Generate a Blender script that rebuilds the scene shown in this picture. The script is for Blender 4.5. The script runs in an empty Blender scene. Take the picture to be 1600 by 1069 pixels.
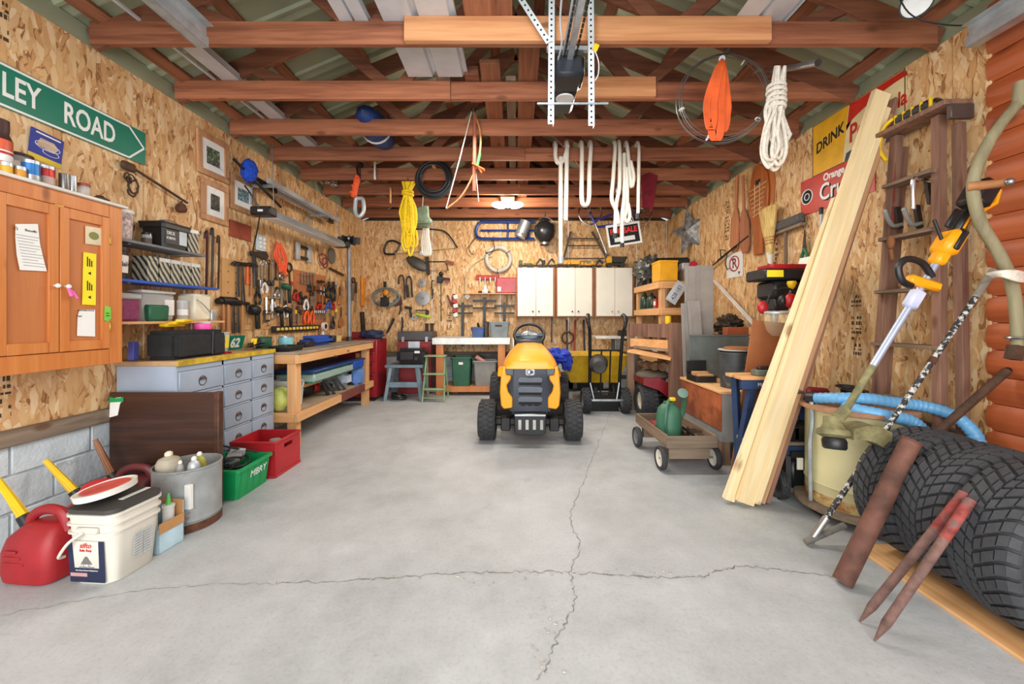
import bpy, bmesh, math, random
from mathutils import Vector as V, Matrix, Euler
random.seed(7)
SC = bpy.context.scene
C = SC.collection
R = math.radians
# ---- camera, world, lights, exposure -------------------------------------------------
H = 1.26          # eye height
F = 611.0         # focal length in pixels of the 1600 px wide frame
CX, CY = 806.0, 497.0
XL, XR, YB, ZT = -2.73, 2.70, 7.0, 3.0
cam = bpy.data.cameras.new('camera'); cam.sensor_width = 36; cam.lens = F/1600*36
cam.shift_x = -6/1600; cam.shift_y = -37.5/1600; cam.clip_start = .02
camo = bpy.data.objects.new('camera', cam); C.objects.link(camo)
camo.location = (0, 0, H); camo.rotation_euler = (R(90), 0, 0); SC.camera = camo
w = bpy.data.worlds.new('overcast_sky'); SC.world = w; w.use_nodes = True
w.node_tree.nodes['Background'].inputs[0].default_value = (.86, .93, 1, 1)
w.node_tree.nodes['Background'].inputs[1].default_value = .85
def lamp(name, kind, loc, power, col=(1, 1, 1), rot=(0, 0, 0), size=(1, 1), spread=None):
    l = bpy.data.lights.new(name, kind); l.energy = power; l.color = col
    if kind == 'AREA':
        l.shape = 'RECTANGLE'; l.size, l.size_y = size
        if spread: l.spread = spread
    else: l.shadow_soft_size = size[0]
    o = bpy.data.objects.new(name, l); C.objects.link(o); o.location = loc; o.rotation_euler = rot
    return o
lamp('door_daylight', 'AREA', (-.5, -1.6, 1.5), 215, (1, .985, .96), (R(82), 0, R(-3)), (5.0, 2.6))
lamp('opener_lamp', 'POINT', (-.05, 1.5, 2.75), 24, (.86, .92, 1), size=(.22,))
lamp('overhead_fill', 'AREA', (.2, 3.4, 2.96), 46, (1, .95, .88), (0, 0, 0), (2.4, .12))  # added fill light to brighten the room; no fixture hangs here
lamp('overhead_fill', 'AREA', (.2, 5.2, 2.96), 36, (1, .92, .82), (0, 0, 0), (2.4, .12))  # second added fill, farther back, also without a fixture
lamp('bulb_light', 'POINT', (-.12, 5.72, 2.84), 60, (1, .86, .68), size=(.06,))
SC.view_settings.view_transform = 'Standard'; SC.view_settings.look = 'None'
SC.view_settings.exposure = .22; SC.view_settings.gamma = 1; SC.view_settings.use_curve_mapping = False
SC.cycles.use_denoising = True; SC.cycles.max_bounces = 8; SC.cycles.diffuse_bounces = 5
SC.cycles.caustics_reflective = False; SC.cycles.caustics_refractive = False
# ---- coordinates: where a ray of the photograph meets a real depth or surface -------
def at(px, py, Y): return V(((px-CX)*Y/F, Y, H-(py-CY)*Y/F))
def fl(px, py): return at(px, py, H*F/(py-CY))
def lw(px, py, off=0.): return at(px, py, F*(XL+off)/(px-CX))
def rw(px, py, off=0.): return at(px, py, F*(XR-off)/(px-CX))
def bw(px, py, off=0.): return at(px, py, YB-off)
# ---- mesh builder -------------------------------------------------------------------
def spl(P, k=5, closed=False):
    P = [V(p) for p in P]; n = len(P); out = []
    for i in range(n if closed else n-1):
        g = (lambda j: P[j % n]) if closed else (lambda j: P[max(0, min(n-1, j))])
        a, b, c, d = g(i-1), g(i), g(i+1), g(i+2)
        for s in range(k):
            t = s/k
            out.append(.5*((2*b)+(c-a)*t+(2*a-5*b+4*c-d)*t*t+(3*b-a-3*c+d)*t**3))
    if not closed: out.append(P[-1].copy())
    return out
def frame(d):
    d = V(d).normalized(); u = V((0, 0, 1)) if abs(d.z) < .9 else V((1, 0, 0))
    a = d.cross(u).normalized(); return a, a.cross(d).normalized()
from mathutils import noise as mn
class MB:
    def __init__(s): s.b = bmesh.new()
    def face(s, vs):
        try: return s.b.faces.new(vs)
        except ValueError: return None
    def box(s, c, sz, rot=(0, 0, 0), bev=0., seg=1, taper=None):
        r = bmesh.ops.create_cube(s.b, size=1)['verts']
        if taper:
            for v in r:
                if v.co.z < 0: v.co.x *= taper; v.co.y *= taper
        bmesh.ops.scale(s.b, vec=sz, verts=r)
        if bev:
            es = list({e for v in r for e in v.link_edges})
            q = bmesh.ops.bevel(s.b, geom=es, offset=bev, segments=seg, affect='EDGES', clamp_overlap=True)
            r = list({v for f in q['faces'] for v in f.verts} | {v for v in r if v.is_valid})
        bmesh.ops.transform(s.b, matrix=Matrix.Translation(c) @ Euler(rot).to_matrix().to_4x4(), verts=r)
        return s
    def bb(s, a, b, bev=0., **k):
        a, b = V(a), V(b); d = b-a
        return s.box((a+b)/2, (abs(d.x), abs(d.y), abs(d.z)), bev=bev, **k)
    def bar(s, p0, p1, w, h, up=(0, 0, 1), bev=0.):
        p0, p1 = V(p0), V(p1); d = (p1-p0); L = d.length; d.normalize(); up = V(up)
        x = d.cross(up)
        if x.length < 1e-4: x = d.cross(V((1, 0, 0)))
        x.normalize(); z = x.cross(d)
        M = Matrix((x, d, z)).transposed().to_4x4(); M.translation = (p0+p1)/2
        m = MB(); m.box((0, 0, 0), (w, L, h), bev=bev); m.b.transform(M); return s.add(m)
    def add(s, m, M=None):
        if M is not None: m.b.transform(M)
        me = bpy.data.meshes.new('t'); m.b.to_mesh(me); s.b.from_mesh(me); bpy.data.meshes.remove(me); m.b.free(); return s
    def rings(s, rs, closed=False, cap=True):
        n = len(rs)
        for i in range(n if closed else n-1):
            a, b = rs[i], rs[(i+1) % n]; m = len(a)
            for j in range(m): s.face((a[j], a[(j+1) % m], b[(j+1) % m], b[j]))
        if cap and not closed: s.face(rs[0][::-1]); s.face(rs[-1])
        return s
    def tube(s, P, r, n=8, closed=False, cap=True, flat=1.):
        P = [V(p) for p in P]; rs = []; k = len(P); a = None
        for i, p in enumerate(P):
            d = (P[(i+1) % k]-P[i-1]) if closed else (P[min(i+1, k-1)]-P[max(i-1, 0)])
            if d.length < 1e-9: d = V((0, 0, 1))
            d.normalize()
            if a is None: a, b = frame(d)
            else:
                a = a-d*a.dot(d)
                if a.length < 1e-6: a, b = frame(d)
                a.normalize(); b = a.cross(d)
            q = r[i] if isinstance(r, (list, tuple)) else r
            rs.append([s.b.verts.new(p+a*q*math.cos(6.28319*j/n)+b*q*flat*math.sin(6.28319*j/n)) for j in range(n)])
        return s.rings(rs, closed, cap)
    def cyl(s, p0, p1, r, r1=None, n=14): return s.tube([p0, p1], [r, r if r1 is None else r1], n)
    def lathe(s, prof, o=(0, 0, 0), ax=(0, 0, 1), n=24, cap=True, sx=1., sy=1.):
        o = V(o); ax = V(ax).normalized(); a, b = frame(ax)
        if abs(ax.z) > .99: a, b = V((1, 0, 0)), V((0, 1, 0))*(1 if ax.z > 0 else -1)
        rs = [[s.b.verts.new(o+ax*z+(a*sx*math.cos(6.28319*j/n)+b*sy*math.sin(6.28319*j/n))*max(r, 1e-4)) for j in range(n)] for r, z in prof]
        return s.rings(rs, False, cap)
    def prism(s, poly, z0, z1, M=None, bev=0.):
        m = MB(); lo = [m.b.verts.new((x, y, z0)) for x, y in poly]; hi = [m.b.verts.new((x, y, z1)) for x, y in poly]
        m.rings([lo, hi])
        bmesh.ops.recalc_face_normals(m.b, faces=m.b.faces)
        if bev: bmesh.ops.bevel(m.b, geom=list(m.b.edges), offset=bev, segments=1, affect='EDGES', clamp_overlap=True)
        return s.add(m, M)
    def ball(s, c, r, sc=(1, 1, 1), n=14, m=9, rot=(0, 0, 0)):
        q = bmesh.ops.create_uvsphere(s.b, u_segments=n, v_segments=m, radius=r)['verts']
        bmesh.ops.transform(s.b, matrix=Matrix.Translation(c) @ Euler(rot).to_matrix().to_4x4() @ Matrix.Diagonal((*sc, 1)), verts=q); return s
    def blob(s, c, r, sc=(1, 1, 1), amp=.25, fr=6., n=24, m=14, rot=(0, 0, 0)):
        k = MB(); k.ball((0, 0, 0), 1., (1, 1, 1), n, m); o = V((c[0]*7+r, c[1]*5, c[2]*3))
        for v in k.b.verts:
            d = v.co.normalized(); v.co = d*(1+amp*(mn.noise(d*fr*.4+o)+.5*mn.noise(d*fr+o)))
            v.co = V((v.co.x*sc[0], v.co.y*sc[1], v.co.z*sc[2]))*r
        return s.add(k, Matrix.Translation(c) @ Euler(rot).to_matrix().to_4x4())
    def ring(s, c, Rr, r, ax=(0, 0, 1), n=32, m=8, sx=1., sy=1., flat=1.):
        a, b = frame(ax); c = V(c)
        return s.tube([c+a*sx*Rr*math.cos(6.28319*i/n)+b*sy*Rr*math.sin(6.28319*i/n) for i in range(n)], r, m, True, flat=flat)
    def quad(s, *p): s.face([s.b.verts.new(q) for q in p]); return s
ROOT = {}
def mesh_of(name, mb, mat, sharp=38):
    me = bpy.data.meshes.new(name)
    bmesh.ops.recalc_face_normals(mb.b, faces=mb.b.faces)
    for f in mb.b.faces: f.smooth = True
    mb.b.to_mesh(me); mb.b.free(); me.set_sharp_from_angle(angle=R(sharp))
    if mat: me.materials.append(mat)
    return me
def props(o, label=None, cat=None, group=None, kind=None):
    if label: o['label'] = label
    if cat: o['category'] = cat
    if group: o['group'] = group
    if kind: o['kind'] = kind
    return o
def thing(name, label, cat, loc=(0, 0, 0), rot=(0, 0, 0), group=None, M=None, kind=None):
    o = bpy.data.objects.new(name, None); C.objects.link(o); o.empty_display_size = .05
    m = M if M is not None else Matrix.Translation(loc) @ Euler(rot).to_matrix().to_4x4()
    o.location = m.translation; o.rotation_euler = m.to_euler(); ROOT[o.name] = m
    return props(o, label, cat, group, kind)
def part(name, mb, mat, parent, w=False, label=None, kind=None):
    me = mesh_of(name, mb, mat)
    if w: me.transform(ROOT[parent.name].inverted())
    o = bpy.data.objects.new(name, me); C.objects.link(o); o.parent = parent
    ROOT[o.name] = ROOT[parent.name]
    return props(o, label, kind=kind)
def solo(name, mb, mat, label, cat, loc=(0, 0, 0), rot=(0, 0, 0), group=None, M=None, kind=None):
    o = bpy.data.objects.new(name, mesh_of(name, mb, mat)); C.objects.link(o)
    m = M if M is not None else Matrix.Translation(loc) @ Euler(rot).to_matrix().to_4x4()
    o.location = m.translation; o.rotation_euler = m.to_euler(); ROOT[o.name] = m
    return props(o, label, cat, group, kind)
def soloW(name, mb, mat, label, cat, base, group=None):
    """mesh given in world coordinates, origin moved to base"""
    o = solo(name, mb, mat, label, cat, base, group=group); o.data.transform(Matrix.Translation(-V(base))); return o
def dup(root, M=None, loc=None, rot=(0, 0, 0), label=None, group=None):
    if M is None: M = Matrix.Translation(loc) @ Euler(rot).to_matrix().to_4x4()
    def cp(o, p):
        c = o.copy(); C.objects.link(c); c.parent = p
        for ch in list(o.children): cp(ch, c)
        return c
    r = cp(root, None); r.location = M.translation; r.rotation_euler = M.to_euler(); ROOT[r.name] = M
    return props(r, label, group=group)
def uvn(o, u, v):
    u, v = V(u).normalized(), V(v).normalized(); n = u.cross(v)
    M = Matrix((u, v, n)).transposed().to_4x4(); M.translation = V(o); return M
def onL(px, py, off=.0): return uvn(lw(px, py, off), (0, 1, 0), (0, 0, 1))
def onR(px, py, off=.0): return uvn(rw(px, py, off), (0, -1, 0), (0, 0, 1))
def onB(px, py, off=.0): return uvn(bw(px, py, off), (1, 0, 0), (0, 0, 1))
def rz(M, deg): return M @ Matrix.Rotation(R(deg), 4, 'Z')
def text(parent, s, size, mat, M, name='lettering', depth=.0008, sx=1., shear=0., align='CENTER', bold=0.):
    c = bpy.data.curves.new('f', 'FONT'); c.body = s; c.size = size; c.align_x = align; c.align_y = 'CENTER'
    c.extrude = depth; c.shear = shear; c.offset = bold; c.resolution_u = 3
    o = bpy.data.objects.new('f', c); C.objects.link(o)
    dg = bpy.context.evaluated_depsgraph_get(); me = bpy.data.meshes.new_from_object(o.evaluated_get(dg))
    bpy.data.objects.remove(o); bpy.data.curves.remove(c)
    me.name = name; me.transform(Matrix.Diagonal((sx, 1, 1, 1))); me.transform(M); me.materials.clear(); me.materials.append(mat)
    t = bpy.data.objects.new(name, me); C.objects.link(t); t.parent = parent; ROOT[t.name] = ROOT[parent.name]; return t
def T(x, y, z=0., deg=0.): return Matrix.Translation((x, y, z)) @ Matrix.Rotation(R(deg), 4, 'Z')
# ---- materials ----------------------------------------------------------------------
def lin(c):
    return tuple((x/255/12.92 if x <= 10 else ((x/255+.055)/1.055)**2.4) for x in c)+(1,)
_M = {}
class NT:
    def __init__(s, name):
        s.m = bpy.data.materials.new(name); s.m.use_nodes = True; s.t = s.m.node_tree
        s.p = s.t.nodes['Principled BSDF']
    def n(s, typ, **k):
        x = s.t.nodes.new(typ)
        for a, b in k.items():
            if a.startswith('i_'): x.inputs[int(a[2:])].default_value = b
            else: setattr(x, a, b)
        return x
    def l(s, a, b): s.t.links.new(a, b)
    def math(s, op, a, b=0., c=0.):
        x = s.n('ShaderNodeMath', operation=op)
        for i, v in enumerate((a, b, c)):
            if isinstance(v, (int, float)): x.inputs[i].default_value = v
            else: s.l(v, x.inputs[i])
        return x.outputs[0]
    def mix(s, f, a, b, mode='MIX'):
        x = s.n('ShaderNodeMix', data_type='RGBA', blend_type=mode)
        for i, v in ((0, f), (6, a), (7, b)):
            if isinstance(v, (int, float, tuple)): x.inputs[i].default_value = v
            else: s.l(v, x.inputs[i])
        return x.outputs[2]
    def ramp(s, f, *st):
        x = s.n('ShaderNodeValToRGB'); e = x.color_ramp.elements
        while len(e) < len(st): e.new(.5)
        for i, (p, c) in enumerate(st): e[i].position = p; e[i].color = lin(c) if len(c) == 3 else c
        s.l(f, x.inputs[0]); return x.outputs[0]
    def coord(s, scale=(1, 1, 1), rot=(0, 0, 0), rnd=0.):
        tc = s.n('ShaderNodeTexCoord').outputs['Object']
        if rnd:
            oi = s.n('ShaderNodeObjectInfo').outputs['Random']
            ad = s.n('ShaderNodeVectorMath', operation='ADD'); s.l(tc, ad.inputs[0])
            s.l(s.math('MULTIPLY', oi, rnd), ad.inputs[1]); tc = ad.outputs[0]
        mp = s.n('ShaderNodeMapping'); mp.inputs[2].default_value = rot; mp.inputs[3].default_value = scale
        s.l(tc, mp.inputs[0]); return mp.outputs[0]
    def noise(s, vec, scale=5., det=3., rough=.55, dist=0.):
        x = s.n('ShaderNodeTexNoise'); x.inputs['Scale'].default_value = scale; x.inputs['Detail'].default_value = det
        x.inputs['Roughness'].default_value = rough; x.inputs['Distortion'].default_value = dist
        s.l(vec, x.inputs['Vector']); return x.outputs[0]
    def bump(s, h, d=.3, dist=.01):
        x = s.n('ShaderNodeBump'); x.inputs['Strength'].default_value = d; x.inputs['Distance'].default_value = dist
        s.l(h, x.inputs['Height']); s.l(x.outputs[0], s.p.inputs['Normal'])
    def fin(s, col=None, rough=.5, metal=0., spec=.5):
        if col is not None: s.l(col, s.p.inputs['Base Color'])
        s.p.inputs['Roughness'].default_value = rough; s.p.inputs['Metallic'].default_value = metal
        s.p.inputs['Specular IOR Level'].default_value = spec; return s.m
def mat(name, c, rough=.5, metal=0., var=.12, sc=6., bump=0., dirt=None, dt=.62, spec=.5):
    if name in _M: return _M[name]
    t = NT(name); v = t.coord(rnd=9.); n = t.noise(v, sc, 4.)
    a = tuple(max(0, x*(1-var)) for x in c); b = tuple(min(255, x*(1+var*.6)) for x in c)
    col = t.ramp(n, (.3, a), (.7, b))
    if dirt:
        m = t.ramp(t.noise(v, sc*.6, 6., .65), (dt-.06, (0, 0, 0)), (dt+.05, (255, 255, 255)))
        col = t.mix(m, col, lin(dirt))
    if bump: t.bump(t.noise(v, sc*6, 3.), bump)
    _M[name] = t.fin(col, rough, metal, spec); return _M[name]
def wood(name, c0, c1, ax='y', sc=1., rough=.62, knots=True, rv=.16, knot=(95, 55, 30)):
    if name in _M: return _M[name]
    t = NT(name); s = [26*sc]*3; s['xyz'.index(ax)] = 1.3*sc
    v = t.coord(tuple(s), rnd=31.); n = t.noise(v, 1., 4., .6, .8)
    s2 = [8*sc]*3; s2['xyz'.index(ax)] = .7*sc
    n2 = t.noise(t.coord(tuple(s2), rnd=17.), 1., 3., .6, .4)
    f = t.math('ADD', t.math('MULTIPLY', n, .55), t.math('MULTIPLY', n2, .5))
    col = t.ramp(f, (.36, c0), (.66, c1))
    if knots:
        k = [5.*sc]*3; k['xyz'.index(ax)] = 2.2*sc
        vo = t.n('ShaderNodeTexVoronoi'); vo.inputs['Scale'].default_value = 1.
        t.l(t.coord(tuple(k), rnd=23.), vo.inputs['Vector'])
        kf = t.ramp(vo.outputs['Distance'], (.06, (255, 255, 255)), (.13, (0, 0, 0)))
        col = t.mix(t.math('MULTIPLY', kf, .75), col, lin(knot))
    hs = t.n('ShaderNodeHueSaturation'); t.l(col, hs.inputs['Color'])
    oi = t.n('ShaderNodeObjectInfo').outputs['Random']
    t.l(t.math('ADD', t.math('MULTIPLY', oi, rv*2), 1-rv), hs.inputs['Value'])
    t.bump(n, .12, .004)
    _M[name] = t.fin(hs.outputs[0], rough); return _M[name]
def osb(name, plane):
    t = NT(name); u, wv = (('y', 'z') if plane == 'yz' else ('x', 'z'))
    tc = t.n('ShaderNodeTexCoord').outputs['Object']; sp = t.n('ShaderNodeSeparateXYZ'); t.l(tc, sp.inputs[0])
    rnd = t.n('ShaderNodeObjectInfo').outputs['Random']
    cb = t.n('ShaderNodeCombineXYZ'); t.l(sp.outputs['XYZ'.index(u.upper())], cb.inputs[0]); t.l(sp.outputs[2], cb.inputs[1])
    t.l(t.math('MULTIPLY', rnd, 40.), cb.inputs[2])
    wn = t.n('ShaderNodeTexNoise'); wn.inputs['Scale'].default_value = 9; wn.inputs['Detail'].default_value = 2; t.l(cb.outputs[0], wn.inputs['Vector'])
    wv_ = t.n('ShaderNodeVectorMath', operation='MULTIPLY_ADD'); t.l(wn.outputs['Color'], wv_.inputs[0]); wv_.inputs[1].default_value = (.035, .035, 0); t.l(cb.outputs[0], wv_.inputs[2])
    val = None
    for k, (ang, sx, sy) in enumerate(((80, 26, 9), (-58, 26, 8), (44, 28, 8), (-22, 30, 8), (18, 32, 8), (-6, 27, 7))):
        mr = t.n('ShaderNodeMapping'); mr.inputs[2].default_value = (0, 0, R(ang)); mr.inputs[1].default_value = (k*7.3, k*3.1, 0); t.l(wv_.outputs[0], mr.inputs[0])
        ms = t.n('ShaderNodeMapping'); ms.inputs[3].default_value = (sx*1.25, sy*1.2, 1); t.l(mr.outputs[0], ms.inputs[0])
        vo = t.n('ShaderNodeTexVoronoi'); vo.inputs['Scale'].default_value = 1; t.l(ms.outputs[0], vo.inputs['Vector'])
        gr = t.noise(ms.outputs[0], 3., 3., .6)
        sc = t.n('ShaderNodeSeparateColor'); t.l(vo.outputs['Color'], sc.inputs[0])
        g = t.math('ADD', sc.outputs[1], t.math('MULTIPLY', t.math('SUBTRACT', gr, .5), .35))
        g = t.math('SUBTRACT', g, t.math('MULTIPLY', t.math('GREATER_THAN', vo.outputs['Distance'], .62), .22))
        if val is None: val = g; sel = sc.outputs[2]
        else:
            f = t.math('GREATER_THAN', sc.outputs[0], .52)
            mx = t.n('ShaderNodeMix'); t.l(f, mx.inputs[0]); t.l(val, mx.inputs[2]); t.l(g, mx.inputs[3]); val = mx.outputs[0]
            mx = t.n('ShaderNodeMix'); t.l(f, mx.inputs[0]); t.l(sel, mx.inputs[2]); t.l(sc.outputs[2], mx.inputs[3]); sel = mx.outputs[0]
    col = t.ramp(val, (-.15, (150, 104, 64)), (.0, (192, 144, 94)), (.25, (206, 161, 108)), (.65, (219, 183, 133)), (1., (231, 205, 164)))
    red = t.ramp(sel, (.86, (0, 0, 0)), (.9, (255, 255, 255)))
    col = t.mix(t.math('MULTIPLY', red, .22), col, lin((176, 108, 62)))
    t.bump(val, .25, .003)
    return t.fin(col, .6)
OSB_Y, OSB_X = osb('osb_side', 'yz'), osb('osb_back', 'xz')
W_RAFT = wood('rafter_wood', (112, 62, 40), (176, 112, 78), 'x', rough=.7)
W_TOP = wood('rafter_wood_slope', (88, 50, 34), (136, 84, 58), 'x', rough=.7)
W_LONG = wood('plank_wood_long', (104, 60, 40), (160, 104, 72), 'y', rough=.7)
W_PALE = wood('pale_pine', (222, 194, 140), (244, 226, 184), 'z', sc=.9, rv=.05, knot=(140, 92, 50))
W_PINEX = wood('fresh_pine_x', (206, 146, 90), (232, 180, 122), 'x', rv=.08)
W_PINEY = wood('fresh_pine_y', (206, 150, 96), (232, 184, 130), 'y', rv=.08)
W_PINEZ = wood('fresh_pine_z', (204, 146, 92), (230, 180, 126), 'z', rv=.08)
W_SPLICE = wood('splice_pine', (178, 116, 74), (214, 156, 106), 'x', rv=.06)
W_ORANGE = wood('varnished_pine', (190, 108, 50), (212, 138, 76), 'z', rough=.4, rv=.04, knot=(120, 52, 18))
W_ORANGEP = wood('varnished_panel', (178, 106, 58), (192, 120, 70), 'z', rough=.45, knots=False, rv=.02)
W_OLD = wood('weathered_wood', (108, 84, 66), (150, 122, 98), 'z', rough=.8)
W_OLDY = wood('weathered_wood_y', (104, 84, 68), (146, 124, 102), 'y', rough=.8)
W_OLDX = wood('weathered_wood_x', (104, 88, 74), (146, 128, 108), 'x', rough=.8)
W_LADDER = wood('ladder_wood', (92, 64, 52), (146, 108, 88), 'z', rough=.75, rv=.1)
W_DARK = wood('dark_stained_wood', (44, 24, 16), (80, 48, 32), 'x', rough=.4, knots=False)
W_GRIP = wood('tool_handle_wood', (160, 100, 56), (200, 144, 92), 'y', knots=False)
W_GRIPZ = wood('tool_handle_wood_z', (150, 96, 56), (192, 138, 92), 'z', knots=False)
W_LOG = wood('log_siding_stain', (146, 70, 36), (186, 98, 54), 'y', sc=.7, rough=.45, rv=.1, knot=(70, 26, 10))
PLY = mat('plywood_grey', (150, 136, 120), .75, 0, .18, 4)
BLACK = mat('black_plastic', (28, 29, 31), .42, 0, .2)
DK = mat('dark_steel', (62, 58, 55), .45, .7, .25, 12)
STEEL = mat('bare_steel', (172, 174, 176), .32, .9, .12, 10)
GALV = mat('galvanised_steel', (190, 200, 206), .35, .75, .1, 14)
CHROME = mat('chrome_metal', (215, 215, 215), .18, 1., .03)
RUST = mat('rusty_iron', (104, 66, 48), .85, .25, .35, 14, .4)
BROWNIRON = mat('brown_iron', (84, 62, 48), .7, .4, .3, 14, .3)
RED = mat('red_paint', (176, 30, 34), .4, 0, .12)
REDP = mat('red_plastic', (178, 32, 40), .45, 0, .14, 3)
BLUE = mat('blue_plastic', (34, 84, 184), .42, 0, .12)
WHITE = mat('white_plastic', (226, 226, 222), .42, 0, .05)
WHITEP = mat('white_paint', (222, 220, 210), .5, 0, .06)
CREAM = mat('cream_white_laminate', (228, 226, 214), .35, 0, .04, 2)
YEL = mat('yellow_plastic', (240, 196, 24), .42, 0, .08)
ORANGE = mat('orange_plastic', (240, 96, 28), .45, 0, .08)
GREEN = mat('green_plastic', (18, 150, 84), .45, 0, .08)
DGREEN = mat('dark_green_plastic', (30, 92, 66), .45, 0, .12)
GREY = mat('grey_plastic', (138, 138, 134), .5, 0, .08)
LGREY = mat('light_grey_metal', (180, 186, 190), .4, .3, .06)
PAPER = mat('white_paper', (236, 236, 232), .8, 0, .03)
INK = mat('black_ink', (24, 24, 26), .8, 0, .05)
RUBBER = mat('tyre_rubber', (52, 53, 56), .8, 0, .2, 20, .15)
ROPE_W = mat('white_rope', (226, 220, 206), .85, 0, .1, 40)
CARD = mat('cardboard', (186, 138, 88), .85, 0, .08)
YLAB = mat('yellow_card', (246, 226, 40), .7, 0, .05)
def glass(name, c, alpha=.5, rough=.1):
    if name in _M: return _M[name]
    t = NT(name); t.p.inputs['Base Color'].default_value = lin(c); t.p.inputs['Alpha'].default_value = alpha
    _M[name] = t.fin(None, rough); return _M[name]
def emit(name, c, s):
    t = NT(name); t.p.inputs['Base Color'].default_value = lin(c)
    t.p.inputs['Emission Color'].default_value = lin(c); t.p.inputs['Emission Strength'].default_value = s; return t.fin(None, .3)
CLEAR = glass('clear_plastic', (222, 228, 230), .42)
# ---- floor --------------------------------------------------------------------------
def struct(name, label=None): return props(bpy.data.objects.new(name, None), label, kind='structure')
def setting(name, label, loc=(0, 0, 0)):
    return thing(name, label, None, loc, kind='structure')
def floor_mat():
    t = NT('concrete_floor'); v = t.coord()
    n = t.noise(v, .55, 5., .6, .3); n2 = t.noise(v, 3., 6., .7); n3 = t.noise(v, 60., 3., .7)
    f = t.math('ADD', t.math('MULTIPLY', n, .62), t.math('MULTIPLY', n2, .4))
    col = t.ramp(f, (.32, (140, 143, 144)), (.48, (170, 173, 174)), (.66, (192, 195, 198)))
    st = t.ramp(t.noise(v, 1.7, 4., .6), (.62, (0, 0, 0)), (.76, (255, 255, 255)))
    col = t.mix(t.math('MULTIPLY', st, .3), col, lin((214, 216, 224)))
    dk = t.ramp(t.noise(v, 2.6, 3., .55, .4), (.66, (0, 0, 0)), (.78, (255, 255, 255)))
    col = t.mix(t.math('MULTIPLY', dk, .35), col, lin((110, 106, 100)))
    sp = t.ramp(n3, (.3, (150, 150, 150)), (.5, (255, 255, 255)))
    col = t.mix(.2, col, sp, 'MULTIPLY')
    t.bump(t.noise(v, 26., 5., .7), .25, .006); return t.fin(col, .62)
FLOORM = floor_mat()
fm = MB(); fm.bb((-3.2, -7, -.12), (3.2, YB+.2, 0))
fo = solo('floor', fm, FLOORM, 'worn grey concrete floor with long cracks', None, kind='structure')
CRACK = mat('crack_dark', (138, 136, 130), .95, 0, .3, 30); SPALL = mat('crack_spall', (178, 174, 164), .95, 0, .2, 40, .5)
def crack(P, w, seed, k=14):
    random.seed(seed); a = MB(); P = [V((p.x, p.y, 0)) for p in P]; pts = spl(P, k)
    rows = []
    for i, p in enumerate(pts):
        d = (pts[min(i+1, len(pts)-1)]-pts[max(0, i-1)]).normalized(); s = V((-d.y, d.x, 0))
        p = p+s*random.uniform(-.012, .012); ww = w*random.uniform(.15, 1.)
        rows.append((a.b.verts.new(p+s*ww+V((0, 0, .0015))), a.b.verts.new(p-s*ww+V((0, 0, .0015)))))
    for (x, y), (z, q) in zip(rows, rows[1:]): a.face((x, y, q, z))
    return a
part('crack', crack([fl(955, 640), fl(925, 720), fl(893, 800), fl(905, 850), fl(892, 895), fl(900, 940), fl(870, 1000), fl(842, 1064)], .0038, 1), CRACK, fo)
part('crack', crack([fl(430, 912), fl(560, 907), fl(690, 898), fl(800, 893), fl(892, 895)], .004, 2, 18), CRACK, fo)
part('crack', crack([fl(892, 895), fl(1010, 902), fl(1090, 902), fl(1150, 886), fl(1230, 892), fl(1330, 905)], .0045, 3, 16), CRACK, fo)
part('crack', crack([fl(0, 962), fl(150, 935), fl(300, 915), fl(430, 912)], .0022, 4, 12), CRACK, fo)
random.seed(5)
sp = MB()
for i in range(90):
    s = random.random(); p = fl(560+s*560, 905-s*10+random.gauss(0, 4)) if i % 3 else fl(850+random.gauss(0, 14), random.uniform(930, 1060))
    r = random.uniform(.002, .007); sp.ball((p.x, p.y, r*.3), r, (1.3, 1, .5), 6, 4)
part('concrete_chip', sp, SPALL, fo, kind='stuff')
# ---- walls --------------------------------------------------------------------------
BLOCK = mat('painted_block', (206, 218, 224), .8, 0, .07, 9, .3, (140, 146, 146), .66)
MORTAR = mat('mortar', (176, 186, 190), .9, 0, .1, 20, .3)
SILL = wood('sill_beam', (92, 78, 66), (138, 122, 104), 'y', rough=.8)
SILLX = wood('sill_beam_x', (92, 78, 66), (138, 122, 104), 'x', rough=.8)
ZB, ZS = .57, .66        # top of the blocks, top of the sill
def osb_panels(parent, axis, fix, a0, a1, seams, z0, z1, depth, m):
    edges = [a0]+list(seams)+[a1]
    for p, q in zip(edges, edges[1:]):
        b = MB()
        if axis == 'y': b.bb((fix, p+.004, z0), (fix+depth, q-.004, z1))
        else: b.bb((p+.004, fix, z0), (q-.004, fix+depth, z1))
        o = part('osb_panel', b, m, parent)
def blocks(parent, axis, fix, sgn, a0, a1, ph):
    me = {}
    b = MB()
    if axis == 'y': b.bb((fix-sgn*.004, a0, 0), (fix-sgn*.16, a1, ZB))
    else: b.bb((a0, fix-sgn*.004, 0), (a1, fix-sgn*.16, ZB))
    part('mortar', b, MORTAR, parent)
    for c in range(3):
        z0 = .012+c*.2; z1 = min(ZB, z0+.188); s = a0+ph+(c % 2)*.2-.4
        while s < a1:
            p, q = max(a0, s+.006), min(a1, s+.394); s += .4
            if q-p < .02: continue
            key = (round(q-p, 3), round(z1-z0, 3))
            if key not in me:
                k = MB()
                if axis == 'y': k.bb((-.14*sgn, 0, 0), (.004*sgn, q-p, z1-z0), bev=.004)
                else: k.bb((0, -.14*sgn, 0), (q-p, .004*sgn, z1-z0), bev=.004)
                me[key] = mesh_of('concrete_block', k, BLOCK)
            o = bpy.data.objects.new('concrete_block', me[key]); C.objects.link(o); o.parent = parent
            o.location = (fix, p, z0) if axis == 'y' else (p, fix, z0)
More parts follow.
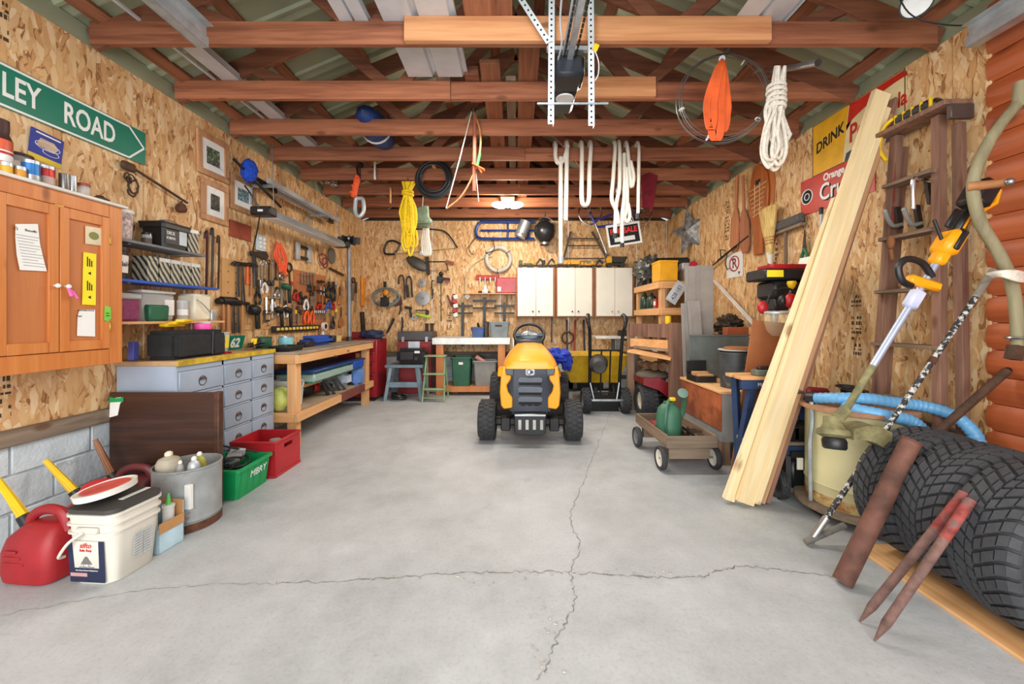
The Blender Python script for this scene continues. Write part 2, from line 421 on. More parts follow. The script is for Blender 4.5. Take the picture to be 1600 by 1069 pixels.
wl = setting('wall_left', 'left wall of oriented strand board above painted blocks')
osb_panels(wl, 'y', XL-.018, -.8, YB+.01, [.42, 1.64, 2.866, 4.086, 5.306, 6.526], ZS, ZT, .018, OSB_Y)
blocks(wl, 'y', XL, 1, -.8, YB, .11)
part('sill_beam', MB().bb((XL-.1, -.8, ZB), (XL+.035, 2.61, ZS), bev=.004), SILL, wl)
part('sill_beam', MB().bb((XL-.1, 2.615, ZB), (XL+.035, YB, ZS), bev=.004), SILL, wl)
wr = setting('wall_right', 'right wall of oriented strand board and red stained log siding')
osb_panels(wr, 'y', XR, 2.218, YB+.01, [2.42, 3.64, 4.86, 6.08], ZS-.1, ZT, .018, OSB_Y)
blocks(wr, 'y', XR, -1, 2.2, YB, .2)
part('sill_beam', MB().bb((XR-.03, 2.24, ZB-.06), (XR+.1, YB, ZS-.08), bev=.004), SILL, wr)
part('footing', MB().bb((XR+.01, -.8, 0), (XR+.15, 2.2, .32), bev=.004), MORTAR, wr)
logm = None
for i in range(18):
    k = MB(); h = .152; z0 = .32+i*h
    poly = [(.06, 0), (.006, .002)]+[(-.022*math.sin(math.pi*j/8)**.6+.006, .004+(h-.008)*j/8) for j in range(1, 8)]+[(.006, h-.002), (.06, h)]
    if logm is None:
        k.prism(poly, 0, 1, Matrix(((1, 0, 0, 0), (0, 0, -1, 0), (0, 1, 0, 0), (0, 0, 0, 1))))
        k.b.transform(Matrix.Diagonal((1, 3.03, 1, 1))); logm = mesh_of('log_siding', k, W_LOG)
    o = bpy.data.objects.new('log_siding', logm); C.objects.link(o); o.parent = wr; o.location = (XR, 2.235, z0)
wb = setting('wall_back', 'back wall of oriented strand board')
osb_panels(wb, 'x', YB, XL, XR, [-1.5, -.28, .94, 2.16], ZS, ZT, .018, OSB_X)
blocks(wb, 'x', YB, -1, XL, XR, .2)
part('sill_beam', MB().bb((XL, YB-.035, ZB), (XR, YB+.1, ZS), bev=.004), SILLX, wb)
PITCH = .42
DARKW = mat('dark_gable_board', (70, 52, 40), .9, 0, .2)
part('gable', MB().prism([(XL, ZT), (XR, ZT), (0, ZT+PITCH*2.72+.12)], YB-.01, YB+.02, Matrix(((1, 0, 0, 0), (0, 0, 1, 0), (0, 1, 0, 0), (0, 0, 0, 1)))), DARKW, wb)
# ---- roof: ribbed sheets on purlins over trusses -------------------------------------
ROOFM = mat('roof_sheet_metal', (160, 168, 140), .42, .2, .08, 2)
ce = setting('ceiling', 'underside of ribbed pale metal roof on wooden purlins')
TH = .145
def zt(x): return ZT-.05+PITCH*(2.73-abs(x))       # underside of a top chord
for s in (-1, 1):
    y = -.8
    while y < YB:
        b = MB(); x0, x1 = 0, s*3.1; n = V((s*-PITCH, 0, -1)).normalized()
        prof = []
        for k in range(3):
            o = y+k*.3
            prof += [(o, 0), (o+.1, 0), (o+.115, .018), (o+.135, .018), (o+.15, 0), (o+.2, 0), (o+.21, .005), (o+.225, .005), (o+.235, 0)]
        prof.append((y+.9, 0))
        rows = []
        for yy, h in prof:
            rows.append([b.b.verts.new((x, yy, zt(x)+.145+.04-h*1.0)) for x in (x0, x1)])
        for p, q in zip(rows, rows[1:]): b.face((p[0], p[1], q[1], q[0]))
        part('roof_sheet', b, ROOFM, ce); y += .9
    for x in (2.62, 2.02, 1.42, .82, .22):
        X = s*x
        part('purlin', MB().bar((X, -.8, zt(X)+.145+.018), (X, YB, zt(X)+.145+.018), .089, .036, up=(s*PITCH, 0, 1)), W_LONG, ce)
for s in (-1, 1):
    part('eave_board', MB().bb((s*2.735, -.8, ZT+.002), (s*2.83, YB, ZT+.12)), ROOFM, ce)
TY = [1.89, 2.5, 3.12, 3.72, 4.32, 4.93, 5.52, 6.13, 6.78]
for i, y in enumerate(TY):
    t = thing('roof_truss', ['first roof truss, above the camera', 'nearest roof truss in view, its chord splinted with a paler plank', 'second roof truss, behind the opener posts', 'third roof truss from the front', 'fourth roof truss, with white hoses draped over it', 'fifth roof truss from the front', 'sixth roof truss, just in front of the bulb', 'seventh roof truss, just behind the bulb', 'last roof truss, against the back wall'][i], None, (0, y, ZT), kind='structure')
    if i in (2, 4, 6):
        sx = (-.52, .1, .05)[(i-2)//2]
        part('bottom_chord', MB().bb((-2.71, -.019, 0), (sx, .019, TH), bev=.003), W_RAFT, t)
        part('bottom_chord', MB().bb((sx+.003, -.015, 0), (2.68, .023, TH-.006), bev=.003), W_RAFT, t)
    else: part('bottom_chord', MB().bb((-2.71, -.019, 0), (2.68, .019, TH), bev=.003), W_RAFT, t)
    if i == 1: part('splice_plank', MB().bb((-.7, -.06, -.006), (1.6, -.021, TH+.004), bev=.004), W_SPLICE, t)
    if i == 2: part('splice_plank', MB().bb((.45, -.058, -.002), (1.1, -.021, TH+.01), bev=.004), W_SPLICE, t)
    for s in (-1, 1):
        L = lambda x: V((s*x, 0, zt(x)-ZT+.0725))
        part('top_chord', MB().bar(L(2.705), L(0.), .034, .145, bev=.003), W_TOP, t)
        for (xb, xt) in ((1.72, 2.12), (.98, 1.5), (.95, .06)):
            part('web', MB().bar((s*xb, .0, .07), V((s*xt, .0, zt(xt)-ZT+.05)), .028, .089, bev=.002), W_TOP, t)
# ======================= small generic builders ======================================
def tin(name, label, loc, r, h, body, lid, cat='can', group=None, band=None, bandz=(.2, .8), neck=None, lidlabel=None):
    t = thing(name, label, cat, loc, group=group)
    part('body', MB().lathe([(r*.96, 0), (r, .004), (r, h-.004), (r*.97, h)], n=20), body, t)
    if band: part('paper_band', MB().lathe([(r*1.006, h*bandz[0]), (r*1.006, h*bandz[1])], n=20, cap=False), band, t)
    if neck: part('lid', MB().lathe([(r, h), (r*.75, h+neck*.35), (neck*.45, h+neck*.5), (neck*.45, h+neck), (.001, h+neck)], n=18), lid, t, label=lidlabel)
    elif lid: part('lid', MB().lathe([(r*1.03, h-.006), (r*1.04, h+.006), (r*.9, h+.008), (r*.86, h+.003), (.001, h+.003)], n=20), lid, t, label=lidlabel)
    return t
def open_box(sx, sy, h, th=.006, taper=.9, lip=.012, m=None):
    """hollow tapered tub: centre of the base at the origin"""
    m = MB(); bx, by = sx*taper/2, sy*taper/2; tx, ty = sx/2, sy/2
    def rg(x, y, z, c=.016):
        return [m.b.verts.new((px, py, z)) for px, py in ((x-c, -y), (x, -y+c), (x, y-c), (x-c, y), (-x+c, y), (-x, y-c), (-x, -y+c), (-x+c, -y))]
    L = [rg(bx, by, 0), rg(tx, ty, h-.02)]
    if lip: L += [rg(tx+lip, ty+lip, h-.02), rg(tx+lip, ty+lip, h)]
    else: L += [rg(tx, ty, h)]
    L += [rg(tx-th, ty-th, h), rg(bx-th, by-th, th)]
    m.rings(L); return m
# ======================= left wall: pine cupboard ====================================
cx = -2.43; ZC0, ZC1 = .985, 1.935
cab = thing('wall_cupboard', 'orange varnished pine cupboard with two panelled doors, hung on the left wall', 'cupboard', (cx, 2.07, ZC0))
part('carcass', MB().bb((XL+.001, 1.70, ZC0), (cx-.021, 2.415, ZC1), bev=.002), W_ORANGE, cab, w=True)
b = MB()
b.bb((cx-.02, 1.70, ZC0), (cx, 1.812, ZC1), bev=.002).bb((cx-.02, 2.338, ZC0), (cx, 2.415, ZC1), bev=.002)
b.bb((cx-.02, 1.813, ZC0), (cx, 2.337, ZC0+.09), bev=.002).bb((cx-.02, 1.813, ZC1-.075), (cx, 2.337, ZC1), bev=.002)
part('face_frame', b, W_ORANGE, cab, w=True)
part('cupboard_top', MB().bb((XL+.001, 1.68, ZC1+.001), (cx+.02, 2.435, ZC1+.018), bev=.003), WHITEP, cab, w=True)
for k, (y0, y1) in enumerate(((1.816, 2.074), (2.079, 2.334))):
    z0, z1 = ZC0+.094, ZC1-.079
    b = MB()
    b.bb((cx-.014, y0, z0), (cx+.008, y0+.045, z1), bev=.002).bb((cx-.014, y1-.045, z0), (cx+.008, y1, z1), bev=.002)
    b.bb((cx-.014, y0+.045, z0), (cx+.008, y1-.045, z0+.055), bev=.002).bb((cx-.014, y0+.045, z1-.055), (cx+.008, y1-.045, z1), bev=.002)
    d = part('door', b, W_ORANGE, cab, w=True)
    part('door_panel', MB().bb((cx-.012, y0+.045, z0+.055), (cx-.004, y1-.045, z1-.055)), W_ORANGEP, d, w=True)
    ky = y1-.022 if k == 0 else y0+.022
    part('knob', MB().lathe([(.004, 0), (.005, .012), (.011, .016), (.012, .022), (.008, .028), (.001, .029)], (cx+.008, ky, 1.43), (1, 0, 0), 14), WHITE, d, w=True)
    hy = y0-.003 if k == 0 else y1+.003
    for hz in (z0+.13, z1-.13): part('hinge', MB().bb((cx+.0005, hy-.006, hz-.028), (cx+.011, hy+.006, hz+.028), bev=.002), mat('brass', (190, 150, 70), .35, .8), d, w=True)
part('latch', MB().bb((cx, 2.055, ZC1-.088), (cx+.006, 2.1, ZC1-.072), bev=.002), mat('brass', (190, 150, 70)), cab, w=True)
CD = lambda px, py: at(px, py, F*cx/(px-CX))
def sheet(name, label, cat, pts, m, off=.003, th=.0012, wav=.0, group=None):
    """a paper sheet hung on the cupboard door: outline by its corners on the door face"""
    P = [CD(*p) for p in pts]; c = sum(P, V())/len(P); M = uvn((cx+off, c.y, c.z), (0, 1, 0), (0, 0, 1))
    t = thing(name, label, cat, M=M, group=group)
    part('sheet', MB().prism([(p.y-c.y, p.z-c.z) for p in P], -.0, th), m, t); return t, c
t, c = sheet('paper_notice', 'curling white notice sheet taped to the left cupboard door', 'notice', [(23, 350), (58, 350), (61, 380), (66, 402), (72, 424), (30, 422), (25, 398), (23, 372)], PAPER)
text(t, 'Benefit', .017, INK, T(-.02, .085, .0016), align='LEFT'); text(t, '\u2302', .022, INK, T(-.055, .085, .0016))
b = MB()
for i in range(11): b.bb((-.055+.003*i, .055-i*.0145, .0014), (.05+.003*i-(i % 3)*.02, .0572-i*.0145, .0018))
part('print_line', b, mat('grey_ink', (120, 124, 130), .8), t, kind='stuff')
t, c = sheet('yellow_parking_strip', 'tall yellow printed strip on the right cupboard door', 'sticker', [(130, 394), (150, 397), (149, 477), (128, 476)], YLAB, .001)
for i in range(4):
    if i % 2: text(t, '\u25b2', .02, INK, T(.0, .1-i*.068, .0016, 90))
    else:
        b = MB()
        for j in range(3): b.bb((-.014+.011*j, .07-i*.068, .0014), (-.008+.011*j, .125-i*.068-.01*j, .0018))
        part('print_line', b, INK, t, kind='stuff')
t, c = sheet('receipt_slip', 'white shop slip with clipped corner below the yellow strip', 'notice', [(124, 484), (148, 484), (148, 526), (120, 525), (121, 494)], PAPER, .001)
text(t, 'CUSTOMER PICKUP', .0098, INK, T(.004, .062, .0016)); text(t, 'Paid', .014, INK, T(-.03, .03, .0016))
t, c = sheet('badge_card', 'small cream card with a green badge at the top of the right door', 'card', [(133, 353), (159, 357), (158, 384), (133, 381)], mat('cream_card', (222, 210, 176), .7), .001)
part('badge', MB().lathe([(.022, 0), (.022, .0022), (.001, .0022)], (0, 0, .001), n=18, sx=1.2), mat('badge_green', (126, 130, 70), .6), t)
t, c = sheet('green_seed_packet', 'little bright green tag stuck on the door stile', 'sticker', [(161, 478), (170, 480), (171, 497), (166, 503), (160, 500)], mat('tag_green', (120, 200, 70), .6), .010)
part('print_line', MB().bb((-.012, -.01, .0014), (.012, -.004, .0018)).bb((-.012, .004, .0014), (.008, .01, .0018)), DGREEN, t, kind='stuff')
rb = MB(); k = V((cx+.02, 2.10, 1.43))
rb.tube([k, k+V((.012, .02, -.03)), k+V((.016, .035, -.062))], [.004, .011, .016], 8, flat=.35).tube([k, k+V((.012, .005, -.03)), k+V((.014, .012, -.05))], [.004, .009, .012], 8, flat=.35)
soloW('pink_ribbon', rb, mat('pink_ribbon', (240, 110, 190), .6), 'pink ribbon tag tied to the right cupboard knob', 'ribbon', k)
# tins on the cupboard
zt0 = ZC1+.018
def cupY(px, off=.0): return F*(cx-off)/(px-CX)
RB = mat('red_tin', (176, 46, 40), .35, .3); BB_ = mat('blue_tin', (40, 110, 176), .35, .3)
tin('paint_thinner_tin', 'tall orange and white tin with dark cap at the left end of the cupboard', (cx-.06, 1.875, zt0), .042, .125, mat('orange_tin', (222, 96, 60), .4), mat('dark_cap', (60, 30, 28), .5), band=PAPER, bandz=(.35, .68), neck=.075)
part('red_stripe', MB().lathe([(.0428, .07), (.0428, .08)], n=20, cap=False), RED, bpy.data.objects['paint_thinner_tin'])
tin('yellow_wax_tin', 'low yellow tin in front of the tall orange tin', (cx-.0, 1.865, zt0), .017, .03, mat('yellow_tin', (220, 170, 40), .4), GALV)
tin('yellow_wax_tin', 'low amber tin standing between orange and blue tins', (cx-.0, 1.915, zt0), .018, .03, mat('amber_tin', (216, 150, 40), .4), GALV)
tin('glass_jar', 'squat glass jar behind the blue tin on the cupboard', (cx-.16, 2.03, zt0), .05, .11, CLEAR, mat('dark_cap', (60, 30, 28)))
tin('blue_tin', 'blue and silver tin on the cupboard', (cx-.02, 1.975, zt0), .027, .07, GALV, GALV, band=BB_, bandz=(.3, .95))
tin('red_tin', 'red tin beside the blue tin on the cupboard', (cx-.05, 2.06, zt0), .03, .075, RB, GALV, band=mat('tin_print', (196, 170, 160), .5), bandz=(.1, .5))
tin('tumbler_glass', 'dark metal tumbler between the red tin and the jar of bolts', (cx-.03, 2.13, zt0), .018, .07, mat('pewter', (120, 116, 112), .3, .8), None, 'tumbler')
tin('tumbler_glass', 'shiny steel tumbler beside the dark one', (cx-.03, 2.168, zt0), .016, .072, STEEL, None, 'tumbler')
tin('bolt_jar', 'small glass jar of bolts near the end of the cupboard', (cx-.04, 2.235, zt0), .022, .05, CLEAR, mat('rust_lid', (150, 70, 50), .6), 'jar')
b = MB().lathe([(.04, 0), (.042, .008), (.02, .02), (.012, .028), (.001, .03)], n=18)
solo('iron_finial', b, BROWNIRON, 'dark iron finial lying at the right end of the cupboard', 'finial', (cx-.02, 2.305, zt0))
# ======================= signs and pictures on the left wall =========================
SGR = mat('sign_green', (0, 116, 92), .35, 0, .05); SWH = mat('sign_white', (232, 236, 232), .4, 0, .03)
sg = thing('street_sign', 'green arrow street sign reading ROAD along the top of the left wall', 'sign', M=uvn((XL+.012, 2.2, 2.497), (0, 1, 0), (0, 0, 1)))
part('plate', MB().prism([(-.7, -.118), (.668, -.118), (.668, .118), (-.7, .118)], -.0015, .0015), SGR, sg)
a = MB(); Z = .0022
for P, Q in (((-.7, .108), (.548, .108)), ((.548, .108), (.656, 0)), ((.656, 0), (.548, -.108)), ((.548, -.108), (-.7, -.108))):
    a.bar((P[0], P[1], Z), (Q[0], Q[1], Z), .012, .001, up=(0, 0, 1))
part('border', a, SWH, sg)
text(sg, 'LEY', .18, SWH, T(.035, .0, .002), sx=.6, bold=.003, align='RIGHT'); text(sg, 'ROAD', .18, SWH, T(.3, -.004, .002), sx=.6, bold=.003)
pg = thing('blue_poster', 'small blue and yellow poster hanging crooked above the cupboard', 'poster', M=rz(onL(72, 232, .006), -6) @ Matrix.Rotation(R(4), 4, 'X'))
part('sheet', MB().prism([(-.075, -.085), (.085, -.085), (.075, .085), (-.085, .085)], 0, .002), mat('poster_blue', (44, 58, 150), .6), pg)
part('yellow_strip', MB().prism([(-.075, -.085), (.085, -.085), (.082, -.055), (-.077, -.055)], .002, .0028), mat('poster_yellow', (226, 196, 60), .6), pg)
part('cream_shape', MB().prism([(-.05, .0), (.04, -.012), (.058, .02), (.03, .045), (-.035, .045)], .002, .0028), mat('poster_cream', (196, 172, 150), .6), pg)
b = MB(); b.ring((.005, .01, .003), .055, .0015, n=24, m=4, sx=.4, sy=1.1).ring((.025, -.02, .003), .04, .0015, n=20, m=4, sx=.4, sy=1.)
part('hose_drawing', b, PAPER, pg); part('print_line', MB().bb((-.06, .066, .002), (.06, .074, .0026)), PAPER, pg)
FRAMEW = wood('picture_frame_wood', (150, 104, 70), (190, 144, 104), 'y', rough=.5, knots=False)
for i, (px0, px1, pl0, pl1, w_, h_, tone, lb) in enumerate((
    (308, 358, (333, 246), None, .36, .37, (96, 108, 88), 'upper brown framed picture with a green landscape print'),
    (315, 357, (336, 317), None, .315, .36, (64, 66, 62), 'lower brown framed picture with a black and white print'),
    (360, 400, (380, 306), None, .365, .34, (112, 140, 150), 'right hand brown framed picture with a pale blue print'))):
    fr = thing('framed_picture', lb, 'picture', M=rz(onL(*pl0, .012), (1.5, -.5, 0)[i]), group='framed pictures on the left wall')
    b = MB(); fw = .05
    for (x0, y0, x1, y1) in ((-w_/2, -h_/2, w_/2, -h_/2+fw), (-w_/2, h_/2-fw, w_/2, h_/2), (-w_/2, -h_/2+fw, -w_/2+fw, h_/2-fw), (w_/2-fw, -h_/2+fw, w_/2, h_/2-fw)):
        b.bb((x0, y0, -.008), (x1, y1, .014), bev=.003)
    part('frame', b, FRAMEW, fr)
    part('mount', MB().bb((-w_/2+fw, -h_/2+fw, -.006), (w_/2-fw, h_/2-fw, .002)), PAPER, fr)
    pm = NT('print_%d' % i); v = pm.coord(rnd=5.); n = pm.noise(v, 45., 4., .65)
    pr = pm.fin(pm.ramp(n, (.35, tuple(x*.45 for x in tone)), (.55, tone), (.68, tuple(min(255, x*1.7) for x in tone))), .5)
    part('print', MB().bb((-w_/2+fw+.055, -h_/2+fw+.06, .002), (w_/2-fw-.055, h_/2-fw-.06, .003)), pr, fr)
solo('red_clay_plaque', MB().bb((-.15, -.08, 0), (.15, .08, .012), bev=.003), mat('clay_red', (150, 70, 48), .8), 'plain red brown plaque below the right hand picture', 'plaque', M=rz(onL(375, 361, .002), 0))
# steelyard scale
st = thing('steelyard_scale', 'antique iron steelyard scale with chain hooks and pear weight', 'scale', M=onL(205, 262, .03))
part('beam', MB().bar((-.02, .01, 0), (.47, -.11, 0), .012, .016, up=(0, 0, 1)), BROWNIRON, st)
part('hanger_block', MB().bb((-.07, -.03, -.016), (.03, .03, .016), bev=.012), BROWNIRON, st)
b = MB()
for k in range(3): b.ring((-.015+.018*(k-1), -.07-.02*(k % 2), .0), .022, .005, ax=(1, .3*k, .2), n=14, m=6)
b.tube(spl([(-.01, -.09, 0), (-.03, -.14, .01), (0, -.18, .01), (.035, -.16, .01), (.03, -.13, .01)], 4), .007, 6)
b.tube(spl([(.02, -.06, 0), (.04, -.12, .01), (.01, -.2, .012), (-.03, -.19, .012), (-.035, -.16, .012)], 4), .006, 6)
part('hook', b, BROWNIRON, st)
p = part('poise_weight', MB().lathe([(.001, -.205), (.03, -.2), (.04, -.175), (.03, -.145), (.014, -.128), (.01, -.12), (.001, -.12)], (.41, 0, 0), (0, 1, 0), 16), RUST, st)
p2 = part('weight_hook', MB().tube(spl([(.41, -.12, 0), (.42, -.105, 0), (.41, -.09, 0)], 4), .005, 6), BROWNIRON, p)
# ======================= shelves on the left wall ====================================
def shelf(lb, z, y1, m, th=.018, dep=.2, brackets=True):
    t = thing('wall_shelf', lb, 'shelf', (XL, 2.42, z), group=None)
    part('board', MB().bb((XL+.001, 2.42, z-th), (XL+dep, y1, z), bev=.002), m, t, w=True)
    if brackets:
        for y in (2.6, y1-.12):
            part('bracket', MB().bar((XL+.006, y, z-th-.11), (XL+.006, y, z-th), .02, .006, up=(1, 0, 0)).bar((XL+.006, y, z-th-.004), (XL+.16, y, z-th-.004), .02, .006), GALV, t, w=True)
    return t
shelf('top wall shelf, dark grey board beside the cupboard', 1.775, 3.19, mat('grey_shelf', (110, 116, 124), .5))
shelf('middle wall shelf with the bright blue board', 1.515, 3.33, BLUE)
shelf('lower wall shelf of bare wood with plastic tubs', 1.237, 3.4, W_PINEY)
DKL = mat('black_label_print', (52, 54, 56), .5)
def lidbucket(lb, loc, r, h, body, lid, labm=None, txt=None, cat='bucket', name='lidded_bucket', sq=1.):
    t = thing(name, lb, cat, loc)
    part('body', MB().lathe([(r*.88, 0), (r, h)], n=24, sy=sq), body, t)
    part('lid', MB().lathe([(r*1.0, h-.012), (r*1.06, h-.01), (r*1.06, h+.006), (r*.95, h+.01), (.001, h+.008)], n=24, sy=sq), lid, t)
    if labm: part('paper_label', MB().lathe([(r*.95, h*.2), (r*1.0, h*.78)], n=24, cap=False, sy=sq), labm, t)
    if txt: text(t, txt, .03, PAPER if labm is DKL else INK, uvn((r*1.012, 0, h*.48), (0, 1, 0), (0, 0, 1)) @ T(0, 0, .003))
    return t
z = 1.775
pm = NT('screw_mix'); pms = pm.fin(pm.ramp(pm.noise(pm.coord(), 60., 4., .7), (.35, (110, 100, 110)), (.5, (196, 176, 170)), (.62, (224, 214, 214))), .5)
lidbucket('clear tub of odds with a white lid at the left end of the top shelf', (XL+.11, 2.57, z), .075, .15, pms, WHITE)
tin('spice_jar', 'small dark spice jar on the top shelf', (XL+.14, 2.745, z), .026, .06, CLEAR, BLACK, 'jar', band=mat('pepper', (80, 70, 60)), bandz=(.05, .6))
t = thing('screw_bucket', 'wide black bucket of deck screws with printed label on the top shelf', 'bucket', (XL+.115, 2.92, z))
part('tub', open_box(.16, .2, .12, taper=.92), BLACK, t)
part('lid', MB().box((0, 0, .125), (.18, .225, .014), bev=.006), BLACK, t)
part('label_sheet', MB().bb((.072, -.085, .02), (.0795, .085, .1)), DKL, t)
text(t, 'DECK', .024, PAPER, uvn((.0805, -.045, .076), (0, 1, 0), (0, 0, 1))); text(t, 'SCREWS', .018, PAPER, uvn((.0805, -.045, .05), (0, 1, 0), (0, 0, 1)))
part('picture_panel', MB().bb((.0798, .02, .025), (.0805, .08, .098)), mat('pale_print', (190, 200, 206), .5), t)
part('handle', MB().tube(spl([(.0, -.1, .11), (.02, -.05, .145), (.02, .06, .15), (0, .1, .11)], 5), .003, 6), STEEL, t)
STR = NT('striped_box'); wv = STR.n('ShaderNodeTexWave', wave_type='BANDS', bands_direction='DIAGONAL'); wv.inputs['Scale'].default_value = 16; wv.inputs['Distortion'].default_value = 2
STR.l(STR.coord(), wv.inputs[0]); STRIPE = STR.fin(STR.ramp(wv.outputs[1], (.35, (40, 42, 44)), (.6, (176, 172, 150))), .5)
def carton(lb, loc, sz, m, lidm=PAPER, name='screw_carton', cat='box', group='striped screw boxes on the blue shelf'):
    t = thing(name, lb, cat, loc, group=group)
    part('box', MB().box((0, 0, sz[2]*.42), (sz[0], sz[1], sz[2]*.84), bev=.002), m, t)
    part('lid', MB().box((0, 0, sz[2]*.92), (sz[0]*1.02, sz[1]*1.02, sz[2]*.16), bev=.002), lidm, t); return t
carton('striped screw box standing at the right end of the top shelf', (XL+.12, 3.1, z), (.1, .1, .12), STRIPE, group=None)
z = 1.515
t = lidbucket('black tub with handwritten label at the left end of the blue shelf', (XL+.12, 2.53, z), .07, .14, BLACK, BLACK, PAPER, 'Nails', 'tub', 'black_tub')
for i, y in enumerate((2.755, 2.85, 2.942, 3.034, 3.126)):
    carton(['striped screw box nearest the black tub, on the blue shelf', 'second striped screw box on the blue shelf', 'third striped screw box, in the middle of the blue row', 'fourth striped screw box on the blue shelf', 'last striped screw box on the blue shelf, beside the pry bars'][i], (XL+.12, y, z), (.1, .083, .115), STRIPE, mat('pale_carton', (206, 206, 200), .6) if i else STRIPE)
b = MB().bb((XL+.02, 3.22, z), (XL+.05, 3.25, z+.1), bev=.003)
soloW('marker_tin', b, mat('maroon_tin', (110, 40, 56), .5), 'slim maroon tin at the right end of the blue shelf', 'tin', (XL+.03, 3.235, z))
for k, (y, dz) in enumerate(((2.92, .0), (3.0, .0))):
    soloW('spray_nozzle', MB().lathe([(.014, .115), (.01, .15), (.004, .155), (.001, .155)], (XL+.05, y, z), n=10).cyl((XL+.05, y, z), (XL+.05, y, z+.116), .014), GREY, ['grey spray tube behind the second striped box', 'grey spray tube behind the third striped box'][k], 'tube', (XL+.05, y, z), 'spray tubes')
z = 1.237
PURP = mat('purple_grit', (132, 52, 92), .6, 0, .25, 30)
t = thing('grit_tub', 'square tub of purple grit on the lower wooden shelf', 'tub', (XL+.12, 2.56, z))
part('tub', MB().box((0, 0, .05), (.15, .17, .1), bev=.012, taper=.93), PURP, t); part('clear_rim', MB().box((0, 0, .115), (.155, .175, .026), bev=.006), CLEAR, t)
t = thing('grit_tub', 'dark green tub between the purple one and the clear box', 'tub', (XL+.168, 2.79, z)); part('tub', MB().box((0, 0, .04), (.05, .16, .08), bev=.01, taper=.93), DGREEN, t)
t = thing('clear_storage_box', 'tall clear lidded box on the lower wooden shelf', 'box', (XL+.063, 2.87, z)); part('tub', MB().box((0, 0, .07), (.1, .26, .14), bev=.012, taper=.95), CLEAR, t); part('lid', MB().box((0, 0, .147), (.108, .275, .014), bev=.005), WHITE, t)
part('label_sheet', MB().bb((.05, .04, .03), (.0525, .12, .11)), PAPER, t)
tin('glass_jar', 'clear jar beside the cream pail on the wooden shelf', (XL+.13, 3.05, z), .035, .12, CLEAR, CLEAR, 'jar', band=PAPER, bandz=(.3, .6))
t = thing('cream_pail', 'square cream pail with wire handle on the wooden shelf', 'pail', (XL+.1, 3.2, z)); part('tub', MB().box((0, 0, .075), (.14, .17, .15), bev=.012, taper=.95), mat('cream_plastic', (226, 220, 196), .5), t)
part('wire_handle', MB().tube(spl([(.073, -.07, .12), (.085, -.02, .09), (.085, .06, .05), (.073, .08, .12)], 5), .003, 6), STEEL, t)
tin('glass_jar', 'grey metal cup at the right end of the wooden shelf', (XL+.13, 3.34, z), .035, .07, GALV, None, 'cup')
# pry bars on the wall beside the shelves
for k, (px, top, bot, c) in enumerate(((322, 365, 475, 'maroon'), (331, 360, 450, 'black'), (341, 372, 452, 'rusty'))):
    p0, p1 = lw(px, top, .03), lw(px, bot, .03)
    b = MB().tube(spl([p0+V((.02, -.04, -.05)), p0+V((.02, -.03, .0)), p0+V((0, 0, .015)), p0+V((0, .012, -.03)), p1], 5), .0095, 6)
    soloW('pry_bar', b, (mat('maroon_steel', (72, 36, 44), .45, .5), DK, BROWNIRON)[k], '%s hooked pry bar hanging beside the shelves, %s' % (c, ('nearest the boxes', 'in the middle', 'farthest right')[k]), 'pry bar', p1, 'pry bars on the left wall')
# ======================= drawer chest =================================================
DGREY = mat('chest_paint', (158, 172, 190), .6, 0, .07, 3, dirt=(120, 124, 126), dt=.72)
DX, DY0, DY1, DZ = -2.31, 2.665, 3.735, .965
ch = thing('drawer_chest', 'blue grey chest of fifteen drawers with cup pulls under the shelves', 'chest of drawers', (-2.5, 3.2, 0))
part('carcass', MB().bb((-2.72, DY0, .0), (DX-.018, DY1, DZ-.035)), DGREY, ch, w=True)
part('chest_top', MB().bb((-2.725, DY0-.01, DZ-.034), (DX+.005, DY1+.005, DZ), bev=.004), mat('worn_ply_top', (188, 152, 110), .7, 0, .15, 8), ch, w=True)
part('edge_strip', MB().bb((DX+.0055, DY0-.01, DZ-.036), (DX+.014, DY1+.005, DZ+.002), bev=.002), mat('yellow_edge', (196, 164, 40), .6, 0, .2, 12), ch, w=True)
cols = [(DY0+.012, DY0+.41), (DY0+.428, DY0+.74), (DY0+.758, DY1-.012)]
b = MB()
for y in (DY0, DY0+.41, DY0+.74, DY1-.012): b.bb((DX-.018, y, 0), (DX-.002, y+(.018 if DY0 < y < DY1-.02 else .012), DZ-.036))
for k in range(6): b.bb((DX-.018, DY0+.012, k*.178), (DX-.002, DY1-.012, k*.178+.016+(.024 if k == 5 else 0)))
part('face_frame', b, DGREY, ch, w=True)
for (y0, y1) in cols:
    for k in range(5):
        z0, z1 = k*.178+.02, (k+1)*.178-.004
        d = part('drawer', MB().bb((DX-.016, y0+.003, z0), (DX+.006, y1-.003, z1), bev=.004), DGREY, ch, w=True)
        yc, zc = (y0+y1)/2, (z0+z1)/2
        hb = MB(); rs = []
        for i in range(7):
            a_ = math.pi*i/6; rs.append([hb.b.verts.new((DX+.006+q*.02*math.sin(a_), yc+.034*math.cos(a_)*(1 if q else 1.05), zc-.008+.026*math.sin(a_)*(1-.35*q))) for q in (0, .6, 1)])
        for i in range(6):
            for j in range(2): hb.face((rs[i][j], rs[i+1][j], rs[i+1][j+1], rs[i][j+1]))
        hb.ring((DX+.007, yc, zc-.008), .034, .003, (1, 0, 0), 16, 5)
        part('cup_pull', hb, BROWNIRON, d, w=True)
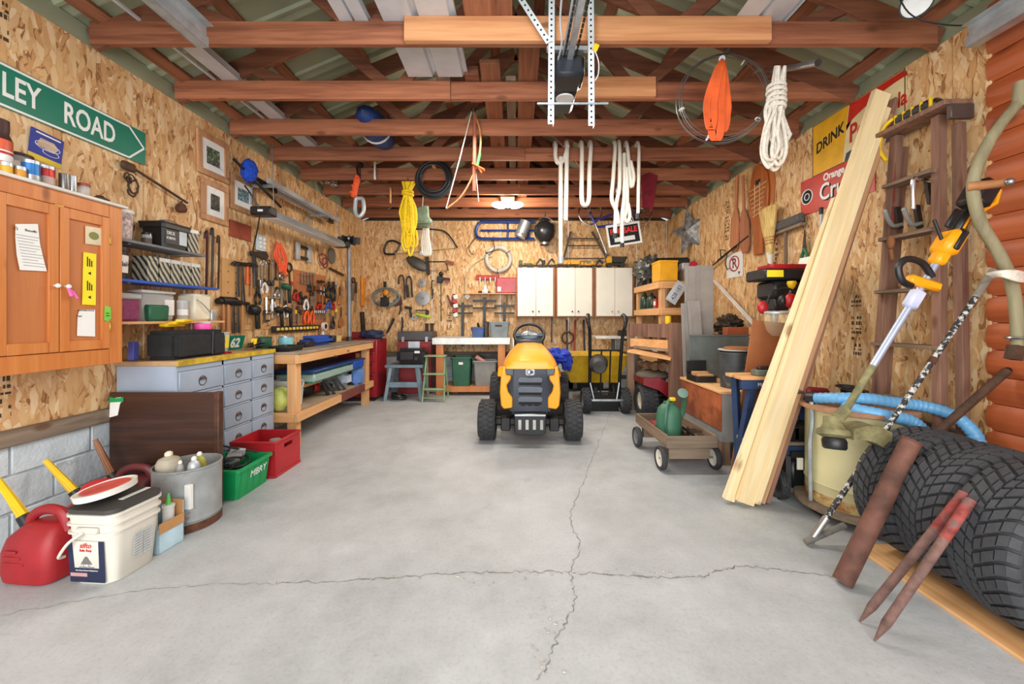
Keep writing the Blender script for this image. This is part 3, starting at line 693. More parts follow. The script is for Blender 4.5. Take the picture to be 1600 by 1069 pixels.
# things on the chest
FAB = mat('black_fabric', (34, 35, 37), .9, 0, .2, 30)
t = thing('tool_bag', 'long black fabric tool bag on top of the drawer chest', 'bag', (-2.47, 2.95, DZ))
part('bag_body', MB().box((0, 0, .075), (.2, .46, .15), bev=.02, seg=2), FAB, t)
part('end_pocket', MB().box((.085, .16, .065), (.045, .12, .12), bev=.012), FAB, t); part('end_pocket', MB().box((.1, -.05, .07), (.012, .3, .11), bev=.004), FAB, t)
part('seam', MB().tube([(.108, .085, .01), (.112, .085, .14)], .004, 6), BLACK, t)
b = MB()
for i in range(3): b.box((-.02+.02*i, -.08+.02*i, .157+.014*i), (.05, .14, .022), (0, 0, .2*i), bev=.006)
soloW2 = lambda n, b, m, lb, ct, loc: solo(n, b, m, lb, ct, loc)
soloW2('yellow_tape_roll', b, YEL, 'folded yellow webbing on the black tool bag', 'webbing', (-2.47, 2.93, DZ+.008))
solo('pink_flagging_roll', MB().lathe([(.02, 0), (.045, 0), (.047, .004), (.047, .036), (.045, .04), (.02, .04), (.02, 0)], n=22, cap=False), mat('hot_pink', (244, 90, 170), .5), 'hot pink tape roll on the black tool bag', 'tape', (-2.45, 3.06, DZ+.151))
tin('clear_cup', 'clear lidded cup behind the pink tape roll', (-2.52, 3.165, DZ+.151), .035, .045, CLEAR, WHITE, 'cup')
solo('salt_box', MB().bb((-.02, -.02, 0), (.02, .02, .13), bev=.003), mat('blue_white_box', (90, 96, 180), .5), 'narrow blue and white box behind the near end of the tool bag', 'box', (-2.66, 2.72, DZ))
t = thing('clear_pail', 'clear plastic pail with yellow label on the chest', 'pail', (-2.55, 3.36, DZ)); part('tub', MB().lathe([(.055, 0), (.068, .13), (.071, .13), (.071, .14), (.064, .14), (.05, .01), (.001, .008)], n=22), CLEAR, t)
part('paper_label', MB().lathe([(.0605, .03), (.0675, .12)], n=12, cap=False), YLAB, t)
solo('red_pliers', MB().tube(spl([(0, 0, .01), (.05, .03, .012), (.12, .03, .01)], 4), .008, 6).tube(spl([(0, .02, .01), (.05, -.01, .012), (.12, -.02, .01)], 4), .008, 6), RED, 'red handled pliers lying in front of the clear pail', 'pliers', (-2.47, 3.2, DZ+.0))
ns = thing('house_number_sign', 'green house number board reading 62 standing on the chest', 'sign', M=uvn((-2.6, 3.6, DZ+.045), (0, 1, 0), (.25, 0, 1)))
part('board', MB().bb((-.09, -.045, -.004), (.09, .05, .004)), SGR, ns); text(ns, '62', .085, SWH, T(.01, 0, .005), bold=.003)
t = thing('headlamp_bundle', 'tangle of black yellow straps and tools on the corner of the chest', 'strap', (-2.42, 3.66, DZ))
b = MB()
for k in range(6):
    random.seed(k+3); P = [(random.uniform(-.07, .07), random.uniform(-.08, .06), .012+.02*k*random.random()+.01) for _ in range(6)]; b.tube(spl(P, 5), .007, 5, flat=.5)
part('strap', b, BLACK, t); part('spring_clamp', MB().bar((-.08, -.06, .012), (0, 0, .12), .018, .014).bar((.03, -.09, .012), (0, 0, .12), .018, .014), mat('olive_metal', (110, 100, 70), .5, .4), t)
part('yellow_grip', MB().bar((-.05, -.04, .05), (-.02, -.02, .1), .024, .02).bar((.02, -.06, .05), (.005, -.03, .1), .024, .02), YEL, t)
# ======================= leaning board, drum, cans, bucket, boxes =====================
bd = thing('leaning_board', 'dark stained wooden panel leaning against the end of the chest', 'board', (-2.34, 2.6, 0))
part('panel', MB().bb((-2.70, 2.595, 0), (-2.0, 2.62, .765), bev=.003), W_DARK, bd, w=True)
part('edge_rail', MB().bb((-2.0, 2.585, 0), (-1.965, 2.63, .77), bev=.004), W_DARK, bd, w=True)
part('torn_label', MB().prism([(-2.695, .60), (-2.64, .615), (-2.625, .69), (-2.60, .725), (-2.62, .735), (-2.69, .725)], -2.594, -2.592, Matrix(((1, 0, 0, 0), (0, 0, -1, 0), (0, 1, 0, 0), (0, 0, 0, 1)))), PAPER, bd, w=True)
part('green_tape', MB().prism([(-2.695, .70), (-2.60, .705), (-2.60, .735), (-2.65, .728), (-2.69, .738)], -2.5918, -2.590, Matrix(((1, 0, 0, 0), (0, 0, -1, 0), (0, 1, 0, 0), (0, 0, 0, 1)))), GREEN, bd, w=True)
RDR = mat('rusted_drum_grey', (152, 156, 156), .6, .2, .1, 8, .1, (104, 66, 42), .6)
dr = thing('cut_drum', 'rusty grey open drum holding spray bottles in front of the dark panel', 'drum', (-2.02, 2.41, 0))
part('shell', MB().lathe([(.158, 0), (.168, .004), (.168, .06), (.171, .065), (.168, .07), (.168, .355), (.172, .36), (.172, .37), (.164, .37), (.16, .28), (.001, .28)], n=40), RDR, dr)
part('rust_band', MB().lathe([(.1695, .004), (.1695, .05)], n=40, cap=False), RUST, dr)
part('torn_sticker', MB().bb((.10, -.145, .15), (.135, -.125, .29), rot=(0, 0, 0)), PAPER, dr)
def bottle(lb, loc, r, h, body, cap, capw=.014):
    t = thing('spray_bottle', lb, 'bottle', loc); part('body', MB().lathe([(r*.95, 0), (r, .005), (r, h*.6), (r*.8, h*.75), (capw, h*.84), (capw, h*.86)], n=18), body, t)
    part('cap', MB().lathe([(capw*1.15, h*.86), (capw*1.1, h*.95), (capw*.5, h), (.001, h)], n=12), cap, t); return t
zz = .281
bottle('squat beige torch bottle in the drum', (-2.095, 2.36, zz), .062, .175, mat('beige_tin', (176, 168, 150), .5), mat('cream_white', (224, 214, 190), .5), .018)
bottle('thin white tipped bottle in the drum', (-2.0, 2.33, zz), .02, .13, mat('grey_bottle', (150, 150, 148), .5), WHITE, .009)
bottle('yellow green bottle with pointed nozzle in the drum', (-1.95, 2.41, zz), .034, .155, mat('olive_bottle', (150, 146, 60), .5), WHITE, .012)
bottle('silver topped bottle at the right edge of the drum', (-1.93, 2.345, zz), .032, .15, LGREY, WHITE, .012)
def gas_can(lb, loc, rot, m, sp, spm, vent=None):
    t = thing('fuel_can', lb, 'fuel can', loc, rot)
    b = MB(); prof = []
    for (z, lx, ly, ox) in ((0, .12, .088, 0), (.01, .138, .1, 0), (.05, .145, .106, 0), (.15, .143, .104, 0), (.205, .132, .09, .004), (.245, .105, .062, .016), (.262, .085, .045, .024), (.268, .06, .03, .03)):
        prof.append([b.b.verts.new((ox+lx*(abs(math.cos(a_))**.45)*(1 if math.cos(a_) > 0 else -1), ly*(abs(math.sin(a_))**.5)*(1 if math.sin(a_) > 0 else -1), z)) for a_ in [6.28319*j/28 for j in range(28)]])
    b.rings(prof)
    part('body', b, m, t)
    part('handle', MB().tube(spl([(-.095, 0, .235), (-.07, 0, .285), (-.01, 0, .315), (.06, 0, .315), (.1, 0, .29), (.118, 0, .22)], 5), [.022]*26, 10, flat=1.1), m, t)
    part('collar', MB().cyl((-.092, 0, .225), (-.135, 0, .275), .03, .026, 16), BLACK, t)
    s = V((-.13, 0, .268)); e = s+V((-.155, 0, .185)) if not sp else s+V(sp)
    part('spout', MB().tube([s, s+(e-s)*.25, s+(e-s)*.9, e], [.021, .019, .014, .012], 8), spm, t)
    part('spout_rib', MB().tube([s+V((.006, -.02, .004)), e+V((0, -.011, 0))], .004, 6).tube([s+V((.006, .02, .004)), e+V((0, .011, 0))], .004, 6), spm, t)
    if vent: part('vent_cap', MB().cyl((.105, 0, .27), (.118, 0, .3), .016, .014, 12), vent, t)
    pan = MB()
    for k in range(3): pan.bb((-.08, -.1075, .1+.028*k), (.03-.02*k, -.1045, .112+.028*k), bev=.001)
    part('moulded_lettering', pan, m, t)
    return t
CANR = mat('fuel_can_red', (158, 30, 36), .5, 0, .1, 5, .15)
gas_can('red fuel can with yellow spout, nearest the camera', (-2.315, 1.93, 0), (0, 0, R(-6)), CANR, None, YEL)
gas_can('red fuel can with yellow spout behind the white bucket', (-2.38, 2.235, 0), (0, 0, R(4)), mat('fuel_can_red_bright', (196, 40, 46), .45, 0, .1), None, YEL, YEL)
gas_can('dull maroon fuel can with brown spout beside the drum', (-2.42, 2.475, 0), (0, 0, R(2)), mat('fuel_can_maroon', (104, 44, 46), .45, 0, .12), (-.105, 0, .225), mat('brown_spout', (140, 92, 60), .5))
# white salt bucket
TUB = mat('bucket_white', (216, 212, 200), .4, 0, .05, 3)
sb = thing('ice_melter_bucket', 'square white ice melter bucket with printed label, topped by loose lids', 'bucket', (-1.995, 1.955, 0), (0, 0, R(-4)))
def rsq(x, y, z, mb, c=.05, n=5):
    L = []
    for qx, qy, a0 in ((1, -1, -90), (1, 1, 0), (-1, 1, 90), (-1, -1, 180)):
        for i in range(n+1):
            a_ = R(a0+90*i/n); L.append(mb.b.verts.new((qx*(x-c)+c*math.cos(a_), qy*(y-c)+c*math.sin(a_), z)))
    return L
b = MB(); L = []
for z, s in ((0, .1), (.008, .106), (.245, .12), (.246, .128), (.254, .128), (.255, .1205), (.285, .122), (.286, .13), (.294, .13), (.295, .1225), (.325, .124), (.326, .131), (.338, .131), (.339, .12), (.33, .115), (.1, .108)): L.append(rsq(s, s*1.02, z, b))
b.rings(L); part('tub', b, TUB, sb)
lab = thing_front = None
Mf = uvn((-.012, -.1195, .115), (1, 0, 0), (0, -.057, 1))
NAVY = mat('navy_print', (30, 40, 70), .5)
b = MB().prism([(-.088, -.1), (.088, -.1), (.092, .1), (.066, .1), (.062, -.03), (-.062, -.03), (-.066, .1), (-.092, .1)], 0, .0014, Mf)
part('label_border', b, NAVY, sb)
part('label_sheet', MB().prism([(-.064, -.03), (.064, -.03), (.067, .1), (-.067, .1)], 0, .0012, Mf), mat('label_cream', (208, 204, 192), .6), sb)
part('printed_road', MB().prism([(-.04, -.028), (.04, -.028), (.006, .025), (-.006, .025)], .0013, .002, Mf), mat('road_print', (110, 108, 104), .6), sb)
RIN = mat('red_ink', (190, 40, 30), .6)
text(sb, 'sifto', .034, RIN, Mf @ T(0, .078, .0018), shear=.25, bold=.0006); text(sb, 'Safe Step', .017, RIN, Mf @ T(0, .055, .0018), bold=.0004)
text(sb, 'ICE MELTER', .014, PAPER, Mf @ T(0, -.018, .0022), bold=.0003); text(sb, 'Fast Acting, Maximum Melting Power', .0075, PAPER, Mf @ T(0, -.042, .0018))
part('label_stripe', MB().prism([(-.085, -.072), (.0, -.072), (.0, -.055), (-.085, -.055)], .0015, .002, Mf), mat('label_pink', (200, 150, 150), .6), sb)
Ms = uvn((.1205, .02, .13), (0, 1, 0), (.057, 0, 1))
b = MB()
for i in range(9):
    for k in (-1, 1): b.prism([(-.046 if k < 0 else .004, .06-i*.014), (-.004 if k < 0 else .046, .06-i*.014), (-.004 if k < 0 else .046, .069-i*.014), (-.046 if k < 0 else .004, .069-i*.014)], 0, .0012, Ms)
part('fine_print', b, mat('pale_grey_print', (178, 184, 186), .6), sb, kind='stuff')
part('handle_block', MB().bb((-.05, -.14, .252), (.06, -.12, .282), bev=.006), TUB, sb)
part('handle', MB().tube(spl([(-.0, -.142, .265), (-.06, -.155, .22), (-.115, -.15, .15), (-.125, -.12, .135)], 6), .0065, 8), TUB, sb)
b = MB(); b.rings([rsq(.128, .13, z, b) for z in (.342, .346, .358, .36)])
part('dark_lid', b, mat('charcoal_lid', (62, 60, 58), .55), sb)
part('lid_strap', MB().bb((.03, -.02, .3615), (.055, .12, .365), bev=.001), WHITEP, sb)
pl = thing('paint_pail_lid', 'round white lid smeared with red paint lying tilted on the bucket', 'lid', M=Matrix.Translation((-2.045, 1.95, .413)) @ Euler((R(4), R(-9), 0)).to_matrix().to_4x4())
part('rim', MB().lathe([(.108, -.022), (.114, -.02), (.116, .0), (.118, .008), (.112, .01), (.106, .004), (.001, .004)], n=36), WHITEP, pl)
part('paint_smear', MB().lathe([(.1, .006), (.098, .009), (.03, .012), (.001, .011)], n=30, sx=1, sy=.86), mat('smeared_red', (206, 84, 76), .6, 0, .14, 10), pl)
# box of caulk
cb = thing('caulk_box', 'pale blue open carton holding tubes of caulk beside the drum', 'carton', (-1.955, 2.155, 0), (0, 0, R(-6)))
PB = mat('pale_blue_card', (176, 202, 214), .7)
b = MB(); sx, sy, h = .065, .07, .15
b.bb((-sx, -sy, 0), (sx, sy, .004)).bb((-sx, -sy, .0), (-sx+.004, sy, h+.06)).bb((sx-.004, -sy, .0), (sx, sy, h)).bb((-sx, -sy, 0), (sx, -sy+.004, h-.02)).bb((-sx, sy-.004, 0), (sx, sy, h+.08))
part('carton', b, PB, cb); part('flap', MB().bb((sx-.001, -sy, h-.045), (sx+.003, sy, h+.01), rot=(0, 0, 0)), CARD, cb); part('back_flap', MB().bb((-sx, sy-.006, .12), (sx, sy-.0045, h+.085)), CARD, cb)
for k, (x, y, lb) in enumerate(((.01, .032, 'white caulk tube with green tip in the pale blue carton'), (-.022, -.034, 'white squeeze bottle with dark green cap in the pale blue carton'))):
    t = thing('caulk_tube', lb, 'tube', cb.matrix_basis @ V((x, y, .005)))
    part('body', MB().lathe([(.027, 0), (.027, .2), (.03, .202), (.03, .212), (.001, .214)], n=18), WHITE, t)
    part('nozzle', MB().lathe([(.012, .213), (.007, .26), (.004, .275), (.001, .275)], n=12), (mat('lime_green', (90, 190, 90), .5), DGREEN)[k], t)
# recycling bin and red crate
gb = thing('recycling_bin', 'green recycling bin full of black cables beside the dark panel', 'bin', (-2.09, 2.86, 0))
part('tub', open_box(.37, .36, .215, .005, .9, .014), GREEN, gb)
b = MB()
for k in range(5): b.box((.176, -.14+.07*k, .1), (.006, .006, .18), (0, R(6), 0))
part('rib', b, GREEN, gb, kind='stuff')
text(gb, 'MBRY', .07, SWH, uvn((.183, .03, .135), (0, 1, 0), (.1, 0, 1)) @ T(0, 0, .004), shear=.15)
t = thing('cable_heap', 'heap of coiled black cables and grey chargers in the green bin', 'cables', (-2.09, 2.86, .14))
b = MB()
for k in range(9):
    random.seed(40+k); b.ring((random.uniform(-.06, .07), random.uniform(-.07, .07), .01+.012*k), random.uniform(.05, .1), .008, (random.uniform(-.4, .4), random.uniform(-.4, .4), 1), 18, 6)
part('cable', b, BLACK, t)
part('charger', MB().box((.02, .02, .1), (.09, .13, .06), (.3, .2, .4), bev=.006), GREY, t); part('charger', MB().box((.04, .05, .118), (.06, .02, .07), (.3, .2, .4), bev=.003), LGREY, t)
part('lead', MB().tube(spl([(-.1, -.15, .0), (-.05, -.13, .1), (-.06, -.1, .22), (.05, .05, .14), (.12, .12, .1)], 6), .007, 6), BLACK, t)
rc = thing('red_crate', 'red plastic crate with hand slots behind the green bin', 'crate', (-2.07, 3.25, 0))
b = MB(); X, Y_, h, th = .18, .175, .285, .008
b.bb((-X, -Y_, 0), (X, Y_, .008)).bb((-X, -Y_, .008), (-X+th, Y_, h)).bb((-X+th, -Y_, .008), (X-th, -Y_+th, h)).bb((-X+th, Y_-th, .008), (X-th, Y_, h))
b.bb((X-th, -Y_, .008), (X, Y_, .2)).bb((X-th, -Y_, .2), (X, -.06, h)).bb((X-th, .06, .2), (X, Y_, h)).bb((X-th, -.06, .235), (X, .06, h))
for zz_ in (0.0, h-.02): b.bb((X, -Y_, zz_), (X+.008, Y_, zz_+.02), bev=.003).bb((-X, -Y_-.008, zz_), (X, -Y_, zz_+.02), bev=.003)
b.bb((X-.004, -Y_-.006, 0), (X+.006, -Y_+.01, h), bev=.002)
part('shell', b, REDP, rc)
t = thing('hose_fitting', 'grey hose fitting lying in the red crate', 'fitting', (-2.03, 3.3, .009)); part('body', MB().lathe([(.06, 0), (.06, .2), (.04, .23), (.001, .235)], n=18), GREY, t); part('collar', MB().ring((0, 0, .15), .062, .008), BLACK, t)

def stretch(x, y, z, *names):
    for n in names:
        for o in C.objects:
            if o.parent is None and (o.name == n or o.name.startswith(n+'.')): o.scale = (x, y, z)
stretch(1.05, 1.05, 1.25, 'lidded_bucket', 'spice_jar'); stretch(1.05, 1.1, 1.4, 'screw_bucket', 'black_tub'); stretch(1.1, 1., 1.55, 'screw_carton')
stretch(1.05, 1., 1.45, 'grit_tub', 'cream_pail', 'clear_storage_box', 'spray_nozzle', 'marker_tin'); stretch(1.05, 1.05, 1.36, 'tool_bag'); stretch(1.1, 1.1, 1.25, 'clear_pail')
for n in ('yellow_tape_roll', 'pink_flagging_roll', 'clear_cup'): C.objects[n].location.z += .055; C.objects[n].scale = (1.15, 1.15, 1.15)
stretch(1.4, 1.4, 1.4, 'house_number_sign'); C.objects['house_number_sign'].location.z += .018
stretch(1.2, 1.2, 1.3, 'paint_thinner_tin', 'yellow_wax_tin', 'blue_tin', 'red_tin', 'tumbler_glass', 'bolt_jar'); C.objects['glass_jar'].scale = (1.1, 1.1, 1.35)
stretch(1., 1., 1.25, 'glass_jar.001', 'glass_jar.002')
# ======================= workbench ====================================================
BX0, BX1, BY0, BY1, BZ = -2.70, -2.10, 3.77, 5.76, .93
wbn = thing('workbench', 'long pine workbench with worn grey top and a lower shelf along the left wall', 'workbench', (-2.4, 4.75, 0))
part('bench_top', MB().bb((BX0, BY0-.01, BZ-.022), (BX1+.012, BY1+.02, BZ), bev=.003), PLY, wbn, w=True)
part('front_apron', MB().bb((BX1-.038, BY0+.0, BZ-.112), (BX1, BY1, BZ-.023), bev=.003), W_PINEY, wbn, w=True)
for y in (BY0, BY1-.038): part('end_apron', MB().bb((BX0, y, BZ-.112), (BX1-.039, y+.038, BZ-.023), bev=.003), W_PINEX, wbn, w=True)
for x in (BX1-.13, BX0+.01):
    for y in (BY0+.04, BY1-.13): part('leg', MB().bb((x, y, 0), (x+.089, y+.089, BZ-.113 if False else BZ-.024), bev=.003), W_PINEZ, wbn, w=True)
part('front_rail', MB().bb((BX1-.04, BY0+.0, .25), (BX1-.002, 4.72, .338), bev=.003), W_PINEY, wbn, w=True)
part('front_rail', MB().bb((BX1-.03, 4.723, .245), (BX1-.0, 5.45, .345), bev=.003), mat('red_brown_board', (116, 62, 54), .6, 0, .15, 8), wbn, w=True, label='red brown painted board')
part('front_rail', MB().bb((BX1-.04, 5.453, .25), (BX1-.002, BY1+.03, .338), bev=.003), W_PINEY, wbn, w=True)
part('end_rail', MB().bb((BX0, BY0, .25), (BX1-.041, BY0+.038, .338), bev=.003), W_PINEX, wbn, w=True)
part('lower_shelf', MB().bb((BX0+.01, BY0+.04, .322), (BX1-.06, BY1-.02, .338)), mat('dusty_ply', (168, 148, 124), .8, 0, .14, 5), wbn, w=True)
# things under the bench
ZS_ = .339
TEAL = mat('teal_contents', (60, 150, 120), .7, 0, .3, 16)
t = thing('underbed_tote', 'long clear tote of green things with a blue lid, slung under the bench', 'tote', (-2.36, 4.85, .56))
part('tub', MB().box((0, 0, .055), (.42, 1.35, .11), bev=.02), TEAL, t); part('clear_wall', MB().box((0, 0, .055), (.43, 1.36, .1), bev=.02), CLEAR, t)
part('lid', MB().box((0, 0, .125), (.45, 1.4, .03), bev=.008), mat('navy_lid', (32, 62, 120), .45), t); part('lid_clip', MB().bb((.2, .3, .03), (.235, .62, .12), bev=.005), BLUE, t)
t = thing('folding_stand', 'black legged folding trestle with wooden bar on the lower bench shelf', 'trestle', (-2.3, 4.65, ZS_))
part('crossbar', MB().bb((-.02, -.46, .17), (.02, .3, .205), bev=.003), W_PINEY, t)
for y, dx in ((-.0, 0), (.3, -.03)):
    part('leg', MB().bar((dx+.0, y+.02, .21), (.1, y+.09, 0), .06, .03).bar((dx, y-.04, .21), (.06, y+.02, 0), .04, .03), BLACK, t)
part('bracket', MB().box((.01, .14, .2), (.09, .38, .025), bev=.006), BLACK, t)
t = thing('white_bin', 'white handled bin at the near end of the lower bench shelf', 'bin', (-2.4, 4.13, ZS_)); part('tub', open_box(.24, .2, .27, .004, .86, .01), WHITE, t); part('handle', MB().ring((.135, 0, .23), .04, .008, (1, 0, 0), 16, 6), WHITE, t)
t = thing('clear_tub', 'clear tub of blue parts behind the near bench leg', 'tub', (-2.57, 3.95, ZS_)); part('tub', MB().box((0, 0, .11), (.22, .26, .2), bev=.015), glass('bluish_clear', (150, 176, 190), .75), t); part('lid', MB().box((0, 0, .215), (.23, .27, .014), bev=.005), LGREY, t)
solo('yellow_green_bag', MB().blob((0, 0, .12), .11, (.9, .75, 1.1), .14), mat('lime_bag', (200, 208, 110), .55, 0, .2), 'yellow green bag at the end of the lower bench shelf beside the chest', 'bag', (-2.335, 3.87, ZS_))
t = thing('blower', 'dark red and black tool under the bench tote', 'power tool', (-2.45, 4.55, ZS_)); part('body', MB().ball((0, 0, .1), .1, (1, 1.3, .9)), BLACK, t); part('red_cover', MB().ball((.06, .1, .1), .06, (1, 1.1, 1)), RED, t)
t = thing('detergent_jug', 'translucent blue jug near the far end of the lower bench shelf', 'jug', (-2.2, 5.45, ZS_)); part('body', MB().box((0, 0, .12), (.12, .2, .24), bev=.03, seg=2), mat('jug_blue', (110, 150, 220), .35), t); part('cap', MB().cyl((0, 0, .24), (0, 0, .27), .025), WHITE, t); part('handle', MB().tube(spl([(0, .06, .22), (0, .13, .18), (0, .1, .08)], 4), .014, 8), mat('jug_blue', (110, 150, 220)), t)
t = thing('plastic_bag', 'white and pale blue carrier bag beside the blue jug', 'bag', (-2.36, 5.25, ZS_)); part('body', MB().box((0, 0, .11), (.26, .24, .22), bev=.06, seg=2), mat('bag_white_blue', (206, 222, 238), .5, 0, .1, 8), t)
solo('cardboard_sheet', MB().bb((-.02, -.1, 0), (.02, .1, .42), bev=.003), CARD, 'upright sheet of cardboard at the far end under the bench', 'cardboard', (-2.27, 5.68, ZS_))
# things on the bench top
tin('green_tin', 'dark green tin on the near end of the workbench', (-2.57, 3.98, BZ), .075, .13, DGREEN, DGREEN)
tin('pale_blue_tin', 'pale blue tin on the workbench', (-2.47, 4.2, BZ), .07, .13, mat('pale_blue_tin', (130, 196, 206), .45), GALV)
t = thing('black_tray', 'low black tray on the near corner of the workbench', 'tray', (-2.3, 3.93, BZ)); part('tray', open_box(.2, .28, .055, .006, .9, .006), BLACK, t)
t = thing('blue_tool_case', 'bright blue soft case in the middle of the workbench', 'case', (-2.42, 4.75, BZ)); part('body', MB().box((0, 0, .06), (.2, .5, .12), bev=.045, seg=2), BLUE, t); part('dark_end', MB().box((.04, .27, .06), (.12, .1, .09), bev=.012), BLACK, t)
t = thing('yellow_box_level', 'yellow and cream box on the workbench near its far end', 'box', (-2.52, 5.2, BZ)); part('box', MB().bb((-.05, -.28, 0), (.05, .34, .085), bev=.003), mat('cream_box', (214, 190, 120), .6), t); part('yellow_wrap', MB().bb((-.052, -.24, -.0), (.052, .0, .0865)), YEL, t)
t = thing('white_spray_bottle', 'white bottle standing behind the blue case', 'bottle', (-2.5, 5.02-.2+.25, BZ)); part('body', MB().lathe([(.035, 0), (.035, .1), (.012, .13), (.012, .15), (.001, .15)], n=16), WHITE, t); 
rl = thing('tape_roll', 'white rimmed roll of tape leaning on the boards behind the bench', 'tape', M=onL(507, 510, .07)); part('roll', MB().lathe([(.03, -.02), (.055, -.02), (.055, .02), (.03, .02), (.03, -.02)], n=22, cap=False), WHITE, rl); part('core', MB().lathe([(.029, -.021), (.038, -.021), (.038, .021), (.029, .021), (.029, -.021)], n=22, cap=False), mat('maroon_core', (90, 30, 40), .5), rl)
solo('drill_press_vise', MB().box((0, 0, .03), (.12, .18, .06), bev=.01).box((.0, .06, .075), (.1, .03, .04), bev=.004).cyl((0, -.15, .045), (0, 0, .045), .012), DK, 'dark steel vise between the pale blue tin and the blue case', 'vise', (-2.4, 4.47, BZ))
# ======================= pegboards and tools on the left wall ========================
PEG = mat('pegboard_tan', (204, 156, 100), .75, 0, .06, 4); PEG2 = mat('pegboard_brown', (172, 106, 62), .75, 0, .08, 4)
def board(name, lb, px0, px1, z0, z1, m):
    y0, y1 = F*XL/(px0-CX), F*XL/(px1-CX)
    t = thing(name, lb, 'tool board', (XL, (y0+y1)/2, (z0+z1)/2)); part('board', MB().bb((XL+.001, y0, z0), (XL+.009, y1, z1)), m, t, w=True)
    b = MB(); y = y0+.08
    while y < y1-.05:
        z = z0+.06
        while z < z1-.04: b.box((XL+.0095, y, z), (.0015, .012, .012)); z += .1
        y += .1
    part('peg_hole', b, mat('hole_dark', (70, 48, 30), .9), t, w=True, kind='stuff')
board('pegboard', 'tan pegboard for hammers behind the drawer chest', 345, 457, 1.14, 1.82, PEG)
board('pegboard', 'brown pegboard for pliers behind the workbench', 457.6, 508, 1.14, 1.86, PEG2)
board('pegboard', 'tan pegboard at the far end of the workbench', 508.6, 540, 1.14, 1.72, PEG)
GRIPS = {'black': BLACK, 'orange': ORANGE, 'red': RED, 'wood': W_GRIP, 'blue': BLUE, 'yellow': YEL, 'steel': STEEL, 'green': DGREEN, 'brown': BROWNIRON, 'dark': DK, 'white': WHITE}
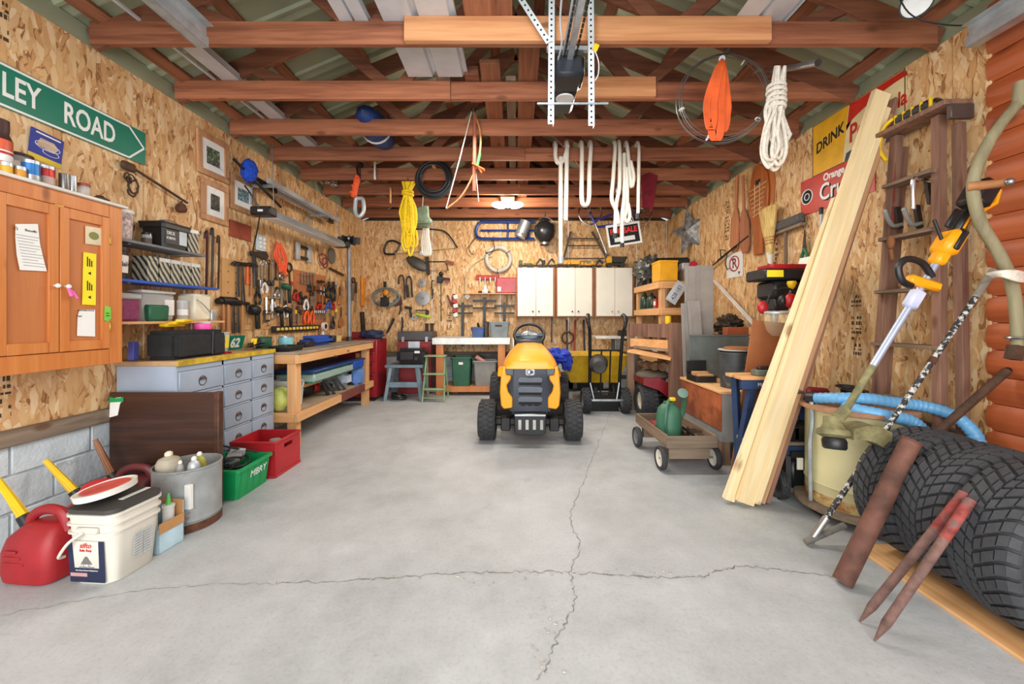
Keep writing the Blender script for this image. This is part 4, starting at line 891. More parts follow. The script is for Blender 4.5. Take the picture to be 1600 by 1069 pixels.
def tool(kind, px, top, bot, col, lb, deg=0., side='L', w=1., group=None):
    """a hanging tool: drawn in wall axes, its top at the pixel where it hangs, its length from the photo"""
    M = {'L': onL, 'R': onR, 'B': onB}[side](px, top, .03); Y = M.translation.y; L = (bot-top)*Y/F
    t = thing(kind, lb, kind.replace('_', ' ').split()[-1], M=rz(M, deg), group=group); g = GRIPS[col]
    if kind in ('claw_hammer', 'mallet', 'sledge_hammer', 'hand_axe'):
        part('handle', MB().tube([(0, .01, 0), (0, -L*.45, 0), (0, -L, 0)], [.011*w, .012*w, .017*w], 8, flat=.75), g, t)
        b = MB()
        if kind == 'claw_hammer': b.cyl((.02*w, 0, 0), (.085*w, 0, 0), .016*w).tube(spl([(.02*w, 0, 0), (-.04*w, .005, 0), (-.09*w, -.02, 0)], 4), [.015*w]*6+[.012*w, .008*w, .005*w][:3], 8)
        elif kind == 'hand_axe': b.prism([(-.03*w, .02), (.04*w, .02), (.1*w, .045), (.12*w, -.01), (.1*w, -.06), (.03*w, -.03), (-.03*w, -.025)], -.012, .012, bev=.004)
        else: b.cyl((-.07*w, 0, 0), (.07*w, 0, 0), .028*w, None, 12)
        part('head', b, BLACK if kind == 'mallet' else DK, t)
    elif kind == 'wrench':
        b = MB().bar((0, -.01, 0), (0, -L+.01, 0), .016*w, .006); b.ring((0, -.005, 0), .015*w, .006, n=14, m=5, flat=.6)
        b.prism([(-.02*w, -L), (-.02*w, -L-.02), (-.008*w, -L-.008), (.008*w, -L-.008), (.02*w, -L-.02), (.02*w, -L), (.008*w, -L+.02), (-.008*w, -L+.02)], -.004, .004)
        part('wrench_body', b, g if col in ('steel', 'dark', 'brown') else STEEL, t)
    elif kind in ('pliers', 'snips'):
        part('jaw', MB().prism([(-.012*w, 0), (.012*w, 0), (.02*w, -L*.3), (-.02*w, -L*.3)], -.006, .006, bev=.003), DK, t)
        for s in (-1, 1): part('grip', MB().tube(spl([(0, -L*.28, 0), (s*.022*w, -L*.5, 0), (s*.03*w, -L*.75, 0), (s*.018*w, -L, 0)], 4), .009*w, 7), g, t)
    elif kind in ('screwdriver', 'chisel', 'file'):
        part('grip', MB().lathe([(.006, 0), (.013*w, -.012), (.012*w, -L*.35), (.007, -L*.4), (.001, -L*.4)], (0, 0, 0), (0, 1, 0), 10), g, t)
        part('blade', MB().bar((0, -L*.38, 0), (0, -L, 0), .007*w if kind == 'screwdriver' else .02*w, .005), STEEL, t)
    elif kind == 'bar_clamp':
        part('bar', MB().bar((0, 0, 0), (0, -L, 0), .014*w, .006), g, t)
        part('jaw', MB().prism([(-.01, 0), (.09*w, -.005), (.09*w, -.03), (-.01, -.03)], -.008, .008).prism([(-.01, -L*.4), (.09*w, -L*.4-.005), (.09*w, -L*.4-.03), (-.01, -L*.4-.03)], -.008, .008), DK, t)
        part('screw', MB().cyl((.08*w, -L*.4-.07, 0), (.08*w, -L*.4+.05, 0), .006), STEEL, t)
    elif kind == 'hand_saw':
        part('blade', MB().prism([(-.02, -L*.28), (.09*w, -L*.28), (.04*w, -L), (-.02, -L)], -.0012, .0012), STEEL, t)
        part('handle', MB().ring((.03*w, -L*.15, 0), L*.14, .014, n=16, m=6, sx=.7), g, t)
    elif kind == 'heat_gun':
        part('barrel', MB().lathe([(.02*w, 0), (.032*w, -.02), (.034*w, -L*.5), (.024*w, -L*.6), (.018*w, -L*.7), (.001, -L*.7)], (0, 0, .02), (1, -.15, 0), 14), g, t)
        part('grip', MB().bar((-.01, 0, .02), (.0, -L, .02), .035*w, .03, bev=.006), BLACK, t)
    elif kind == 'wire_brush':
        part('handle', MB().bar((0, 0, 0), (0, -L*.5, 0), .022, .014, bev=.004), g, t); part('brush_head', MB().prism([(-.012, -L*.5), (.012, -L*.5), (.03*w, -L*.75), (.03*w, -L), (-.03*w, -L), (-.03*w, -L*.75)], -.007, .012), W_GRIP, t)
    elif kind == 'try_square':
        part('stock', MB().bb((-.01, -.02, -.006), (L*.8, .0, .006)), g, t); part('blade', MB().bb((-.01, -L, -.001), (.015, -.02, .001)), STEEL, t)
    elif kind == 'c_clamp':
        part('frame', MB().tube([(.03*w, 0, 0), (-.03*w, 0, 0), (-.03*w, -L*.7, 0), (.03*w, -L*.7, 0)], .009*w, 6), g, t); part('screw', MB().cyl((.03*w, -L, 0), (.03*w, -L*.3, 0), .006), STEEL, t); part('bar', MB().cyl((0, -L, 0), (.06*w, -L, 0), .004), STEEL, t)
    elif kind == 'socket_set':
        part('rail', MB().bar((-L*.5, 0, 0), (L*.5, 0, 0), .012, .01), DK, t)
        for i in range(5): part('socket', MB().cyl((-L*.42+L*.21*i, -.005, .01), (-L*.42+L*.21*i, -.05-.008*i*w, .01), .013), STEEL, t)
    return t
TL = tool
TL('claw_hammer', 372, 412, 464, 'black', 'black handled claw hammer, leftmost in the top row of the tan pegboard')
TL('claw_hammer', 378, 413, 478, 'dark', 'dark grey handled claw hammer beside the black handled one', 4, w=1.15)
TL('claw_hammer', 387, 414, 444, 'orange', 'short orange handled hammer in the top row of the tan pegboard')
TL('claw_hammer', 393, 414, 462, 'wood', 'brown wooden handled hammer at the right of the top row')
TL('hand_axe', 397, 396, 448, 'dark', 'large dark adze head tool above the hammers', 3, w=1.9)
TL('mallet', 357, 470, 522, 'wood', 'black headed mallet with wooden handle in the second row', w=1.3)
TL('mallet', 349, 471, 515, 'wood', 'black headed mallet half behind the cream pail, leftmost of the second row')
TL('sledge_hammer', 365, 473, 521, 'dark', 'small dark sledge hammer beside the black mallets')
TL('claw_hammer', 372, 474, 520, 'black', 'black handled hammer in the second row of the tan pegboard')
TL('claw_hammer', 379, 474, 521, 'wood', 'brown handled hammer at the right of the second row')
TL('screwdriver', 387, 476, 508, 'dark', 'long dark drift pin hanging right of the hammers')
for i, (px, a, b_, c, lb) in enumerate(((404, 410, 436, 'steel', 'bright wrench at the left of the cluster under the white rack'), (409, 411, 440, 'red', 'wrench next to the bright one under the white rack'), (414, 409, 432, 'steel', 'short wrench in the middle of the cluster'), (420, 409, 446, 'dark', 'dark wrench in the cluster above the tan pegboard middle'), (426, 409, 440, 'steel', 'bright wrench right of the dark one'), (431, 410, 436, 'dark', 'dark wrench at the right of the cluster'))): TL('wrench', px, a, b_, c, lb, w=1.5)
TL('file', 407, 436, 474, 'steel', 'long steel rule hanging below the wrench cluster', w=1.3)
TL('snips', 413, 436, 458, 'white', 'pale gripped snips below the wrench cluster', w=1.6)
TL('chisel', 420, 438, 456, 'black', 'black gripped chisel, left one of two below the wrenches', w=1.4); TL('chisel', 426, 438, 462, 'black', 'black gripped chisel, right one of two below the wrenches', w=1.4)
TL('hand_saw', 440, 424, 474, 'steel', 'narrow steel saw hanging at the right edge of the tan pegboard', w=.5)
TL('try_square', 441, 428, 446, 'red', 'red stocked square at the top right of the tan pegboard')
TL('pliers', 403, 448, 476, 'dark', 'dark pliers hanging low beside the hammers', w=1.4)
TL('c_clamp', 421, 466, 498, 'steel', 'pale steel clamp, left one of the low pair', w=1.8); TL('c_clamp', 430, 466, 494, 'steel', 'pale steel clamp, right one of the low pair', w=1.8)
TL('heat_gun', 400, 486, 514, 'black', 'black and grey drill hanging above the straps on the chest', w=1.6)
TL('heat_gun', 450, 450, 474, 'green', 'dark green gripped gun at the seam of the pegboards', w=1.1)
TL('heat_gun', 438, 486, 510, 'dark', 'dark gun with round white sticker low on the tan pegboard', w=1.15)
TL('heat_gun', 452, 486, 512, 'black', 'black caulking gun low at the seam of the pegboards', w=1.1)
TL('snips', 446, 470, 496, 'white', 'pale gripped shears between the guns', w=1.5)
TL('wrench', 459, 474, 502, 'steel', 'bright adjustable wrench left of the orange pliers', w=1.8)
TL('file', 466, 478, 506, 'brown', 'brown rasp left of the orange pliers', w=1.7)
TL('pliers', 479, 478, 506, 'orange', 'orange handled pliers, left one of the pair on the brown pegboard', w=1.7); TL('pliers', 487, 478, 506, 'orange', 'orange handled pliers, right one of the pair on the brown pegboard', 5, w=1.5)
for i in range(5): TL('wrench', 472+4.6*i, 428, 442+i*.8, 'steel', ['small wrench, first of five in the top row of the brown pegboard', 'small wrench, second of five in the top row of the brown pegboard', 'small wrench, third of five in the top row of the brown pegboard', 'small wrench, fourth of five in the top row of the brown pegboard', 'small wrench, last of five in the top row of the brown pegboard'][i], w=1.2)
for i in range(6): TL('screwdriver', 492+2.9*i, 484, 499, 'steel', ['nut driver at the left end of the low row of six', 'second nut driver in the low row of six', 'third nut driver in the low row of six', 'fourth nut driver in the low row of six', 'fifth nut driver in the low row of six', 'nut driver at the right end of the low row of six'][i], w=1.3)
for px, a, b_, kd, c, lb in ((433, 448, 466, 'pliers', 'steel', 'grey pliers above the pale steel clamps'), (427, 466, 486, 'pliers', 'white', 'pale handled pliers between the pale steel clamps'), (445, 452, 468, 'wrench', 'steel', 'short bright wrench left of the dark green gun'), (456, 440, 456, 'screwdriver', 'red', 'red gripped screwdriver at the pegboard seam'), (462, 484, 502, 'screwdriver', 'yellow', 'yellow gripped screwdriver low by the adjustable wrench'), (470, 484, 504, 'screwdriver', 'black', 'black gripped screwdriver left of the orange pliers'), (492, 446, 470, 'file', 'brown', 'brown handled file left of the bar clamps'), (508, 446, 474, 'wrench', 'dark', 'long dark wrench at the left of the far pegboard'), (509, 480, 500, 'chisel', 'blue', 'blue gripped chisel low at the left of the far pegboard'), (535, 446, 466, 'screwdriver', 'wood', 'wooden gripped screwdriver beside the brown brush'), (417, 486, 508, 'c_clamp', 'dark', 'small dark clamp right of the drill'), (484, 442, 456, 'pliers', 'black', 'small black pliers above the brown saw')): TL(kd, px, a, b_, c, lb, w=1.3)
TL('bar_clamp', 497, 438, 474, 'brown', 'red brown bar clamp left of centre of the brown pegboard'); TL('bar_clamp', 502, 438, 478, 'brown', 'red brown bar clamp right of the other one')
TL('pliers', 499, 472, 484, 'red', 'small red pliers above the nut drivers', w=1.8)
TL('pliers', 462, 452, 470, 'red', 'red handled pliers at the left of the brown pegboard', w=1.6); TL('snips', 470, 456, 476, 'black', 'black snips in the middle of the brown pegboard', w=1.6); TL('snips', 478, 462, 484, 'white', 'pale handled cutters in the middle of the brown pegboard', w=1.7)
TL('hand_saw', 486, 455, 482, 'brown', 'small brown saw in the middle of the brown pegboard')
TL('snips', 514, 440, 466, 'black', 'large black snips, left one of the pair on the far pegboard', w=2.); TL('snips', 521, 440, 470, 'black', 'large black snips, right one of the pair on the far pegboard', w=2.)
TL('pliers', 514, 468, 482, 'blue', 'blue handled pliers under the black snips', w=1.6); TL('pliers', 520, 468, 484, 'red', 'red handled pliers under the black snips', w=1.6)
TL('screwdriver', 525, 440, 462, 'steel', 'slim steel screwdriver beside the black snips', w=1.3)
TL('wire_brush', 531, 448, 476, 'brown', 'brown handled brush on the far pegboard', w=1.8)
TL('file', 525, 482, 498, 'yellow', 'yellow gripped file low on the far pegboard', w=1.7); TL('wire_brush', 533, 480, 510, 'brown', 'wooden scrub brush low on the far pegboard', w=2.)
TL('wrench', 517, 488, 512, 'steel', 'bright long wrench low on the far pegboard', 10, w=1.8); TL('snips', 520, 494, 514, 'black', 'dark tin snips low on the far pegboard', w=1.6)
TL('wrench', 543, 436, 490, 'steel', 'long wrench hanging right of the grey pole', w=2.); TL('hand_saw', 551, 432, 470, 'brown', 'rusty saw hanging near the far corner', w=1.)
TL('file', 556, 440, 488, 'brown', 'long rusty rasp near the far corner', w=1.6)
M = onL(425, 515, .03); yl = F*XL/(497-CX)-F*XL/(425-CX)
t = thing('bit_rail', 'black rail of yellow drill bits along the bottom of the pegboards', 'rail', M=M); part('rail', MB().bb((0, -.035, -.01), (yl, .035, .015), bev=.003), BLACK, t)
for i in range(12): part('bit_holder', MB().box((.08+i*(yl-.16)/11, 0, .02), (.045, .034, .02), bev=.006), YEL if i % 2 else mat('pale_yellow', (236, 220, 150), .5), t)
# single pieces high on the left wall
t = thing('aluminium_vise', 'pale aluminium jig with two bars high above the brown pegboard', 'jig', M=onL(474, 395, .03))
for x in (-.13, .13): part('bar', MB().bb((x-.035, -.11, -.015), (x+.035, .11, .02), bev=.008), LGREY, t)
part('crossbar', MB().bb((-.1, .05, -.01), (.1, .085, .012), bev=.004).bb((-.1, -.085, -.01), (.1, -.05, .012), bev=.004), DK, t)
solo('grinding_disc', MB().lathe([(.03, 0), (.11, 0), (.115, .006), (.11, .014), (.03, .014), (.03, 0)], n=28, cap=False).lathe([(.001, .003), (.03, .003), (.03, .012), (.001, .012)], n=20), mat('disc_grey', (112, 106, 96), .7), 'grey grinding disc hung high on the far left wall', 'disc', M=onL(518, 400, .012))
solo('red_wire_coil', MB().ring((0, 0, 0), .09, .01, n=22, m=6, sx=.8, sy=1.2).ring((.02, -.05, .015), .07, .01, n=22, m=6), mat('maroon_wire', (130, 56, 44), .6), 'dull red wire coil left of the grinding disc', 'coil', M=onL(505, 405, .03))
solo('brown_bar', MB().bar((-.12, .02, 0), (.34, -.03, 0), .03, .02), BROWNIRON, 'brown iron bar fixed level above the far pegboard', 'bar', M=onL(521, 423, .02))
b = MB(); random.seed(12)
for k in range(5): b.tube(spl([(random.uniform(-.12, -.02), .05-.01*k, .02), (random.uniform(-.16, .0), -.12, .03), (random.uniform(-.05, .1), -.25-.02*k, .02), (random.uniform(-.0, .1), -.1, .035), (random.uniform(-.1, .02), .04, .02)], 6), .009, 6)
solo('extension_cord', b, mat('orange_cord', (232, 92, 52), .6), 'tangled orange cord hanging high left of the aluminium jig', 'cord', M=onL(437, 386, .02))
t = thing('white_rack', 'white plastic card of fittings hung below the shop light cable', 'rack', M=onL(406, 381, .02)); part('card', MB().bb((-.07, -.075, 0), (.07, .09, .02), bev=.004), mat('pale_blue_white', (196, 210, 214), .5), t)
for k in range(6): part('fitting', MB().ball((-.03+.06*(k % 2), -.04+.045*(k//2), .025), .018), WHITE, t)
solo('horse_shoe_rasp', MB().ring((0, 0, 0), .05, .012, n=18, m=6).bar((0, -.04, 0), (.02, -.2, 0), .02, .01), BROWNIRON, 'rusty ring handled scraper on the maroon wall patch', 'scraper', M=onL(452, 418, .02))
# pole with black head, level, mop pole, ladder section, shop light
p0, p1 = at(545, 378, 5.66), at(546, 532, 5.66); p1.z = BZ+.001
t = thing('grey_pole', 'tall grey pole with black finned head standing on the far end of the workbench', 'pole', p1); b = MB().tube([p1+V((0, 0, -.0)), p0], [.032, .026], 10); part('pole', b, mat('pole_grey', (132, 136, 144), .45, .4), t, w=True)
part('foot', MB().cyl(p1, p1+V((0, 0, .06)), .05, .035), DK, t, w=True)
b = MB()
for k in range(6):
    a_ = k*1.05+.3; b.box(p0+V((.08*math.cos(a_), .08*math.sin(a_), .02)), (.15, .012, .1), (0, 0, a_), bev=.004)
part('fin', b, BLACK, t, w=True); part('cap', MB().ball(p0+V((0, 0, .05)), .04), STEEL, t, w=True)
solo('spirit_level', MB().bb((-.06, -.25, 0), (.06, .25, .03), bev=.004), ORANGE if False else mat('level_orange', (236, 150, 40), .45), 'orange level hanging upright in the far left corner', 'level', M=onL(566, 456, .01))
solo('dark_pipe', MB().cyl((0, .14, 0), (.08, -.4, 0), .035), DK, 'short dark pipe leaning below the orange level', 'pipe', M=onL(566, 500, .04))
t = thing('shop_light', 'long grey shop light with black ends hung along the left wall', 'light', (-2.45, 4.66, 2.28))
part('housing', MB().prism([(-.09, -.02), (.09, -.02), (.05, .05), (-.05, .05)], -.8, .82, Matrix(((1, 0, 0, 0), (0, 0, 1, 0), (0, 1, 0, 0), (0, 0, 0, 1))), bev=.004), LGREY, t)
part('diffuser', MB().bb((-.07, -.76, -.028), (.07, .78, -.021)), WHITE, t)
for y in (-.86, .84): part('end_cap', MB().bb((-.1, y-.06, -.03), (.1, y+.06, .055), bev=.012), BLACK, t)
part('label_sheet', MB().bb((-.02, -.922, .0), (.03, -.92, .02)), PAPER, t)
for y in (-.7, .7): part('chain', MB().cyl((0, y, .05), (-.02, y, .75), .004, None, 6), STEEL, t)
pt = [V((-2.45, 3.76, 2.29)), V((-2.5, 3.7, 2.42)), V((-2.58, 3.72, 2.52))]; b = MB().tube(spl(pt, 5), .007, 6).tube(spl([V((-2.45, 3.75, 2.27)), V((-2.55, 3.85, 2.1)), V((-2.66, 3.96, 1.95)), V((-2.69, 4.0, 1.72))], 5), .006, 6)
part('cable', b, BLACK, t, w=True)
t = thing('aluminium_ladder_section', 'slim aluminium rail assembly on brackets high on the left wall', 'ladder', M=onL(450, 308, .12))
Mi = ROOT[t.name].inverted(); a0, a1 = Mi @ at(400, 282, F*(XL+.12)/(400-CX)), Mi @ at(516, 345, F*(XL+.12)/(516-CX))
part('rail', MB().bar(a0, a1, .05, .03).bar(a0+V((0, 0, .12)), a1+V((0, 0, .12)), .05, .03), LGREY, t)
part('dark_sleeve', MB().bar(a0.lerp(a1, -.02), a0.lerp(a1, .2), .062, .045).bar(a0.lerp(a1, .95), a0.lerp(a1, 1.04), .06, .04), BLACK, t)
for f in (.05, .75):
    q = a0.lerp(a1, f); part('bracket', MB().bar(q+V((0, -.03, -.1)), q+V((0, -.03, .14)), .03, .012, up=(1, 0, 0)).bar(q+V((0, -.03, -.1)), q+V((0, -.22, -.11)), .03, .012, up=(1, 0, 0)), GALV, t)
t = thing('mop', 'blue microfibre mop head on a dark pole beside the framed pictures', 'mop', M=onL(389, 267, .2))
part('head', MB().blob((0, 0, 0), .06, (1.35, 1.9, 1), .2, 9, 20, 14, (0, 0, R(-10))), mat('mop_blue', (24, 74, 190), .95, 0, .25, 40, .6), t)
part('pole', MB().cyl((-.2, .03, 0), (.5, -.2, 0), .014), BLACK, t)
# ======================= things on the back wall ======================================
def stroke(P, r, k=4, closed=False, n=7): return MB().tube(spl(P, k, closed), r, n, closed)
S7 = 7/F     # metres per pixel at the back wall
t = thing('bow_saw', 'large black bow saw hung on the back wall behind the yellow rope', 'saw', M=onB(655, 378, .04))
part('bow', MB().tube([(-.42, -.2, 0), (-.3, .02, 0), (-.1, .23, 0)], .012, 7).tube(spl([(-.1, .23, 0), (.3, .22, 0), (.5, .15, 0), (.68, -.1, 0)], 5), .012, 7), BLACK, t)
part('blade', MB().bar((-.44, -.22, 0), (.68, -.11, 0), .004, .02), DK, t)
part('grip', MB().tube(spl([(-.44, -.22, 0), (-.62, -.2, 0), (-.58, -.02, 0), (-.46, .02, 0), (-.34, -.04, 0)], 5), .018, 8), BLACK, t)
t = thing('bow_saw', 'small bow saw with red brown handle below the large one', 'saw', M=onB(688, 414, .03)); part('bow', MB().tube([(-.22, -.1, 0), (-.22, .06, 0), (.1, .06, 0), (.14, -.1, 0)], .01, 6), BLACK, t); part('blade', MB().bar((-.22, -.1, 0), (.14, -.1, 0), .004, .015), DK, t); part('grip', MB().bar((.1, .06, 0), (.24, .02, 0), .06, .025), mat('red_brown_wood', (150, 84, 60), .7), t)
t = thing('shovel_blade', 'grey steel shovel blade hung on the back wall below the yellow rope', 'shovel', M=onB(652, 412, .06)); part('blade', MB().ball((0, 0, 0), .2, (1.1, .5, .15), 16, 8, (0, 0, R(-30))), mat('grey_steel', (92, 90, 84), .45, .6), t); part('socket', MB().bar((.17, .12, 0), (.2, -.2, 0), .06, .04), DK, t)
for k, (px, py, h, c) in enumerate(((628, 440, .42, BROWNIRON), (640, 442, .36, BLACK))):
    t = thing('hook_tool', ['brown crook handled tool, left one of two beside the saw blades', 'black loop handled tool beside the saw blades'][k], 'hook', M=onB(px, py, .03)); part('crook', stroke([(-.06, -.05, 0), (-.05, .08, 0), (.0, .11, 0), (.03, .05, 0), (.04, -.1, 0), (.05, -h+.1, 0)], .014, 5), c, t); 
    if k: part('loop', MB().bar((-.05, -.04, 0), (-.03, -.26, 0), .05, .03), c, t)
for k, (px, py, r) in enumerate(((661, 466, .125), (660, 442, .07))):
    solo('saw_blade', MB().lathe([(.014, -.003), (r, -.002), (r, .002), (.014, .003), (.014, -.003)], n=40, cap=False), mat('blade_steel', (150, 150, 150), .25, .9), ['large round saw blade hanging on the back wall', 'smaller round saw blade overlapping the large one'][k], 'saw blade', M=onB(px, py, .03+.012*k))
t = thing('cord_coil', 'coil of grey extension cord with orange plug on the back wall', 'cord', M=onB(602, 463, .05))
b = MB()
for k in range(6): b.ring((.004*k, -.006*k, .012*(k % 3)), .17+.008*(k % 4), .011, n=30, m=6, sx=.86, sy=1.25)
part('coil', b, mat('cord_grey', (128, 134, 132), .6), t); part('hanger', MB().bar((0, .26, .02), (0, -.05, .02), .05, .02), BLACK, t); part('plug', MB().ball((.03, .06, .05), .05, (1, 1.2, .8)), mat('plug_orange', (216, 140, 40), .5), t); part('socket', MB().box((-.0, -.1, .03), (.14, .16, .06), bev=.01), BLACK, t)
t = thing('garden_shears', 'brown wooden handled shears hanging under the grey cord coil', 'shears', M=onB(612, 492, .03)); part('blade', MB().prism([(.02, -.05), (.06, -.08), (-.06, -.32), (-.1, -.33)], -.008, .008), DK, t); part('grip', MB().bar((.03, -.06, 0), (.06, .1, 0), .03, .03), W_GRIP, t)
t = thing('hand_axe_hung', 'dark red headed axe hanging right of the grey cord coil', 'axe', M=onB(622, 474, .03)); part('head', MB().prism([(-.08, .06), (.06, .07), (.08, -.02), (-.06, -.06)], -.015, .015, bev=.004), mat('dark_red_iron', (96, 50, 44), .7, .3), t); part('handle', MB().tube([(.04, .12, 0), (.05, -.1, 0), (.02, -.2, 0)], .014, 7), BROWNIRON, t)
t = thing('pistol_nozzle', 'black trigger nozzle on the back wall left of the green handle', 'nozzle', M=onB(638, 482, .03)); part('body', MB().bar((-.06, .02, 0), (.06, .0, 0), .05, .05, bev=.01), BLACK, t); part('grip', MB().bar((.03, .0, 0), (.05, -.16, 0), .035, .03, bev=.006), BLACK, t); part('ring', MB().ring((.11, -.16, 0), .035, .012, n=16, m=6), GALV, t)
t = thing('machete', 'dark long bladed tool hung low on the back wall', 'blade', M=onB(628, 508, .03)); part('blade', MB().prism([(-.01, .15), (.02, .13), (.03, -.04), (0, -.08)], -.005, .005), DK, t); part('grip', MB().bar((0, -.04, 0), (0, -.2, 0), .025, .02), BLACK, t)
t = thing('lopper_handle', 'lime green handled pruner on the back wall', 'pruner', M=onB(660, 492, .04)); part('grip', MB().bar((-.12, .02, 0), (.14, -.05, 0), .05, .03, bev=.01), mat('lime_green2', (170, 204, 40), .5), t); part('head', MB().box((.09, .04, 0), (.06, .07, .03), bev=.008), BLACK, t); part('rail', MB().bar((-.12, .08, 0), (.1, .08, 0), .02, .02), DK, t)
t = thing('bench_drill', 'black and red clamp head on a thin rod, on the back wall', 'clamp', M=onB(689, 437, .06)); part('head', MB().box((-.02, .0, 0), (.09, .12, .06), bev=.012), BLACK, t); part('arm', MB().bar((-.06, .03, 0), (.16, 0, 0), .05, .04, bev=.008), BLACK, t); part('red_tip', MB().bar((.08, -.02, 0), (.15, -.03, 0), .05, .035), RED, t); part('rod', MB().cyl((0, -.05, 0), (0, -.74, 0), .007), DK, t); part('knob', MB().ball((.0, .1, 0), .04), BLACK, t)
t = thing('pruning_saw', 'slim curved pruning saw hanging right of the saw blades', 'saw', M=onB(675, 450, .03)); part('blade', stroke([(.03, .13, 0), (0, .12, 0), (.0, 0, 0), (.02, -.1, 0), (.0, -.2, 0)], .009), DK, t); part('grip', MB().bar((.01, -.02, 0), (.01, -.14, 0), .03, .02), BLACK, t)
for k, px in enumerate((667, 675)):
    t = thing('hose_clamp', ['dark upright hinge above the red toolbox, left one', 'dark upright hinge above the red toolbox, right one'][k], 'hinge', M=onB(px, 515, .02)); part('leaf', MB().bar((0, .1, 0), (0, -.1, 0), .06, .015).bar((0, .09, 0), (0, .11, 0), .07, .03), BROWNIRON, t)
# sled, bowl, can, coil, wreath rack
t = thing('tube_sled', 'blue tubular metal sled hung level at the top of the back wall', 'sled', M=onB(795, 360, .07)); NB = mat('sled_blue', (30, 62, 140), .35, .3)
part('rail', MB().tube(spl([(.45, .15, 0), (-.3, .15, 0), (-.5, .14, 0), (-.58, 0, 0), (-.54, -.13, 0), (-.3, -.15, 0), (.45, -.15, 0)], 5), .026, 8), NB, t)
part('inner_rail', MB().tube([(-.5, 0, 0), (.45, 0, 0)], .016, 8), NB, t)
for x in (-.02, .35): part('crossbar', MB().cyl((x, -.15, .0), (x, .15, .0), .018), NB, t)
part('pull_cord', stroke([(-.56, -.1, .02), (-.7, -.3, .02), (-.66, -.42, .02), (-.62, -.42, .02)], .007), BLACK, t); part('pull_cord', stroke([(-.3, -.16, .03), (-.25, -.3, .03), (-.3, -.38, .03), (-.42, -.4, .03)], .007), BLACK, t)
t = thing('galvanised_can', 'galvanised can hung tilted over the blue sled', 'can', M=rz(onB(817, 358, .2), -22)); part('body', MB().lathe([(.1, -.15), (.105, .14), (.1, .14), (.09, -.14), (.001, -.14)], (0, 0, 0), (0, 1, 0), 24), GALV, t); part('vent', MB().cyl((-.04, -.09, .09), (-.04, -.09, .108), .02).cyl((.03, -.1, .095), (.03, -.1, .11), .022), BLACK, t)
t = thing('black_kettle_grill', 'round black kettle hung from the last truss beside the can', 'kettle', at(851, 362, 6.74)); part('bowl', MB().lathe([(.001, -.2), (.06, -.2), (.08, -.19), (.16, -.1), (.185, .0), (.16, .1), (.1, .17), (.02, .19), (.001, .19)], (0, 0, 0), n=28), mat('kettle_black', (34, 36, 40), .3), t)
part('handle', MB().tube(spl([(-.18, 0, .06), (-.12, 0, .2), (0, 0, .25), (.12, 0, .2), (.18, 0, .06)], 5), .009, 6), STEEL, t); part('base_ring', MB().lathe([(.08, -.23), (.085, -.19)], n=20, cap=False), STEEL, t)
part('hook', MB().cyl((0, 0, .24), (0, .0, .33), .006), STEEL, t)
t = thing('hose_ring', 'ring of grey corrugated hose tied with black cord, under the sled', 'hose', M=onB(779, 405, .06)); part('hose', MB().ring((0, 0, 0), .21, .037, n=40, m=10), mat('hose_grey', (186, 184, 176), .6), t)
for a_ in (35, 155, 265): part('cord_tie', MB().ring((.21*math.cos(R(a_)), .21*math.sin(R(a_)), 0), .041, .006, (-math.sin(R(a_)), math.cos(R(a_)), 0), 12, 5), BLACK, t)
t = thing('pale_cable', 'long pale cable looping from the hose ring to a white square fan plug', 'cable', M=onB(750, 430, .03)); part('cable', stroke([(.22, .34, 0), (.05, .3, 0), (-.14, .16, 0), (-.25, -.05, 0), (-.26, -.3, 0), (-.24, -.4, 0)], .012), mat('pale_rubber', (200, 188, 160), .6), t); part('cable', stroke([(.5, .3, 0), (.62, .15, 0), (.68, -.04, 0)], .009), mat('pale_rubber', (200, 188, 160), .6), t)
part('plug', MB().box((-.22, -.38, .03), (.09, .09, .04), (0, 0, R(45)), bev=.006), CREAM, t)
solo('red_holder_rail', MB().bb((-.22, -.04, 0), (.2, .045, .03), bev=.006).bb((.2, -.04, 0), (.42, -.0, .02)), mat('red_rail', (170, 44, 40), .5, 0, .2, 20), 'red rail holding small tools above the back shelf', 'rail', M=onB(763, 434, .01))
for k in range(5): solo('white_handled_tool', MB().bar((0, .03, 0), (0, -.06, 0), .022, .018, bev=.005), (WHITE, LGREY)[k % 2], 'small pale handled tool stuck in the red rail', 'tool', M=onB(750+k*8, 436, .06), group='small tools in the red rail')
t = thing('back_shelf', 'narrow wooden shelf on the back wall under the red rail', 'shelf', (bw(766, 459).x, 6.88, bw(766, 459).z)); part('board', MB().bb((-.48, -.06, -.018), (.46, .119, 0), bev=.002), W_PINEX, t); part('bracket', MB().bar((.3, .11, -.2), (.3, .0, -.02), .02, .02), W_OLD, t)
t = thing('red_box', 'glossy red rectangular case on the back shelf', 'case', (bw(792, 458).x, 6.88, bw(792, 459).z)); part('box', MB().bb((-.18, -.06, 0), (.18, .08, .27), bev=.012), mat('glossy_red', (176, 44, 56), .25), t); part('label_sheet', MB().bb((-.16, -.0615, .03), (-.1, -.0605, .11)), PAPER, t)
t = thing('white_plane', 'small white and black tool standing on the back shelf', 'tool', (bw(759, 458).x, 6.88, bw(759, 459).z)); part('body', MB().lathe([(.07, 0), (.075, .03), (.03, .09), (.025, .14), (.001, .15)], n=14), WHITE, t); part('base', MB().bb((-.12, -.05, .0), (.08, .05, .04), bev=.01), BLACK, t)
